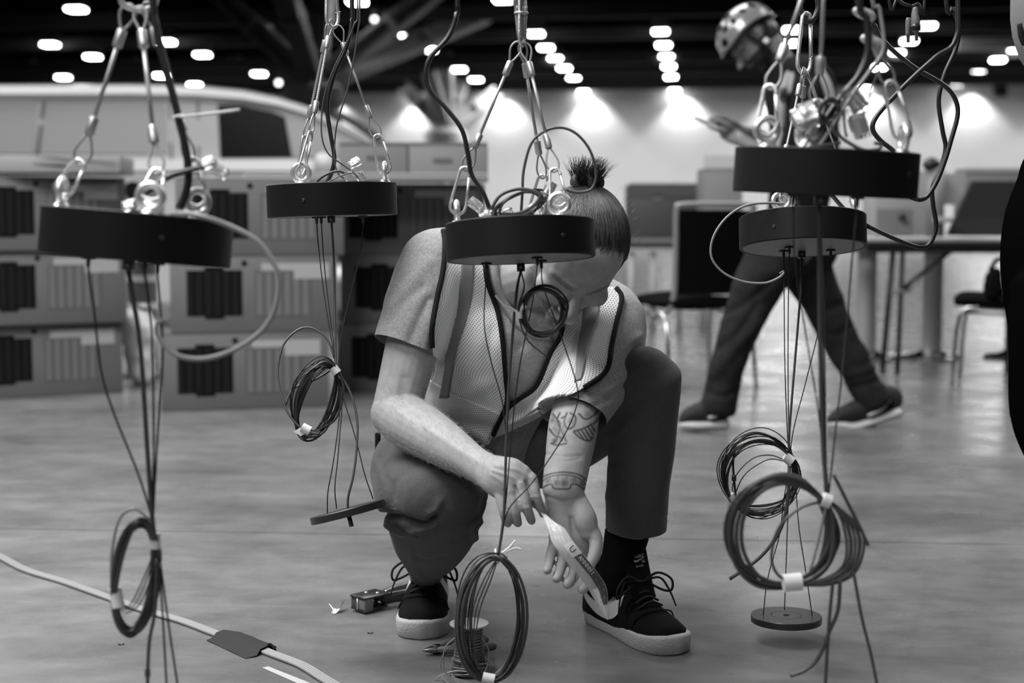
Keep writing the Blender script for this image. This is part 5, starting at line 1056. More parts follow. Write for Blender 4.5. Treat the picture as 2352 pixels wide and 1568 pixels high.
# ---- sock and shoes
obj('sock', MB().loft([P(1414, 1345, 2.905), P(1424, 1300, 2.89), P(1432, 1262, 2.885), P(1440, 1226, 2.88)], [(0.041, 0.046), (0.041, 0.045), (0.0425, 0.045), (0.0455, 0.047)], up=CT, n=28, cap=0.1), SOCK, MAN)
def shoe(heel, toe, label_word, side_sign, tongue_mark):
    """a suede skate shoe built in its own frame: x forward, y to the wearer's left, z up"""
    ax = (toe - heel); ax.z = 0; Ls = 0.292; ax.normalize(); ay = V(0, 0, 1).cross(ax); o = V(heel.x, heel.y, 0.0)
    def W(x, y, z): return o + ax * x * 1.04 + ay * y * 1.07 + V(0, 0, z * 1.05)
    t = obj('shoe', None_sole(W, 0.0), RUBBER, MAN, True, label='%s black suede shoe with pale sole' % label_word)
    M = Matrix((ax, ay, V(0, 0, 1))).transposed()
    up = MB()
    st = [(0.006, 0.030, 0.03, 0.105), (0.03, 0.036, 0.03, 0.125), (0.07, 0.0385, 0.03, 0.13), (0.105, 0.040, 0.03, 0.122), (0.145, 0.043, 0.03, 0.098), (0.185, 0.0475, 0.03, 0.076), (0.225, 0.0475, 0.03, 0.062), (0.255, 0.042, 0.03, 0.052), (0.279, 0.026, 0.03, 0.042)]
    R = []
    for (x, hw, zb, zt) in st:
        ring = []
        for th in np.linspace(0, 2 * np.pi, 26, endpoint=False):
            cy, cz = math.cos(th), math.sin(th)
            e = 0.75 if cz > 0 else 0.4
            zz = (0.03 + (zt - 0.03) * (abs(cz) ** 0.85)) if cz > 0 else 0.03 + 0.018 * cz
            narrow = 1 - 0.45 * max(0, cz) ** 2 * (1 if x < 0.16 else 0.55)
            ring.append(W(x, hw * math.copysign(abs(cy) ** e, cy) * narrow, zz)[:])
        R.append(np.array(ring))
    up.rings(R); obj('upper', up, SUEDE, t)
    # toe cap overlay, collar, tongue
    mb = MB(); mb.tube([W(0.205, 0.049, 0.038), W(0.212, 0.036, 0.060), W(0.218, 0.0, 0.0675), W(0.212, -0.036, 0.060), W(0.205, -0.049, 0.038)], 0.0016, 6, 5); obj('toe_seam', mb, SUEDE, t)
    mb = MB(); mb.tube([W(0.0, 0, 0.115), W(0.02, 0.03, 0.13), W(0.06, 0.034, 0.136), W(0.1, 0.024, 0.128), W(0.1, -0.024, 0.128), W(0.06, -0.034, 0.136), W(0.02, -0.03, 0.13)], 0.0085, 10, 4, closed=True); obj('collar', mb, SUEDE, t)
    tg = MB(); tg.loft([W(0.178, 0, 0.082), W(0.163, 0, 0.112), W(0.153, 0, 0.142), W(0.150, 0, 0.168)], [(0.028, 0.006), (0.029, 0.006), (0.028, 0.006), (0.024, 0.005)], up=ax, n=16); tg_o = obj('tongue', tg, SUEDE, t)
    # laces: rows, bow loops, loose ends
    for k in range(5):
        x = 0.152 + 0.011 * k; z = 0.103 - 0.0075 * k; w_ = 0.021 + 0.0015 * k
        obj('lace', MB().tube([W(x, -w_, z - 0.004), W(x + 0.004, 0, z + 0.007), W(x + 0.001, w_, z - 0.004)], 0.0027, 6, 4), LACE, t)
    for k in (-1, 1):
        obj('lace_loop', MB().tube([W(0.168, k * 0.004, 0.112), W(0.172, k * 0.034, 0.126), W(0.18, k * 0.060, 0.112), W(0.178, k * 0.062, 0.09), W(0.168, k * 0.048, 0.09), W(0.168, k * 0.012, 0.11)], 0.0026, 6, 5), LACE, t)
        obj('lace_end', MB().tube([W(0.169, 0, 0.112), W(0.172, k * 0.038, 0.116), W(0.18, k * 0.056, 0.09), W(0.188, k * 0.066, 0.06)], [0.0026, 0.0024, 0.0016], 6, 5), LACE, t)
    # side flash on both flanks
    for k in (-1, 1):
        def f(x, z):
            hw = float(np.interp(x, [s_[0] for s_ in st], [s_[1] for s_ in st])); zt = float(np.interp(x, [s_[0] for s_ in st], [s_[3] for s_ in st])); q = max(0, min(0.98, (z - 0.03) / (zt - 0.03)))
            cz = q ** (1 / 0.85); cy = math.sqrt(1 - cz * cz); y = hw * cy ** 0.75 * (1 - 0.45 * cz ** 2 * (1 if x < 0.16 else 0.55)); return W(x, k * (y + 0.0016), z)
        U = [(0.008, 0.074), (0.035, 0.062), (0.065, 0.056), (0.095, 0.058), (0.115, 0.068), (0.132, 0.094), (0.140, 0.1)]
        B_ = [(0.006, 0.06), (0.035, 0.046), (0.07, 0.034), (0.105, 0.031), (0.132, 0.037), (0.152, 0.055), (0.142, 0.096)]
        a = resample(U, 18); b2 = resample(B_, 18); rows = []
        for i in range(18): rows.append([f(*(a[i] + (b2[i] - a[i]) * j / 5))[:] for j in range(6)])
        Q = np.array(rows); mb = MB(); v = Q.reshape(-1, 3); fc = [(i * 6 + j, i * 6 + j + 1, i * 6 + 7 + j, i * 6 + 6 + j) for i in range(17) for j in range(5)]
        mb.add(v, fc); obj('side_flash', mb, WHITEL, t, label='white curved side flash')
    if tongue_mark:
        zc = W(0.1515, 0, 0.152); xd = ay; yd = (W(0.150, 0, 0.168) - W(0.153, 0, 0.142)).normalized(); off = ax * 0.0092
        WT = mat('white_stitching', 0.5, 0.6)
        place_text('NIKE', 0.0105, zc + off + yd * 0.0075, xd, yd, 'tongue_mark', WT, tg_o)
        place_text('SB', 0.008, zc + off - yd * 0.0035 + xd * 0.009, xd, yd, 'tongue_mark', WT, tg_o); place_text('BLAZER', 0.0055, zc + off - yd * 0.012, xd, yd, 'tongue_mark', WT, tg_o)
        pts = [(-0.014, 0.002), (-0.011, -0.004), (-0.004, -0.0035), (0.013, 0.0042), (-0.003, 0.0005), (-0.010, -0.0005)]
        A = np.array([(zc + off + xd * (x - 0.001) + yd * (y + 0.0005))[:] for x, y in pts]); obj('tongue_mark', MB().rings([A, A + np.array(ax) * 0.0006]), WT, tg_o, False)
    return t
def None_sole(W, lift):
    out = [(0.0, 0.0), (0.006, 0.024), (0.03, 0.034), (0.08, 0.036), (0.13, 0.039), (0.18, 0.047), (0.22, 0.0505), (0.255, 0.046), (0.28, 0.031), (0.292, 0.0)]
    L_ = resample(out, 30); loop = [(x, y) for x, y in L_] + [(x, -y) for x, y in L_[::-1][1:-1]]; R = []
    for z, k in ((0.0, 0.965), (0.004, 1.0), (0.026, 1.012), (0.030, 1.0), (0.032, 0.95)):
        R.append(np.array([W(0.146 + (x - 0.146) * k, y * k, z + (0.006 * max(0, (x - 0.24) / 0.05) if z > 0.02 else 0))[:] for x, y in loop]))
    return MB().rings(R)
hl_, tl_ = G(1352, 1425), G(1572, 1506)
shoe(V(0.172, 2.95, 0), V(0.172 + 0.145, 2.95 - 0.25, 0), 'planted', -1, True)
shoe(V(-0.178, 3.09, 0), V(-0.184, 2.80, 0), 'rear', 1, False)
# ---- hair
def skull(dirv, k=1.0): 
    v_ = Vector(dirv).normalized(); return V(v_.x * 0.076, v_.y * 0.098, v_.z * 0.092) * k + V(0, -0.012, 0.0)
BUN = Vector((-0.22, -0.80, 0.72)).normalized()
cap = MB(); cap.ell((0, 0, 0), (0.079, 0.101, 0.0955), None, 40, 26); cm = cap.mesh('hair'); bm = bmesh.new(); bm.from_mesh(cm)
bmesh.ops.delete(bm, geom=[v_ for v_ in bm.verts if (v_.co.z < 0.045 and v_.co.y > 0.035) or (v_.co.z < -0.01 and v_.co.y > -0.005) or v_.co.z < -0.06 or (v_.co.y + 0.6 * (0.065 - v_.co.z) > 0.075 and v_.co.z < 0.06)], context='VERTS')
for v_ in bm.verts: v_.co = H(v_.co.x, v_.co.y - 0.012, v_.co.z)
bm.to_mesh(cm); bm.free(); HAIR = obj('hair', cm, HAIRM, MAN)
def hair_mat():
    m = bpy.data.materials.new('hair_strands'); m.use_nodes = True; N, L = nt(m); b = N['Principled BSDF']; at = N.new('ShaderNodeAttribute'); at.attribute_name = 'tint'; L.new(at.outputs['Fac'], b.inputs['Base Color']); b.inputs['Roughness'].default_value = 0.34; b.inputs['Specular IOR Level'].default_value = 0.7; return m
HSTR = hair_mat()
def strands(name, gen, count, m, par, w=0.00055, tones=(0.02, 0.16)):
    mb = MB(); tn = []
    for i in range(count):
        pts = gen(i)
        if pts is None: continue
        k0 = mb.n; mb.tube(pts, [w, w, w * 0.5], 3, 2, caps=False); tn += [random.uniform(*tones) ** 1.0] * (mb.n - k0)
    me = mb.mesh(name); set_tint(me, tn); o = obj(name, me, m, par); o['kind'] = 'stuff'; return o
rs = random.Random(5)
def g_main(i):
    a = rs.uniform(-math.pi, math.pi)
    # start on the hairline: forehead, temples, nape; run over the skull to the bun
    if rs.random() < 0.72:
        ph = rs.uniform(-1.35, 1.35); st = Vector((math.sin(ph) * 1.0, math.cos(ph) * 0.9, 0.62 - 0.75 * abs(math.sin(ph)) ** 1.6 + rs.uniform(-0.03, 0.25)))
    else:
        ph = rs.uniform(1.35, 4.9); st = Vector((math.sin(ph), math.cos(ph) * 1.0, -0.45 + rs.uniform(-0.1, 0.5)))
    st.normalize(); tgt = (BUN + Vector((rs.uniform(-0.13, 0.13), 0, rs.uniform(-0.1, 0.1)))).normalized(); lift = rs.uniform(1.035, 1.11); out = []; wv = rs.uniform(-0.03, 0.03)
    s0 = rs.uniform(0, 0.35)
    for k in range(8):
        t = s0 + (1 - s0) * k / 7; v_ = st.slerp(tgt, t); v_ = v_ + Vector((wv * math.sin(t * 3.1), 0, wv * 0.6 * math.sin(t * 5))); q = skull(v_, lift if k else 1.0); out.append(H(*q))
    return out
strands('hair_strands', g_main, 6000, HSTR, HAIR, 0.00028, (0.008, 0.12))
bc = skull(BUN, 1.16)
def g_bun(i):
    a = rs.uniform(0, 2 * math.pi); r = rs.uniform(0.002, 0.02); n = BUN; x = n.orthogonal().normalized(); y = n.cross(x)
    b0 = bc + x * r * math.cos(a) + y * r * math.sin(a) - n * 0.012; L = rs.uniform(0.02, 0.058); sp = rs.uniform(0.1, 0.6); d_ = (n + x * math.cos(a) * sp + y * math.sin(a) * sp).normalized(); c = rs.uniform(-0.012, 0.012)
    return [H(*b0), H(*(b0 + d_ * L * 0.35)), H(*(b0 + d_ * L * 0.7 + x * c * 0.5 + V(0, 0.004, 0.006))), H(*(b0 + d_ * L + x * c + V(0, 0.012, 0.014)))]
strands('bun_strands', g_bun, 900, HSTR, HAIR, 0.00032, (0.01, 0.07))
bunm = MB()
for k in range(5):
    a = k * 1.256; n = BUN; x = n.orthogonal().normalized(); y = n.cross(x); c = bc + (x * math.cos(a) + y * math.sin(a)) * 0.014 - n * 0.002
    bunm.torus(H(*c), HM @ (x * math.sin(a) - y * math.cos(a) + n * 0.3), 0.012, 0.0075, 18, 8)
obj('bun', bunm, HAIRM, HAIR); obj('hair_tie', MB().torus(H(*(bc - BUN * 0.012)), HM @ BUN, 0.02, 0.0045, 24, 8), PIPE, HAIR)
def g_fly(i):
    ph = rs.uniform(0.2, 2.6); st = Vector((math.sin(ph), -0.2 + 0.6 * math.cos(ph), 0.5)).normalized(); b0 = skull(st, 1.08); d_ = st
    return [H(*b0), H(*(b0 + d_ * 0.012 + V(0, -0.01, 0))), H(*(b0 + d_ * 0.022 + V(0.004, -0.02, -0.008))), H(*(b0 + d_ * 0.024 + V(0.006, -0.022, -0.022)))]
strands('flyaway_hair', g_fly, 22, HSTR, HAIR, 0.00016, (0.02, 0.06))
# beard stubble, brow and forearm hair grown on the skin
bco = getco(bme) + np.array(WL[MAN.name_full]); bno = getno(bme)
def grow(name, mask, count, L, tone, lean, w):
    idx = np.where(mask)[0]
    if len(idx) == 0: return
    def g(i):
        k = idx[rs.randrange(len(idx))]; p = Vector(bco[k]); n = Vector(bno[k]); t = (n * 0.55 + lean + Vector((rs.uniform(-.3, .3), rs.uniform(-.3, .3), rs.uniform(-.3, .3)))).normalized(); l = L * rs.uniform(0.6, 1.2)
        return [p - n * 0.0005, p + (n * 0.5 + t * 0.5) * l * 0.5, p + t * l]
    strands(name, g, count, HSTR, BODY, w, tone)
grow('beard', bw > 0.35, 2600, 0.0045, (0.02, 0.16), Vector(hu) * -0.9, 0.00018)
grow('eyebrows', brow, 160, 0.004, (0.02, 0.06), Vector(hs) * 1.8, 0.00012)
fore = front & (px > 850) & (px < 1150) & (py > 880) & (py < 1110) & (pd_ < 2.8)
grow('forearm_hair', fore, 1500, 0.008, (0.25, 0.45), (WR_R - EL_R).normalized() * 1.6, 0.00011)
# ---- the bag he holds
BAGP = bpy.data.materials.new('thin_clear_film'); BAGP.use_nodes = True; N, L = nt(BAGP); b = N['Principled BSDF']; b.inputs['Base Color'].default_value = (0.75, 0.75, 0.75, 1); b.inputs['Roughness'].default_value = 0.18; b.inputs['Alpha'].default_value = 0.62
q = P(1320, 1290, 2.43); BAG = thing('plastic_bag', 'narrow clear plastic bag with printed label, held in the man\'s hands', 'bag', q)
Lf = [(1246, 1182), (1259, 1218), (1270, 1249), (1302, 1291), (1339, 1334), (1369, 1383), (1394, 1423)]; Rt = [(1252, 1179), (1275, 1199), (1296, 1212), (1312, 1236), (1345, 1279), (1371, 1312), (1393, 1348), (1397, 1384), (1400, 1421)]
A, B2 = resample(Lf, 34), resample(Rt, 34); nu = 12
rowsF, rowsB = [], []
for i in range(34):
    dd = 2.455 - 0.045 * math.sin(math.pi * min(1, i / 24)) + 0.02 * i / 33; rF, rB = [], []
    for j in range(nu):
        s_ = j / (nu - 1); q = A[i] + (B2[i] - A[i]) * s_; bl = 0.009 * math.sin(math.pi * s_) * math.sin(math.pi * (i + 1) / 36) + 0.0022 * math.sin(i * 1.3 + j * 2.1) * (0 < j < nu - 1)
        rF.append(P(q[0], q[1], dd - bl)[:]); rB.append(P(q[0], q[1], dd + bl + 0.0006)[:])
    rowsF.append(rF); rowsB.append(rB[::-1])
obj('film', MB().rings([np.array(a + b_) for a, b_ in zip(rowsF, rowsB)]), BAGP, BAG)
def bagq(i, s_, lift=0.0016):
    q = A[i] + (B2[i] - A[i]) * s_; dd = 2.455 - 0.045 * math.sin(math.pi * min(1, i / 24)) + 0.02 * i / 33; bl = 0.009 * math.sin(math.pi * s_) * math.sin(math.pi * (i + 1) / 36); return P(q[0], q[1], dd - bl - lift)
def bagstrip(name, i0, i1, s0, s1, m, lift=0.0016, par=BAG):
    rows = [[bagq(i, s0 + (s1 - s0) * j / 5, lift)[:] for j in range(6)] for i in range(i0, i1 + 1)]; n = len(rows)
    mb = MB().add(np.array(rows).reshape(-1, 3), [(i * 6 + j, i * 6 + j + 1, i * 6 + 7 + j, i * 6 + 6 + j) for i in range(n - 1) for j in range(5)]); return obj(name, mb, m, par)
bagstrip('white_print', 10, 14, 0.42, 0.98, mat('white_print_', 0.72, 0.5)); DKP = mat('grey_film_print', 0.09, 0.5); bagstrip('dark_print', 14, 29, 0.5, 0.97, DKP)
o_ = bagq(12, 0.68, 0.0035); xd = (bagq(12, 0.95) - bagq(12, 0.4)).normalized(); yd = (bagq(10, 0.6) - bagq(14, 0.6)).normalized()
place_text('U', 0.016, o_, -yd, xd, 'printed_letter', PRN, BAG)
for k, i in enumerate((15, 16, 17, 18, 19, 20)):
    o_ = bagq(i, 0.74, 0.0035); xd = (bagq(i, 0.95) - bagq(i, 0.5)).normalized(); yd = (bagq(i - 1, 0.74) - bagq(i + 1, 0.74)).normalized()
    place_text('ANNNNI'[k], 0.011, o_, -yd, xd, 'printed_letter', mat('white_print_', 0.72, 0.5), BAG)
bagstrip('white_tube', 24, 33, 0.2, 0.55, mat('white_filling', 0.7, 0.5), 0.0006); obj('drawn_cord', MB().tube([P(1244, 1178, 2.462), P(1262, 1196, 2.452), P(1282, 1214, 2.44), P(1300, 1232, 2.428)], 0.0016, 6, 3), WHITEP, BAG)
# ================================================================== THE WALKER WITH THE HELMET
WD = 5.77
def Q(x, y, dz=0.0): return P(x, y, WD + dz)
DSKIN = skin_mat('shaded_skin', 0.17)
W1 = thing('person', 'walking man in climbing helmet and harness looking down at his phone', 'person', V(1.15, 5.8, 0))
wf = (CR * -0.65 + CU * -0.76 + CT * 0.10).normalized(); wu = (CR * -0.76 + CU * 0.65); wu = (wu - wf * wu.dot(wf)).normalized(); ws = wf.cross(wu); WM = Matrix((ws, wf, wu)).transposed(); WC = Q(1724, 88)
def HW(s_, f_, u_): return WC + ws * s_ + wf * f_ + wu * u_
b = MB(); b.ell(HW(0, -0.012, 0.0), (0.076, 0.098, 0.09), WM); b.loft([HW(0, 0.02, 0.01), HW(0, 0.03, -0.04), HW(0, 0.04, -0.085), HW(0, 0.05, -0.115)], [(0.066, 0.068), (0.062, 0.06), (0.052, 0.048), (0.03, 0.026)], up=wf)
b.loft([HW(0, 0.086, 0.0), HW(0, 0.1, -0.024), HW(0, 0.118, -0.046), HW(0, 0.106, -0.056)], [0.009, 0.012, 0.016, 0.01], up=wf, n=12); b.loft([HW(-0.05, 0.07, 0.006), HW(0, 0.086, 0.008), HW(0.05, 0.07, 0.006)], [0.013, 0.016, 0.013], up=wu, n=12)
for k in (-1, 1): b.loft([HW(k * 0.079, -0.004, 0.012), HW(k * 0.083, -0.014, 0.0), HW(k * 0.08, -0.006, -0.03)], [(0.007, 0.014), (0.008, 0.019), (0.007, 0.01)], up=wf, n=12); b.ell(HW(k * 0.03, 0.068, -0.012), (0.014, 0.014, 0.011), WM)
b.loft([HW(-0.022, 0.09, -0.078), HW(0, 0.098, -0.078), HW(0.022, 0.09, -0.078)], [0.007, 0.011, 0.007], up=wu, n=12)
SHW = Q(1848, 205, -0.12)
b.loft([HW(0, -0.02, -0.03), HW(0, -0.03, -0.08), Q(1815, 190), Q(1840, 230)], [0.058, 0.058, 0.065, 0.08], up=CT)
b.loft([Q(1840, 215), Q(1845, 330), Q(1830, 480), Q(1810, 560)], [(0.12, 0.17), (0.12, 0.165), (0.105, 0.15), (0.12, 0.16)], up=CT, n=24)
for sd_, off in ((-1, -0.17), (1, 0.17)):
    ex = (0, 0) if sd_ == -1 else (26, -14)
    el = Q(1812 + ex[0], 392 + ex[1], off * 1.15); wr = Q(1703 + ex[0], 322 + ex[1], off * 0.75)
    b.loft([Q(1848, 215, off), Q(1832, 300, off * 1.15), el], [0.052, 0.048, 0.042], up=CT, n=16); b.loft([el, el * 0.65 + wr * 0.35, wr], [(0.043, 0.043), (0.042, 0.042), (0.028, 0.026)], up=CT, n=16)
    hx = ex[0] * 0.5; hy = ex[1] * 0.5
    hd = off * 0.45
    b.loft([wr, Q(1684 + hx, 312 + hy, hd), Q(1664 + hx, 302 + hy, hd)], [(0.028, 0.024), (0.034, 0.02), (0.03, 0.016)], up=CT, n=14)
    for j in range(4): b.loft([Q(1666 + hx - j * 5, 302 + hy - j * 2, hd + 0.02 * sd_), Q(1648 + hx - j * 6, 296 + hy - j * 2, hd - 0.03 * sd_), Q(1640 + hx - j * 4, 283 + hy - j * 2, hd - 0.055 * sd_), Q(1650 + hx - j * 5, 277 + hy - j * 2, hd - 0.05 * sd_)], [0.0105, 0.01, 0.009, 0.0075], up=CU, n=10)
    b.loft([Q(1690 + hx, 304 + hy, hd), Q(1672 + hx, 288 + hy, hd - 0.03), Q(1648 + hx, 276 + hy, hd - 0.035)], [0.014, 0.012, 0.009], up=CT, n=10)
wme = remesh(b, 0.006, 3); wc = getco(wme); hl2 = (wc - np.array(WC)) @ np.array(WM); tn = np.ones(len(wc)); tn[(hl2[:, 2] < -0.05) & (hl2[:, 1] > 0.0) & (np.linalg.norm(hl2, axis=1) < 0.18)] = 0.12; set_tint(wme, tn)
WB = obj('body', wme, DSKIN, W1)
b = MB(); b.loft([Q(1838, 205), Q(1848, 330), Q(1832, 480), Q(1818, 540)], [(0.14, 0.19), (0.135, 0.185), (0.12, 0.17), (0.125, 0.175)], up=CT, n=28); b.loft([Q(1822, 185), Q(1838, 215)], [0.075, 0.12], up=CT)
for off in (-0.19, 0.19): b.loft([Q(1846, 205, off * 0.7), Q(1848, 222, off), Q(1836, 300, off * 1.15), Q(1824, 340, off * 1.15)], [0.07, 0.068, 0.064, 0.062], up=CT, n=18)
bm_ = remesh(b, 0.01, 5); noise_disp(bm_, 9, 0.006, 2); obj('t_shirt', bm_, mat('black_jersey', 0.007, 0.9, spec=0.15), W1)
b = MB()
b.loft([Q(1775, 575, 0.03), Q(1820, 555, 0), Q(1862, 572, 0.03)], [0.11, 0.13, 0.11], up=CT, n=22)
b.loft([Q(1790, 570, -0.08), Q(1742, 655, -0.09), Q(1700, 755, -0.10), Q(1668, 850, -0.08), Q(1650, 938, -0.06)], [(0.115, 0.11), (0.1, 0.1), (0.082, 0.082), (0.074, 0.075), (0.072, 0.08)], up=CT, n=24, cap=0.4)
b.loft([Q(1835, 570, 0.09), Q(1868, 650, 0.09), Q(1908, 735, 0.09), Q(1962, 840, 0.10), Q(2012, 925, 0.10)], [(0.115, 0.11), (0.098, 0.1), (0.08, 0.08), (0.073, 0.075), (0.068, 0.075)], up=CT, n=24, cap=0.4)
wt = remesh(b, 0.009, 6)
sculpt(wt, [([(1650, 800), (1700, 760), (1740, 700)], 10, -0.012), ([(1640, 860), (1690, 800), (1740, 740)], 10, 0.01), ([(1660, 720), (1720, 690), (1780, 640)], 9, -0.01), ([(1620, 900), (1660, 910), (1690, 900)], 7, -0.008), ([(1850, 690), (1900, 710), (1930, 700)], 9, -0.01), ([(1880, 760), (1920, 770), (1955, 750)], 9, -0.009), ([(1960, 890), (2000, 880), (2030, 870)], 8, -0.008), ([(1950, 860), (1990, 850), (2015, 840)], 8, 0.008)])
noise_disp(wt, 11, 0.012, 4); obj('trousers', wt, mat('dark_work_denim', 0.013, 0.85, noise=0.25, nscale=30, spec=0.2), W1)
def wshoe(toe, ball, heel, off, ank, lab):
    up = (CU * 0.9 + CT * 0.1)
    a, m_, h = Q(*toe, off), Q(*ball, off), Q(*heel, off); n_ = (h - a).normalized(); upv = n_.cross(CF); upv = upv if upv.dot(CU) > 0 else -upv
    t = obj('shoe', MB().loft([a + upv * 0.02, a * 0.5 + m_ * 0.5 + upv * 0.02, m_ + upv * 0.02, m_ * 0.4 + h * 0.6 + upv * 0.02, h + upv * 0.022], [(0.03, 0.018), (0.046, 0.02), (0.05, 0.02), (0.04, 0.02), (0.036, 0.024)], up=upv, n=20, cap=0.6), mat('pale_midsole', 0.5, 0.6), W1, label=lab)
    A_ = Q(*ank, off)
    obj('upper', MB().loft([a + upv * 0.034, a * 0.55 + m_ * 0.45 + upv * 0.058, m_ * 0.65 + h * 0.35 + upv * 0.078, m_ * 0.25 + h * 0.75 + upv * 0.088, h + upv * 0.075], [(0.03, 0.016), (0.045, 0.034), (0.046, 0.05), (0.041, 0.058), (0.034, 0.046)], up=upv, n=20, cap=0.7), mat('black_mesh_shoe', 0.008, 0.8), t)
    obj('ankle_collar', MB().loft([m_ * 0.25 + h * 0.75 + upv * 0.08, A_], [0.045, 0.042], up=n_, n=16), SOCK, t)
    obj('lace_panel', MB().loft([a * 0.6 + m_ * 0.4 + upv * 0.085, m_ * 0.7 + h * 0.3 + upv * 0.125], [(0.02, 0.006), (0.022, 0.008)], up=upv, n=12), mat('black_lace', 0.006, 0.8), t)
    s0, s1 = m_ * 0.75 + h * 0.25, m_ * 0.2 + h * 0.8
    obj('side_stripe', MB().tube([s0 + upv * 0.052 - CF * 0.049, s0 * 0.5 + s1 * 0.5 + upv * 0.06 - CF * 0.050, s1 + upv * 0.085 - CF * 0.044], [0.005, 0.009, 0.004], 8, 4), mat('pale_stripe', 0.45, 0.5), t)
wshoe((1565, 986), (1608, 988), (1668, 986), -0.06, (1650, 935), 'front black sports shoe flat on the floor')
wshoe((1908, 984), (1966, 990), (2066, 958), 0.10, (2012, 915), 'rear black sports shoe lifting its heel')
# helmet: shell with rim, vents, straps; harness; phone
HEL = mat('grey_helmet_shell', 0.17, 0.22, coat=0.6); wc0 = HW(0, -0.004, 0.026)
mb = MB(); R_ = []
for ph in np.linspace(0.04, 1.0, 12):
    th = np.linspace(0, 2 * np.pi, 40, endpoint=False); row = []
    for t_ in th:
        lim = 1.72 - 0.26 * math.cos(t_) - 0.24 * abs(math.sin(t_)) ** 3
        a = ph * lim; r_ = 1.0 + 0.06 * (ph > 0.93); row.append((wc0 + ws * (0.108 * math.sin(a) * math.sin(t_) * r_) + wf * (0.135 * math.sin(a) * math.cos(t_) * r_) + wu * (0.112 * math.cos(a)))[:])
    R_.append(np.array(row))
mb.rings(R_ + [wc0[:] + (r - np.array(wc0[:])) * 0.94 for r in R_[::-1]], closed=False)
hel = obj('helmet', mb, HEL, W1, label='grey vented climbing helmet')
for k in (-1, 1):
    for (a, t_, s1, s2) in ((0.62, 0.55, 0.011, 0.017), (0.85, 0.85, 0.011, 0.017), (0.9, 1.3, 0.010, 0.016), (0.9, 1.85, 0.010, 0.016), (1.02, 2.3, 0.014, 0.02), (1.25, 2.75, 0.016, 0.024), (0.4, 1.3, 0.009, 0.02), (1.2, 0.55, 0.015, 0.02)):
        c = wc0 + ws * (k * 0.109 * math.sin(a) * math.sin(t_)) + wf * (0.136 * math.sin(a) * math.cos(t_)) + wu * (0.113 * math.cos(a)); n_ = (c - wc0).normalized(); x_ = n_.orthogonal().normalized(); obj('vent', MB().ell(c, (s1, s2, 0.004), Matrix((x_, n_.cross(x_), n_)).transposed(), 14, 8), PRN, hel)
obj('headlamp_clip', MB().box(wc0 - wf * 0.128 + wu * 0.02, (0.03, 0.014, 0.02), WM, 0.003), BLKPL, hel)
obj('chin_strap', MB().tube([HW(0.084, 0.03, 0.02), HW(0.083, 0.02, -0.05), HW(0.06, 0.045, -0.105), HW(0, 0.06, -0.135), HW(-0.06, 0.045, -0.105), HW(-0.083, 0.02, -0.05), HW(-0.084, 0.03, 0.02)], 0.007, 8, 4), PIPE, hel); obj('chin_strap', MB().tube([HW(-0.084, -0.08, 0.02), HW(-0.085, -0.03, -0.03), HW(-0.08, 0.03, -0.07)], 0.007, 8, 4), PIPE, hel); obj('strap_buckle', MB().box(HW(-0.09, 0.0, -0.055), (0.01, 0.022, 0.022), WM, 0.003), WHITEP, hel)
obj('hair', MB().ell(HW(0, -0.045, -0.02), (0.077, 0.07, 0.07), WM), HAIRM, W1)
HARN = mat('pale_harness_webbing', 0.27, 0.6)
har = obj('harness', MB().tube([Q(1795, 300, -0.19), Q(1795, 240, -0.2), Q(1806, 190, -0.15), Q(1832, 148, -0.10), Q(1868, 152, -0.12), Q(1896, 190, -0.17), Q(1912, 240, -0.18)], 0.022, 8, 5), HARN, W1, label='pale harness over the shoulder')
obj('strap', MB().tube([Q(1818, 215, -0.2), Q(1822, 172, -0.15), Q(1848, 160, -0.13)], 0.014, 8, 4), HARN, har); obj('strap', MB().tube([Q(1790, 300, -0.19), Q(1796, 400, -0.2), Q(1806, 500, -0.19)], 0.02, 8, 4), HARN, har); obj('waist_belt', MB().lathe([(0.128, -0.025), (0.145, -0.025), (0.145, 0.025), (0.128, 0.025)], Matrix.Translation(Q(1818, 520)) @ Matrix.Diagonal((1.0, 1.35, 1, 1)), 28), HARN, har); obj('buckle', MB().box(Q(1798, 215, -0.23), (0.03, 0.012, 0.05), None, 0.003), CHROME_D, har)
pa, pb = Q(1593, 269, 0.0), Q(1672, 306, 0.0); u_ = (pb - pa).normalized(); v_ = CF * 0.97 + CU * 0.25; v_ = (v_ - u_ * v_.dot(u_)).normalized(); M_ = Matrix((u_, v_, u_.cross(v_))).transposed()
ph = tag(obj('phone', MB().box((pa + pb) / 2, ((pb - pa).length, 0.072, 0.0085), M_, 0.003), BLKPL), 'black phone held flat in the walking man\'s hands', 'phone'); obj('screen', MB().box((pa + pb) / 2 + (u_.cross(v_) * (1 if u_.cross(v_).dot(CU) > 0 else -1)) * 0.0046, ((pb - pa).length * 0.94, 0.066, 0.0008), M_), mat('phone_glass', 0.01, 0.1), ph, False)

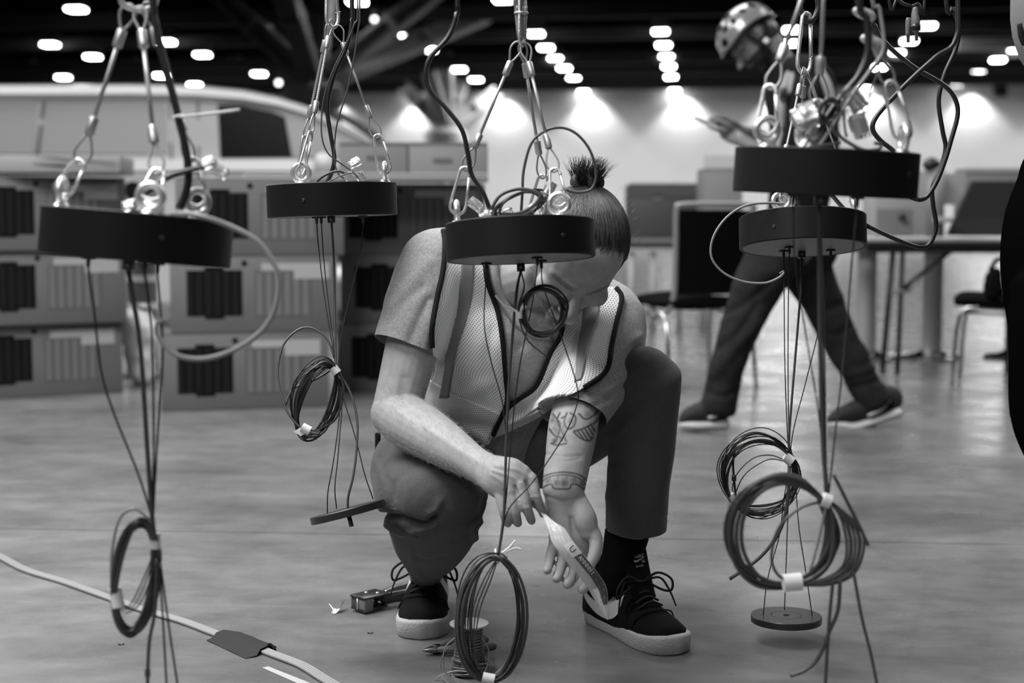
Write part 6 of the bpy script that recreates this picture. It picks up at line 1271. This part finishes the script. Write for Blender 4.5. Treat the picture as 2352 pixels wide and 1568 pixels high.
# ================================================================== THE PERSON CUT BY THE RIGHT EDGE
ED = 2.42
def E(x, y, dz=0.0): return P(x, y, ED + dz)
W2 = thing('person', 'person in black trousers and mesh vest, mostly cut off by the right edge', 'person', V(E(2490, 600).x, ED, 0))
ex_ = E(2490, 600).x; b = MB()
b.ell(V(ex_ + 0.1, ED, 1.66), (0.09, 0.075, 0.12)); b.loft([V(ex_ + 0.06, ED, 1.4), V(ex_ + 0.08, ED, 1.56)], 2 * [0.058], up=CT); b.loft([V(ex_ + 0.02, ED, 0.95), V(ex_ + 0.03, ED, 1.2), V(ex_ + 0.04, ED, 1.42)], [(0.1, 0.15), (0.12, 0.17), (0.08, 0.13)], up=CT)
b.ell(V(ex_ + 0.19, ED, 1.66), (0.02, 0.016, 0.02))
for k in (-1, 1):
    b.loft([V(ex_ + 0.05, ED + k * 0.19, 1.38), V(ex_ + 0.1, ED + k * 0.23, 1.12), V(ex_ + 0.32, ED + k * 0.16, 1.06)], [0.05, 0.045, 0.03], up=CT, n=14); b.loft([V(ex_ + 0.32, ED + k * 0.16, 1.06), V(ex_ + 0.40, ED + k * 0.14, 1.06)], [(0.04, 0.02), (0.038, 0.016)], up=CU, n=12)
    for j in range(4): b.loft([V(ex_ + 0.40, ED + k * 0.14 + (j - 1.5) * 0.022, 1.06), V(ex_ + 0.44, ED + k * 0.14 + (j - 1.5) * 0.022, 1.05), V(ex_ + 0.45, ED + k * 0.14 + (j - 1.5) * 0.022, 1.02)], [0.009, 0.009, 0.007], up=CU, n=8)
bm_ = remesh(b, 0.007, 3); set_tint(bm_, np.ones(len(bm_.vertices))); obj('body', bm_, DSKIN, W2)
obj('hair', MB().ell(V(ex_ + 0.085, ED, 1.70), (0.098, 0.083, 0.095)), HAIRM, W2)
b = MB()
b.loft([E(2500, 420), E(2484, 520), E(2478, 640), E(2470, 760)], [(0.11, 0.16), (0.125, 0.17), (0.122, 0.17), (0.1, 0.15)], up=CT, n=26)
for k in (-0.09, 0.09): b.loft([E(2476, 660, k), E(2458, 850, k), E(2455, 960, k), E(2488, 1080, k), E(2535, 1300, k), E(2575, 1560, k)], [(0.108, 0.1), (0.097, 0.09), (0.09, 0.085), (0.078, 0.075), (0.068, 0.07), (0.06, 0.065)], up=CT, n=22, cap=0.3)
bm_ = remesh(b, 0.008, 6); noise_disp(bm_, 9, 0.004, 7); obj('trousers', bm_, mat('black_trousers', 0.002, 1.0, spec=0.0), W2)
for k in (-0.09, 0.09):
    g_ = V(E(2580, 1560).x, ED + k, 0); s_ = obj('shoe', MB().loft([g_ + V(-0.06, 0, 0.02), g_ + V(0.05, 0, 0.02), g_ + V(0.2, 0, 0.018)], [(0.036, 0.02), (0.042, 0.02), (0.04, 0.018)], up=CU, n=16, cap=0.5), RUBBER, W2); obj('upper', MB().loft([g_ + V(-0.05, 0, 0.07), g_ + V(0.05, 0, 0.07), g_ + V(0.18, 0, 0.045)], [(0.034, 0.05), (0.04, 0.045), (0.036, 0.022)], up=CU, n=16, cap=0.6), SUEDE, s_)
b = MB(); b.loft([E(2575, 330), E(2575, 230), E(2590, 130), E(2517, 50), E(2515, -60), E(2530, -260)], [(0.11, 0.16), (0.115, 0.17), (0.124, 0.175), (0.125, 0.18), (0.125, 0.18), (0.1, 0.14)], up=CT, n=34, cap=0.2)
vm = b.mesh('vest'); uvl = vm.uv_layers.new(name='UVMap'); n_ = 34
for lp in vm.loops:
    c = vm.vertices[lp.vertex_index].co; uvl.data[lp.index].uv = (c.y + c.x * 0.7, c.z)
VEST2 = VEST.copy(); VEST2.name = 'grey_perforated_mesh'
for n__ in VEST2.node_tree.nodes:
    if n__.type == 'MAP_RANGE': n__.inputs[4].default_value = 0.2; n__.inputs[3].default_value = 0.05
ve = obj('vest', vm, VEST2, W2)
obj('binding', MB().tube([E(2344, 55), E(2348, 85), E(2362, 108), E(2400, 140), E(2420, 200), E(2425, 260)], 0.0065, 8, 4), PIPE, ve); obj('snap', MB().ell(E(2358, 108, -0.02), (0.005, 0.004, 0.005)), CHROME, ve)
# ================================================================== CHAIRS AND TABLES AT THE BACK
SILV = mat('silver_chair_frame', 0.30, 0.4, 0.3); BFAB = mat('black_mesh_fabric', 0.004, 0.95, spec=0.05); CHL = mat('chair_chrome', 0.5, 0.2, 1.0)
def chair(loc, yaw, label, item=None):
    t = thing('office_chair', label, 'chair', loc, 'black chairs by the tables'); R_ = Matrix.Rotation(yaw, 3, 'Z')
    def w_(x, y, z): return Vector(loc) + R_ @ V(x, y, z)
    obj('seat', MB().loft([w_(0, -0.2, 0.44), w_(0, 0.0, 0.43), w_(0, 0.2, 0.44), w_(0, 0.25, 0.43)], [(0.215, 0.035), (0.225, 0.04), (0.225, 0.04), (0.21, 0.03)], up=(0, 0, 1), n=26, cap=0.5), BFAB, t)
    bp = []
    pr = [(0.19, 0.48, -0.19), (0.195, 0.6, -0.21), (0.205, 0.75, -0.235), (0.215, 0.90, -0.26)]
    rows = [[w_(x * (2 * j / 8 - 1), y - 0.03 * (1 - (2 * j / 8 - 1) ** 2), z)[:] for j in range(9)] for x, z, y in pr]; v = np.array(rows); mb = MB(); mb.add(np.concatenate([v.reshape(-1, 3), (v + np.array(R_ @ V(0, -0.012, 0))).reshape(-1, 3)]), [(i * 9 + j, i * 9 + j + 1, i * 9 + 10 + j, i * 9 + 9 + j) for i in range(3) for j in range(8)] + [(36 + i * 9 + j, 36 + i * 9 + 9 + j, 36 + i * 9 + 10 + j, 36 + i * 9 + j + 1) for i in range(3) for j in range(8)])
    obj('backrest', mb, BFAB, t)
    L_ = [w_(-x, y - 0.006, z) for x, z, y in pr]; Rr = [w_(x, y - 0.006, z) for x, z, y in pr]
    obj('back_frame', MB().tube([w_(-0.21, -0.02, 0.36), w_(-0.2, -0.16, 0.40)] + L_ + [w_(-0.19, -0.275, 0.925), w_(0, -0.30, 0.93), w_(0.19, -0.275, 0.925)] + Rr[::-1] + [w_(0.2, -0.16, 0.40), w_(0.21, -0.02, 0.36)], 0.014, 8, 4), SILV, t)
    for sx in (-1, 1):
        obj('leg', MB().tube([w_(sx * 0.225, 0.12, 0.41), w_(sx * 0.235, 0.22, 0.36), w_(sx * 0.245, 0.25, 0.0)], 0.011, 8, 4), CHL, t); obj('leg', MB().tube([w_(sx * 0.225, 0.0, 0.41), w_(sx * 0.235, -0.2, 0.34), w_(sx * 0.245, -0.26, 0.0)], 0.011, 8, 4), CHL, t)
        obj('side_rail', MB().tube([w_(sx * 0.225, -0.2, 0.36), w_(sx * 0.225, 0.22, 0.385)], 0.010, 8, 2), CHROME_D, t)
    return t
q = P(1612, 600, 7.1); chair(V(q.x - 0.03, 7.32, 0), math.radians(20), 'black mesh chair with silver frame, directly behind the kneeling man\'s raised knee')
q = P(2335, 600, 7.3); chair(V(q.x, 7.42, 0), math.radians(68), 'black chair with chrome legs at the right edge, partly hidden by the cut-off person')
q = P(2281, 678, 7.25)
t = thing('tool_pouch', 'small dark pouch lying on the chair at the right edge', 'bag', V(q.x, q.y, 0.475)); qq = V(q.x, q.y, 0.475)
mb = MB().loft([qq + V(0, 0, 0.02), qq + V(0, 0, 0.07), qq + V(0.01, 0, 0.12)], [(0.05, 0.05), (0.045, 0.05), (0.025, 0.03)], up=CT, n=14); me = remesh(mb, 0.01, 2); noise_disp(me, 25, 0.012, 4); obj('pouch_body', me, BFAB, t); obj('handle', MB().tube([qq + V(-0.02, 0, 0.12), qq + V(0.01, 0, 0.17), qq + V(0.05, 0, 0.18)], 0.012, 8, 4), BFAB, t)
TOPM = mat('grey_table_top', 0.22, 0.35); TEDGE = mat('dark_table_edge', 0.02, 0.5)
# folding table in front
y0 = 7.85; xa, xb = P(1985, 550, y0).x, P(2328, 550, y0).x; zt = 0.747
t = thing('folding_table', 'folding table with black steel legs, behind the looping cord at right', 'table', V((xa + xb) / 2, y0 + 0.35, 0))
obj('tabletop', MB().box(V((xa + xb) / 2, y0 + 0.35, zt - 0.012), (xb - xa, 0.7, 0.024), None, 0.003), TOPM, t, True, angle=40); obj('apron', MB().box(V((xa + xb) / 2, y0 + 0.35, zt - 0.05), (xb - xa - 0.03, 0.66, 0.05)), TEDGE, t, False); obj('edge_band', MB().box(V((xa + xb) / 2, y0 - 0.004, zt - 0.022), (xb - xa, 0.008, 0.02)), TEDGE, t, False)
LG = mat('black_steel_leg', 0.006, 0.5)
for (xt, xb2, yy) in ((2050, 2030, y0 + 0.06), (2072, 2066, y0 + 0.04), (2052, 2034, y0 + 0.6), (2316, 2318, y0 + 0.06), (2316, 2318, y0 + 0.6)):
    a = P(xt, 570, yy); b_ = P(xb2, 870, yy); obj('leg', MB().tube([V(a.x, yy, zt - 0.03), V(b_.x, yy, 0.0)], 0.014, 8, 2), LG, t)
obj('brace', MB().tube([P(2195, 568, y0 + 0.05), P(2140, 610, y0 + 0.05), P(2074, 664, y0 + 0.05)], 0.014, 8, 2), LG, t); obj('brace_lock', MB().tube([P(2110, 640, y0 + 0.03), P(2085, 668, y0 + 0.03), P(2048, 668, y0 + 0.03)], 0.01, 8, 3), CHROME_D, t)
# round pedestal tables behind it
PEDM = mat('brushed_steel_pedestal', 0.42, 0.35, 0.5, noise=0.15, nscale=3, stretch=(20, 20, 0.3))
for (x, lb) in ((1990, 'steel pedestal table behind the walker\'s rear leg'), (2142, 'steel pedestal table with round chrome base behind the folding table legs'), (2335, 'steel pedestal table at the right edge behind the chair')):
    dd_ = 8.86; c = P(x, 700, dd_); c.z = 0; t = thing('pedestal_table', lb, 'table', c, 'pedestal tables at the back')
    obj('pedestal', MB().lathe([(0.0, 0.03), (0.062, 0.03), (0.06, 0.70), (0.0, 0.70)], Matrix.Translation(c), 24), PEDM, t, True, angle=40)
    obj('base', MB().lathe([(0, 0), (0.195, 0), (0.198, 0.012), (0.185, 0.022), (0.1, 0.034), (0.066, 0.05), (0, 0.05)], Matrix.Translation(c), 32), CHL, t, True, angle=50); obj('tabletop', MB().lathe([(0, 0.70), (0.2, 0.70), (0.203, 0.715), (0.2, 0.73), (0, 0.73)], Matrix.Translation(c), 32), TOPM, t, True, angle=40)
def lid(name, label, cat, px, d, th, m, extra=()):
    A = np.array([P(x, y, d)[:] for x, y in px]); B = A + np.array((0, th, 0)); c = Vector(A.mean(0)); c.z = A[:, 2].min(); t = thing(name, label, cat, c); obj('panel', MB().rings([A, B]), m, t, False)
    for nm, q_, mm in extra:
        A = np.array([P(x, y, d - 0.004)[:] for x, y in q_]); obj(nm, MB().rings([A, A + np.array((0, 0.01, 0))]), mm, t, False)
    return t
DK = mat('dark_case_plastic', 0.018, 0.5); MIDG = mat('mid_grey_panel', 0.19, 0.7); LTG = mat('light_grey_panel', 0.36, 0.6)
simple_box('equipment_case', 'low dark case on the floor trestle left of the black mesh chair', 'case', 1447, 1618, 422, 570, 11.0, 0.5, mat('dark_case_side', 0.045, 0.5), [('lid', 1447, 1618, 421, 452, mat('case_lid', 0.06, 0.5)), ('catch', 1500, 1520, 448, 460, GREYPL), ('rib', 1447, 1618, 548, 556, MIDG)])
tt = simple_box('trestle_table', 'pale trestle table carrying the dark case behind the raised knee', 'table', 1440, 1625, 571, 579, 11.0, 0.6, LTG)
for x in (1450, 1500, 1560, 1615):
    for yy in (11.05, 11.5): a = P(x, 577, yy); obj('leg', MB().tube([a, V(a.x, yy, 0)], 0.025, 8, 1), LTG, tt)
simple_box('grey_box', 'grey box with white lid standing behind the black mesh chair', 'box', 1617, 1705, 385, 574, 10.0, 0.4, mat('grey_box_side', 0.2, 0.7), [('lid', 1615, 1707, 357, 387, mat('white_lid', 0.5, 0.5))])
tt = bpy.data.objects['grey_box']; a = P(1661, 574, 10.2)
for x in (-0.1, 0.1): obj('leg', MB().tube([V(a.x + x, 10.2, a.z), V(a.x + x, 10.2, 0)], 0.02, 8, 1), LTG, tt)
lid('display_screen', 'dark slanted screen standing on the folding table at right', 'screen', [(2235, 416), (2352, 416), (2352, 541), (2178, 541)], 7.95, 0.05, DK, [('lower_bezel', [(2196, 500), (2352, 500), (2352, 541), (2178, 541)], mat('bezel', 0.025, 0.5))])
simple_box('flat_crate', 'wide grey crate behind the dark slanted screen', 'crate', 2215, 2400, 386, 542, 8.3, 0.2, MIDG, [('lid', 2215, 2400, 386, 396, LTG)])
simple_box('white_cabinet', 'pale box with a dark round knob on the folding table', 'box', 2010, 2160, 392, 543, 8.05, 0.3, mat('pale_cabinet', 0.33, 0.6), [('front_panel', 2015, 2095, 480, 540, MIDG), ('side_panel', 2165, 2205, 398, 470, LTG)])
c = P(2072, 498, 8.02); obj('knob', MB().ell(c, (0.022, 0.02, 0.022)), BLKPL, bpy.data.objects['white_cabinet'])
t = thing('post', 'grey steel post with clamp standing on the folding table', 'stand', P(2148, 543, 7.9)); obj('shaft', MB().tube([P(2148, 543, 7.9), P(2148, 385, 7.9)], 0.05, 12, 1), mat('post_grey', 0.2, 0.5), t); obj('clamp', MB().ell(P(2140, 378, 7.88), (0.05, 0.04, 0.04)), BLKPL, t); obj('foot_plate', MB().box(P(2165, 505, 7.85), (0.1, 0.04, 0.03), None, 0.004), LTG, t)
t = thing('speaker', 'tiny dark loudspeaker on the back wall at right under the lamps', 'speaker', P(2296, 207, 53)); obj('cabinet', MB().box(P(2296, 207, 53), (0.5, 0.4, 0.55), Mh, 0.04), BLKPL, t); obj('bracket', MB().tube([P(2296, 207, 53), P(2298, 190, 53.5)], 0.06, 6, 1), BLKPL, t)
# ================================================================== THINGS ON THE FLOOR
def flat_cable():
    pts = [(-60, 1255), (0, 1281), (60, 1312), (150, 1340), (240, 1372), (330, 1404), (420, 1430), (500, 1460), (560, 1478), (620, 1503), (690, 1530), (740, 1560), (790, 1592), (840, 1640)]
    t = thing('flat_cable', 'pale ribbed flat cable snaking across the floor at lower left', 'cable', G(400, 1425)); C_ = [G(x, y) for x, y in pts]
    for k in range(4):
        line_ = []
        for i, c in enumerate(C_):
            tg_ = (C_[min(i + 1, len(C_) - 1)] - C_[max(i - 1, 0)]).normalized(); sd_ = V(-tg_.y, tg_.x, 0); wv = 1.0
            line_.append(c + sd_ * ((k - 1.5) * 0.0054 * wv) + V(0, 0, 0.0038))
        obj('conductor', MB().tube(line_, 0.0037, 8, 5), mat('pale_cable_sheath', 0.2, 0.5), t)
    obj('web', MB().tube([c + V(0, 0, 0.002) for c in C_], 0.0022, 6, 5), mat('cable_web', 0.06, 0.6), t)
flat_cable()
def on_floor(px, z=0.0006): return [G(x, y) + V(0, 0, z) for x, y in px]
gaff = mat('dark_gaffer_tape', 0.028, 0.85, spec=0.15); t = thing('gaffer_tape', 'dark patch of gaffer tape over the flat cable on the floor', 'tape', G(540, 1480))
A = on_floor([(475, 1469), (560, 1508), (592, 1503), (640, 1475), (607, 1484), (548, 1456), (508, 1454)])
c0 = [G(x, y) for x, y in ((474, 1471), (490, 1466), (496, 1464), (514, 1457), (552, 1452))]; c1 = [G(x, y) for x, y in ((564, 1513), (590, 1508), (598, 1503), (617, 1494), (636, 1486))]
hz = [0.0008, 0.002, 0.0098, 0.0098, 0.001]; rows = [[(a + (b_ - a) * (j / 6) + V(0, 0, h + 0.0006 * math.sin(j * 2 + i))) [:] for j in range(7)] for i, (a, b_, h) in enumerate(zip(c0, c1, hz))]; v = np.array(rows).reshape(-1, 3); f = [(i * 7 + j, i * 7 + j + 1, i * 7 + 8 + j, i * 7 + 7 + j) for i in range(4) for j in range(6)]
mb = MB().add(np.concatenate([v, v + np.array((0, 0, 0.0006))]), f + [tuple(35 + q_ for q_ in reversed(g)) for g in f]); obj('patch', mb, gaff, t); obj('dark_fold', MB().tube([G(614, 1493) + V(0, 0, 0.009), G(622, 1491) + V(0, 0, 0.010), G(632, 1495) + V(0, 0, 0.002)], 0.003, 6, 4), PRN, t)
A = np.array([q_[:] for q_ in on_floor([(602, 1534), (616, 1531), (760, 1588), (738, 1594)])]); tag(obj('tape_strip', MB().rings([A, A + np.array((0, 0, 0.0006))]), mat('dull_white_tape', 0.34, 0.7), None, False), 'straight white tape strip stuck to the floor at the bottom edge', 'tape')
mb = MB(); rows = []
for i in range(9):
    s_ = i / 8; c = G(764 + 25 * s_, 1410 - 8 * s_) + V(0, 0, 0.001 + 0.026 * (s_ - 0.35) ** 2 * 1.6); rows.append([(c + V(0.002, 0.014, 0.003))[:], (c + V(-0.002, -0.012, 0))[:]])
v = np.array(rows).reshape(-1, 3); f = [(2 * i, 2 * i + 1, 2 * i + 3, 2 * i + 2) for i in range(8)]; mb.add(np.concatenate([v, v + np.array((0, 0.0003, 0.0007))]), f + [tuple(18 + q_ for q_ in reversed(g)) for g in f])
t = thing('tape_scrap', 'small curled scrap of white tape on the bare floor', 'tape', G(775, 1408)); obj('curl', mb, mat('bright_tape', 0.8, 0.5), t); obj('torn_end', MB().tube([G(768, 1408) + V(0, 0, 0.003), G(762, 1402) + V(0, 0, 0.008), G(756, 1398) + V(0, 0, 0.011)], [0.0012, 0.0006], 5, 3), mat('bright_tape', 0.8, 0.5), t)
for (x, y, lb) in ((851, 1455, 'tiny dark wire offcut on the floor left of the rear shoe'), (279, 1481, 'tiny dark wire offcut on the floor under the far left coil')):
    c = G(x, y); tag(obj('wire_offcut', MB().tube([c + V(-0.006, 0, 0.003), c + V(-0.003, 0, 0.001), c + V(0.003, 0.001, 0.0012), c + V(0.005, 0, 0.004)], 0.0011, 6, 4), CORD_B), lb, 'offcut')
# crimping tool behind the rear shoe
def ground_tool(o, ax):
    ax = Vector(ax).normalized(); ay = V(0, 0, 1).cross(ax); return (lambda x, y, z: o + ax * x + ay * y + V(0, 0, z)), Matrix((ax, ay, V(0, 0, 1))).transposed()
o = G(822, 1410); o = V(o.x, o.y + 0.01, 0); W_, M_ = ground_tool(o, (0.70, 0.71, 0)); t = thing('crimping_tool', 'dark crimping tool lying on the floor behind the man\'s rear shoe', 'tool', o)
TM = mat('tool_steel_dark', 0.035, 0.3, 0.6); TG_ = mat('tool_grip_grey', 0.06, 0.5)
obj('jaw_plate', MB().box(W_(0.032, 0.0, 0.034), (0.072, 0.05, 0.006), M_, 0.003), TM, t, True, angle=40); obj('jaw_plate', MB().box(W_(0.03, 0.0, 0.008), (0.066, 0.048, 0.006), M_, 0.003), TM, t, True, angle=40)
obj('die', MB().box(W_(0.006, 0.014, 0.02), (0.014, 0.018, 0.026), M_, 0.001), TG_, t); obj('die', MB().box(W_(0.01, -0.014, 0.019), (0.024, 0.02, 0.028), M_, 0.001), GREYPL, t); obj('bright_edge', MB().box(W_(0.0, 0.001, 0.02), (0.006, 0.004, 0.024), M_), CHROME, t)
for k in (-1, 1): obj('handle', MB().loft([W_(0.06, k * 0.012, 0.022), W_(0.1, k * 0.020, 0.022), W_(0.16, k * 0.024, 0.021), W_(0.2, k * 0.021, 0.02)], [(0.008, 0.012), (0.010, 0.013), (0.011, 0.014), (0.008, 0.011)], up=(0, 0, 1), n=14), TG_ if k > 0 else BLKPL, t)
for (x, y) in ((0.03, 0.01), (0.045, -0.01)): obj('rivet', MB().lathe([(0, 0.0), (0.004, 0), (0.0035, 0.0015), (0, 0.002)], Matrix.Translation(W_(x, y, 0.037)), 10), CHROME, t)
obj('ratchet_spring', MB().tube([W_(0.07, -0.006, 0.034), W_(0.1, -0.002, 0.037), W_(0.13, 0.004, 0.036), W_(0.15, 0.01, 0.036)], 0.003, 8, 4), CHROME_D, t)
# flush cutters between shoe and spool
o = G(972, 1505); W_, M_ = ground_tool(V(o.x, o.y, 0), (0.93, 0.33, 0)); t = thing('cutting_pliers', 'small cutting pliers with grey grips beside the white toe cap', 'pliers', o)
for k in (-1, 1):
    obj('jaw', MB().loft([W_(0.0, k * 0.0015, 0.010), W_(0.012, k * 0.004, 0.010), W_(0.024, k * 0.006, 0.010)], [(0.0015, 0.002), (0.004, 0.005), (0.006, 0.0065)], up=(0, 0, 1), n=10), CHROME_D, t)
    obj('grip', MB().loft([W_(0.03, k * 0.008, 0.011), W_(0.06, k * 0.021, 0.012), W_(0.1, k * 0.03, 0.012), W_(0.135, k * 0.024, 0.012)], [(0.006, 0.006), (0.0085, 0.009), (0.0085, 0.009), (0.007, 0.008)], up=(0, 0, 1), n=14), GREYPL, t)
obj('pivot', MB().lathe([(0, -0.008), (0.0085, -0.008), (0.009, 0.008), (0.006, 0.009), (0, 0.009)], Matrix.Translation(W_(0.028, 0, 0.010)), 16), BLKPL, t)
# spool of wire
c = G(1078, 1553); c.z = 0; dS = (P(1075, 1500, 1) - CO).length; t = thing('wire_spool', 'spool of thin wire with clear plastic flange standing behind the hanging coil', 'spool', c); hS = 0.098
FL = mat('clear_spool_flange', 0.6, 0.15, trans=0.5); obj('flange', MB().lathe([(0.012, 0), (0.036, 0), (0.036, 0.003), (0.012, 0.003)], Matrix.Translation(c), 36), FL, t, True, angle=40); obj('flange', MB().lathe([(0.012, hS), (0.036, hS), (0.0365, hS + 0.0015), (0.036, hS + 0.003), (0.012, hS + 0.003)], Matrix.Translation(c), 36), FL, t, True, angle=40); obj('hub', MB().lathe([(0.013, 0), (0.016, 0), (0.016, hS + 0.002), (0.013, hS + 0.002)], Matrix.Translation(c), 24), FL, t, True, angle=40)
hw = []; n_ = 0
for i in range(15 * 16):
    a = 2 * math.pi * i / 16; z = 0.006 + (hS - 0.014) * i / 240; r_ = 0.024 + 0.008 * (1 - i / 240) ** 2 + 0.0014 * math.sin(i * 0.37); hw.append(c + V(r_ * math.cos(a), r_ * math.sin(a), z))
WS = mat('grey_wire_insulation', 0.13, 0.35); obj('winding', MB().tube(hw, 0.0016, 6, 1), WS, t); hw2 = [c + V((0.0245 + 0.008 * (1 - i / 240) ** 2) * math.cos(2 * math.pi * i / 16 + 1), (0.0245 + 0.008 * (1 - i / 240) ** 2) * math.sin(2 * math.pi * i / 16 + 1), 0.0095 + (hS - 0.016) * i / 240) for i in range(240)]; obj('winding', MB().tube(hw2, 0.0016, 6, 1), mat('dark_wire_insulation', 0.05, 0.35), t)
for k in range(3): obj('loose_loop', MB().torus(c + V(0.001 * k, 0, 0.010 + 0.010 * k), V(0.12 * (k - 1), 0.15, 1), 0.037 - 0.0015 * k, 0.0014, 36, 6), WS, t)
dW = lambda pts: [PZ(x, y, z) for x, y, z in pts]
obj('loose_end', MB().tube([c + V(-0.02, -0.02, 0.072), c + V(-0.046, -0.02, 0.05), c + V(-0.05, -0.03, 0.012), c + V(-0.02, -0.066, 0.002), c + V(0.02, -0.06, 0.002)], 0.0012, 6, 6), WS, t); obj('loose_end', MB().tube([c + V(0.0, -0.035, 0.02), c + V(-0.025, -0.037, 0.022), c + V(-0.05, -0.03, 0.012), c + V(-0.062, -0.024, 0.001)], 0.0012, 6, 6), mat('pale_wire_insulation', 0.3, 0.4), t); obj('loose_end', MB().tube([c + V(-0.022, -0.014, 0.08), c + V(-0.044, -0.028, 0.06), c + V(-0.042, -0.04, 0.02), c + V(-0.01, -0.055, 0.002), c + V(0.01, -0.075, 0.001)], 0.0012, 6, 6), WS, t); obj('loose_end', MB().tube([c + V(0.024, -0.016, 0.078), c + V(0.036, -0.02, 0.055), c + V(0.033, -0.022, 0.025), c + V(0.02, -0.034, 0.008)], 0.0012, 6, 6), WS, t)
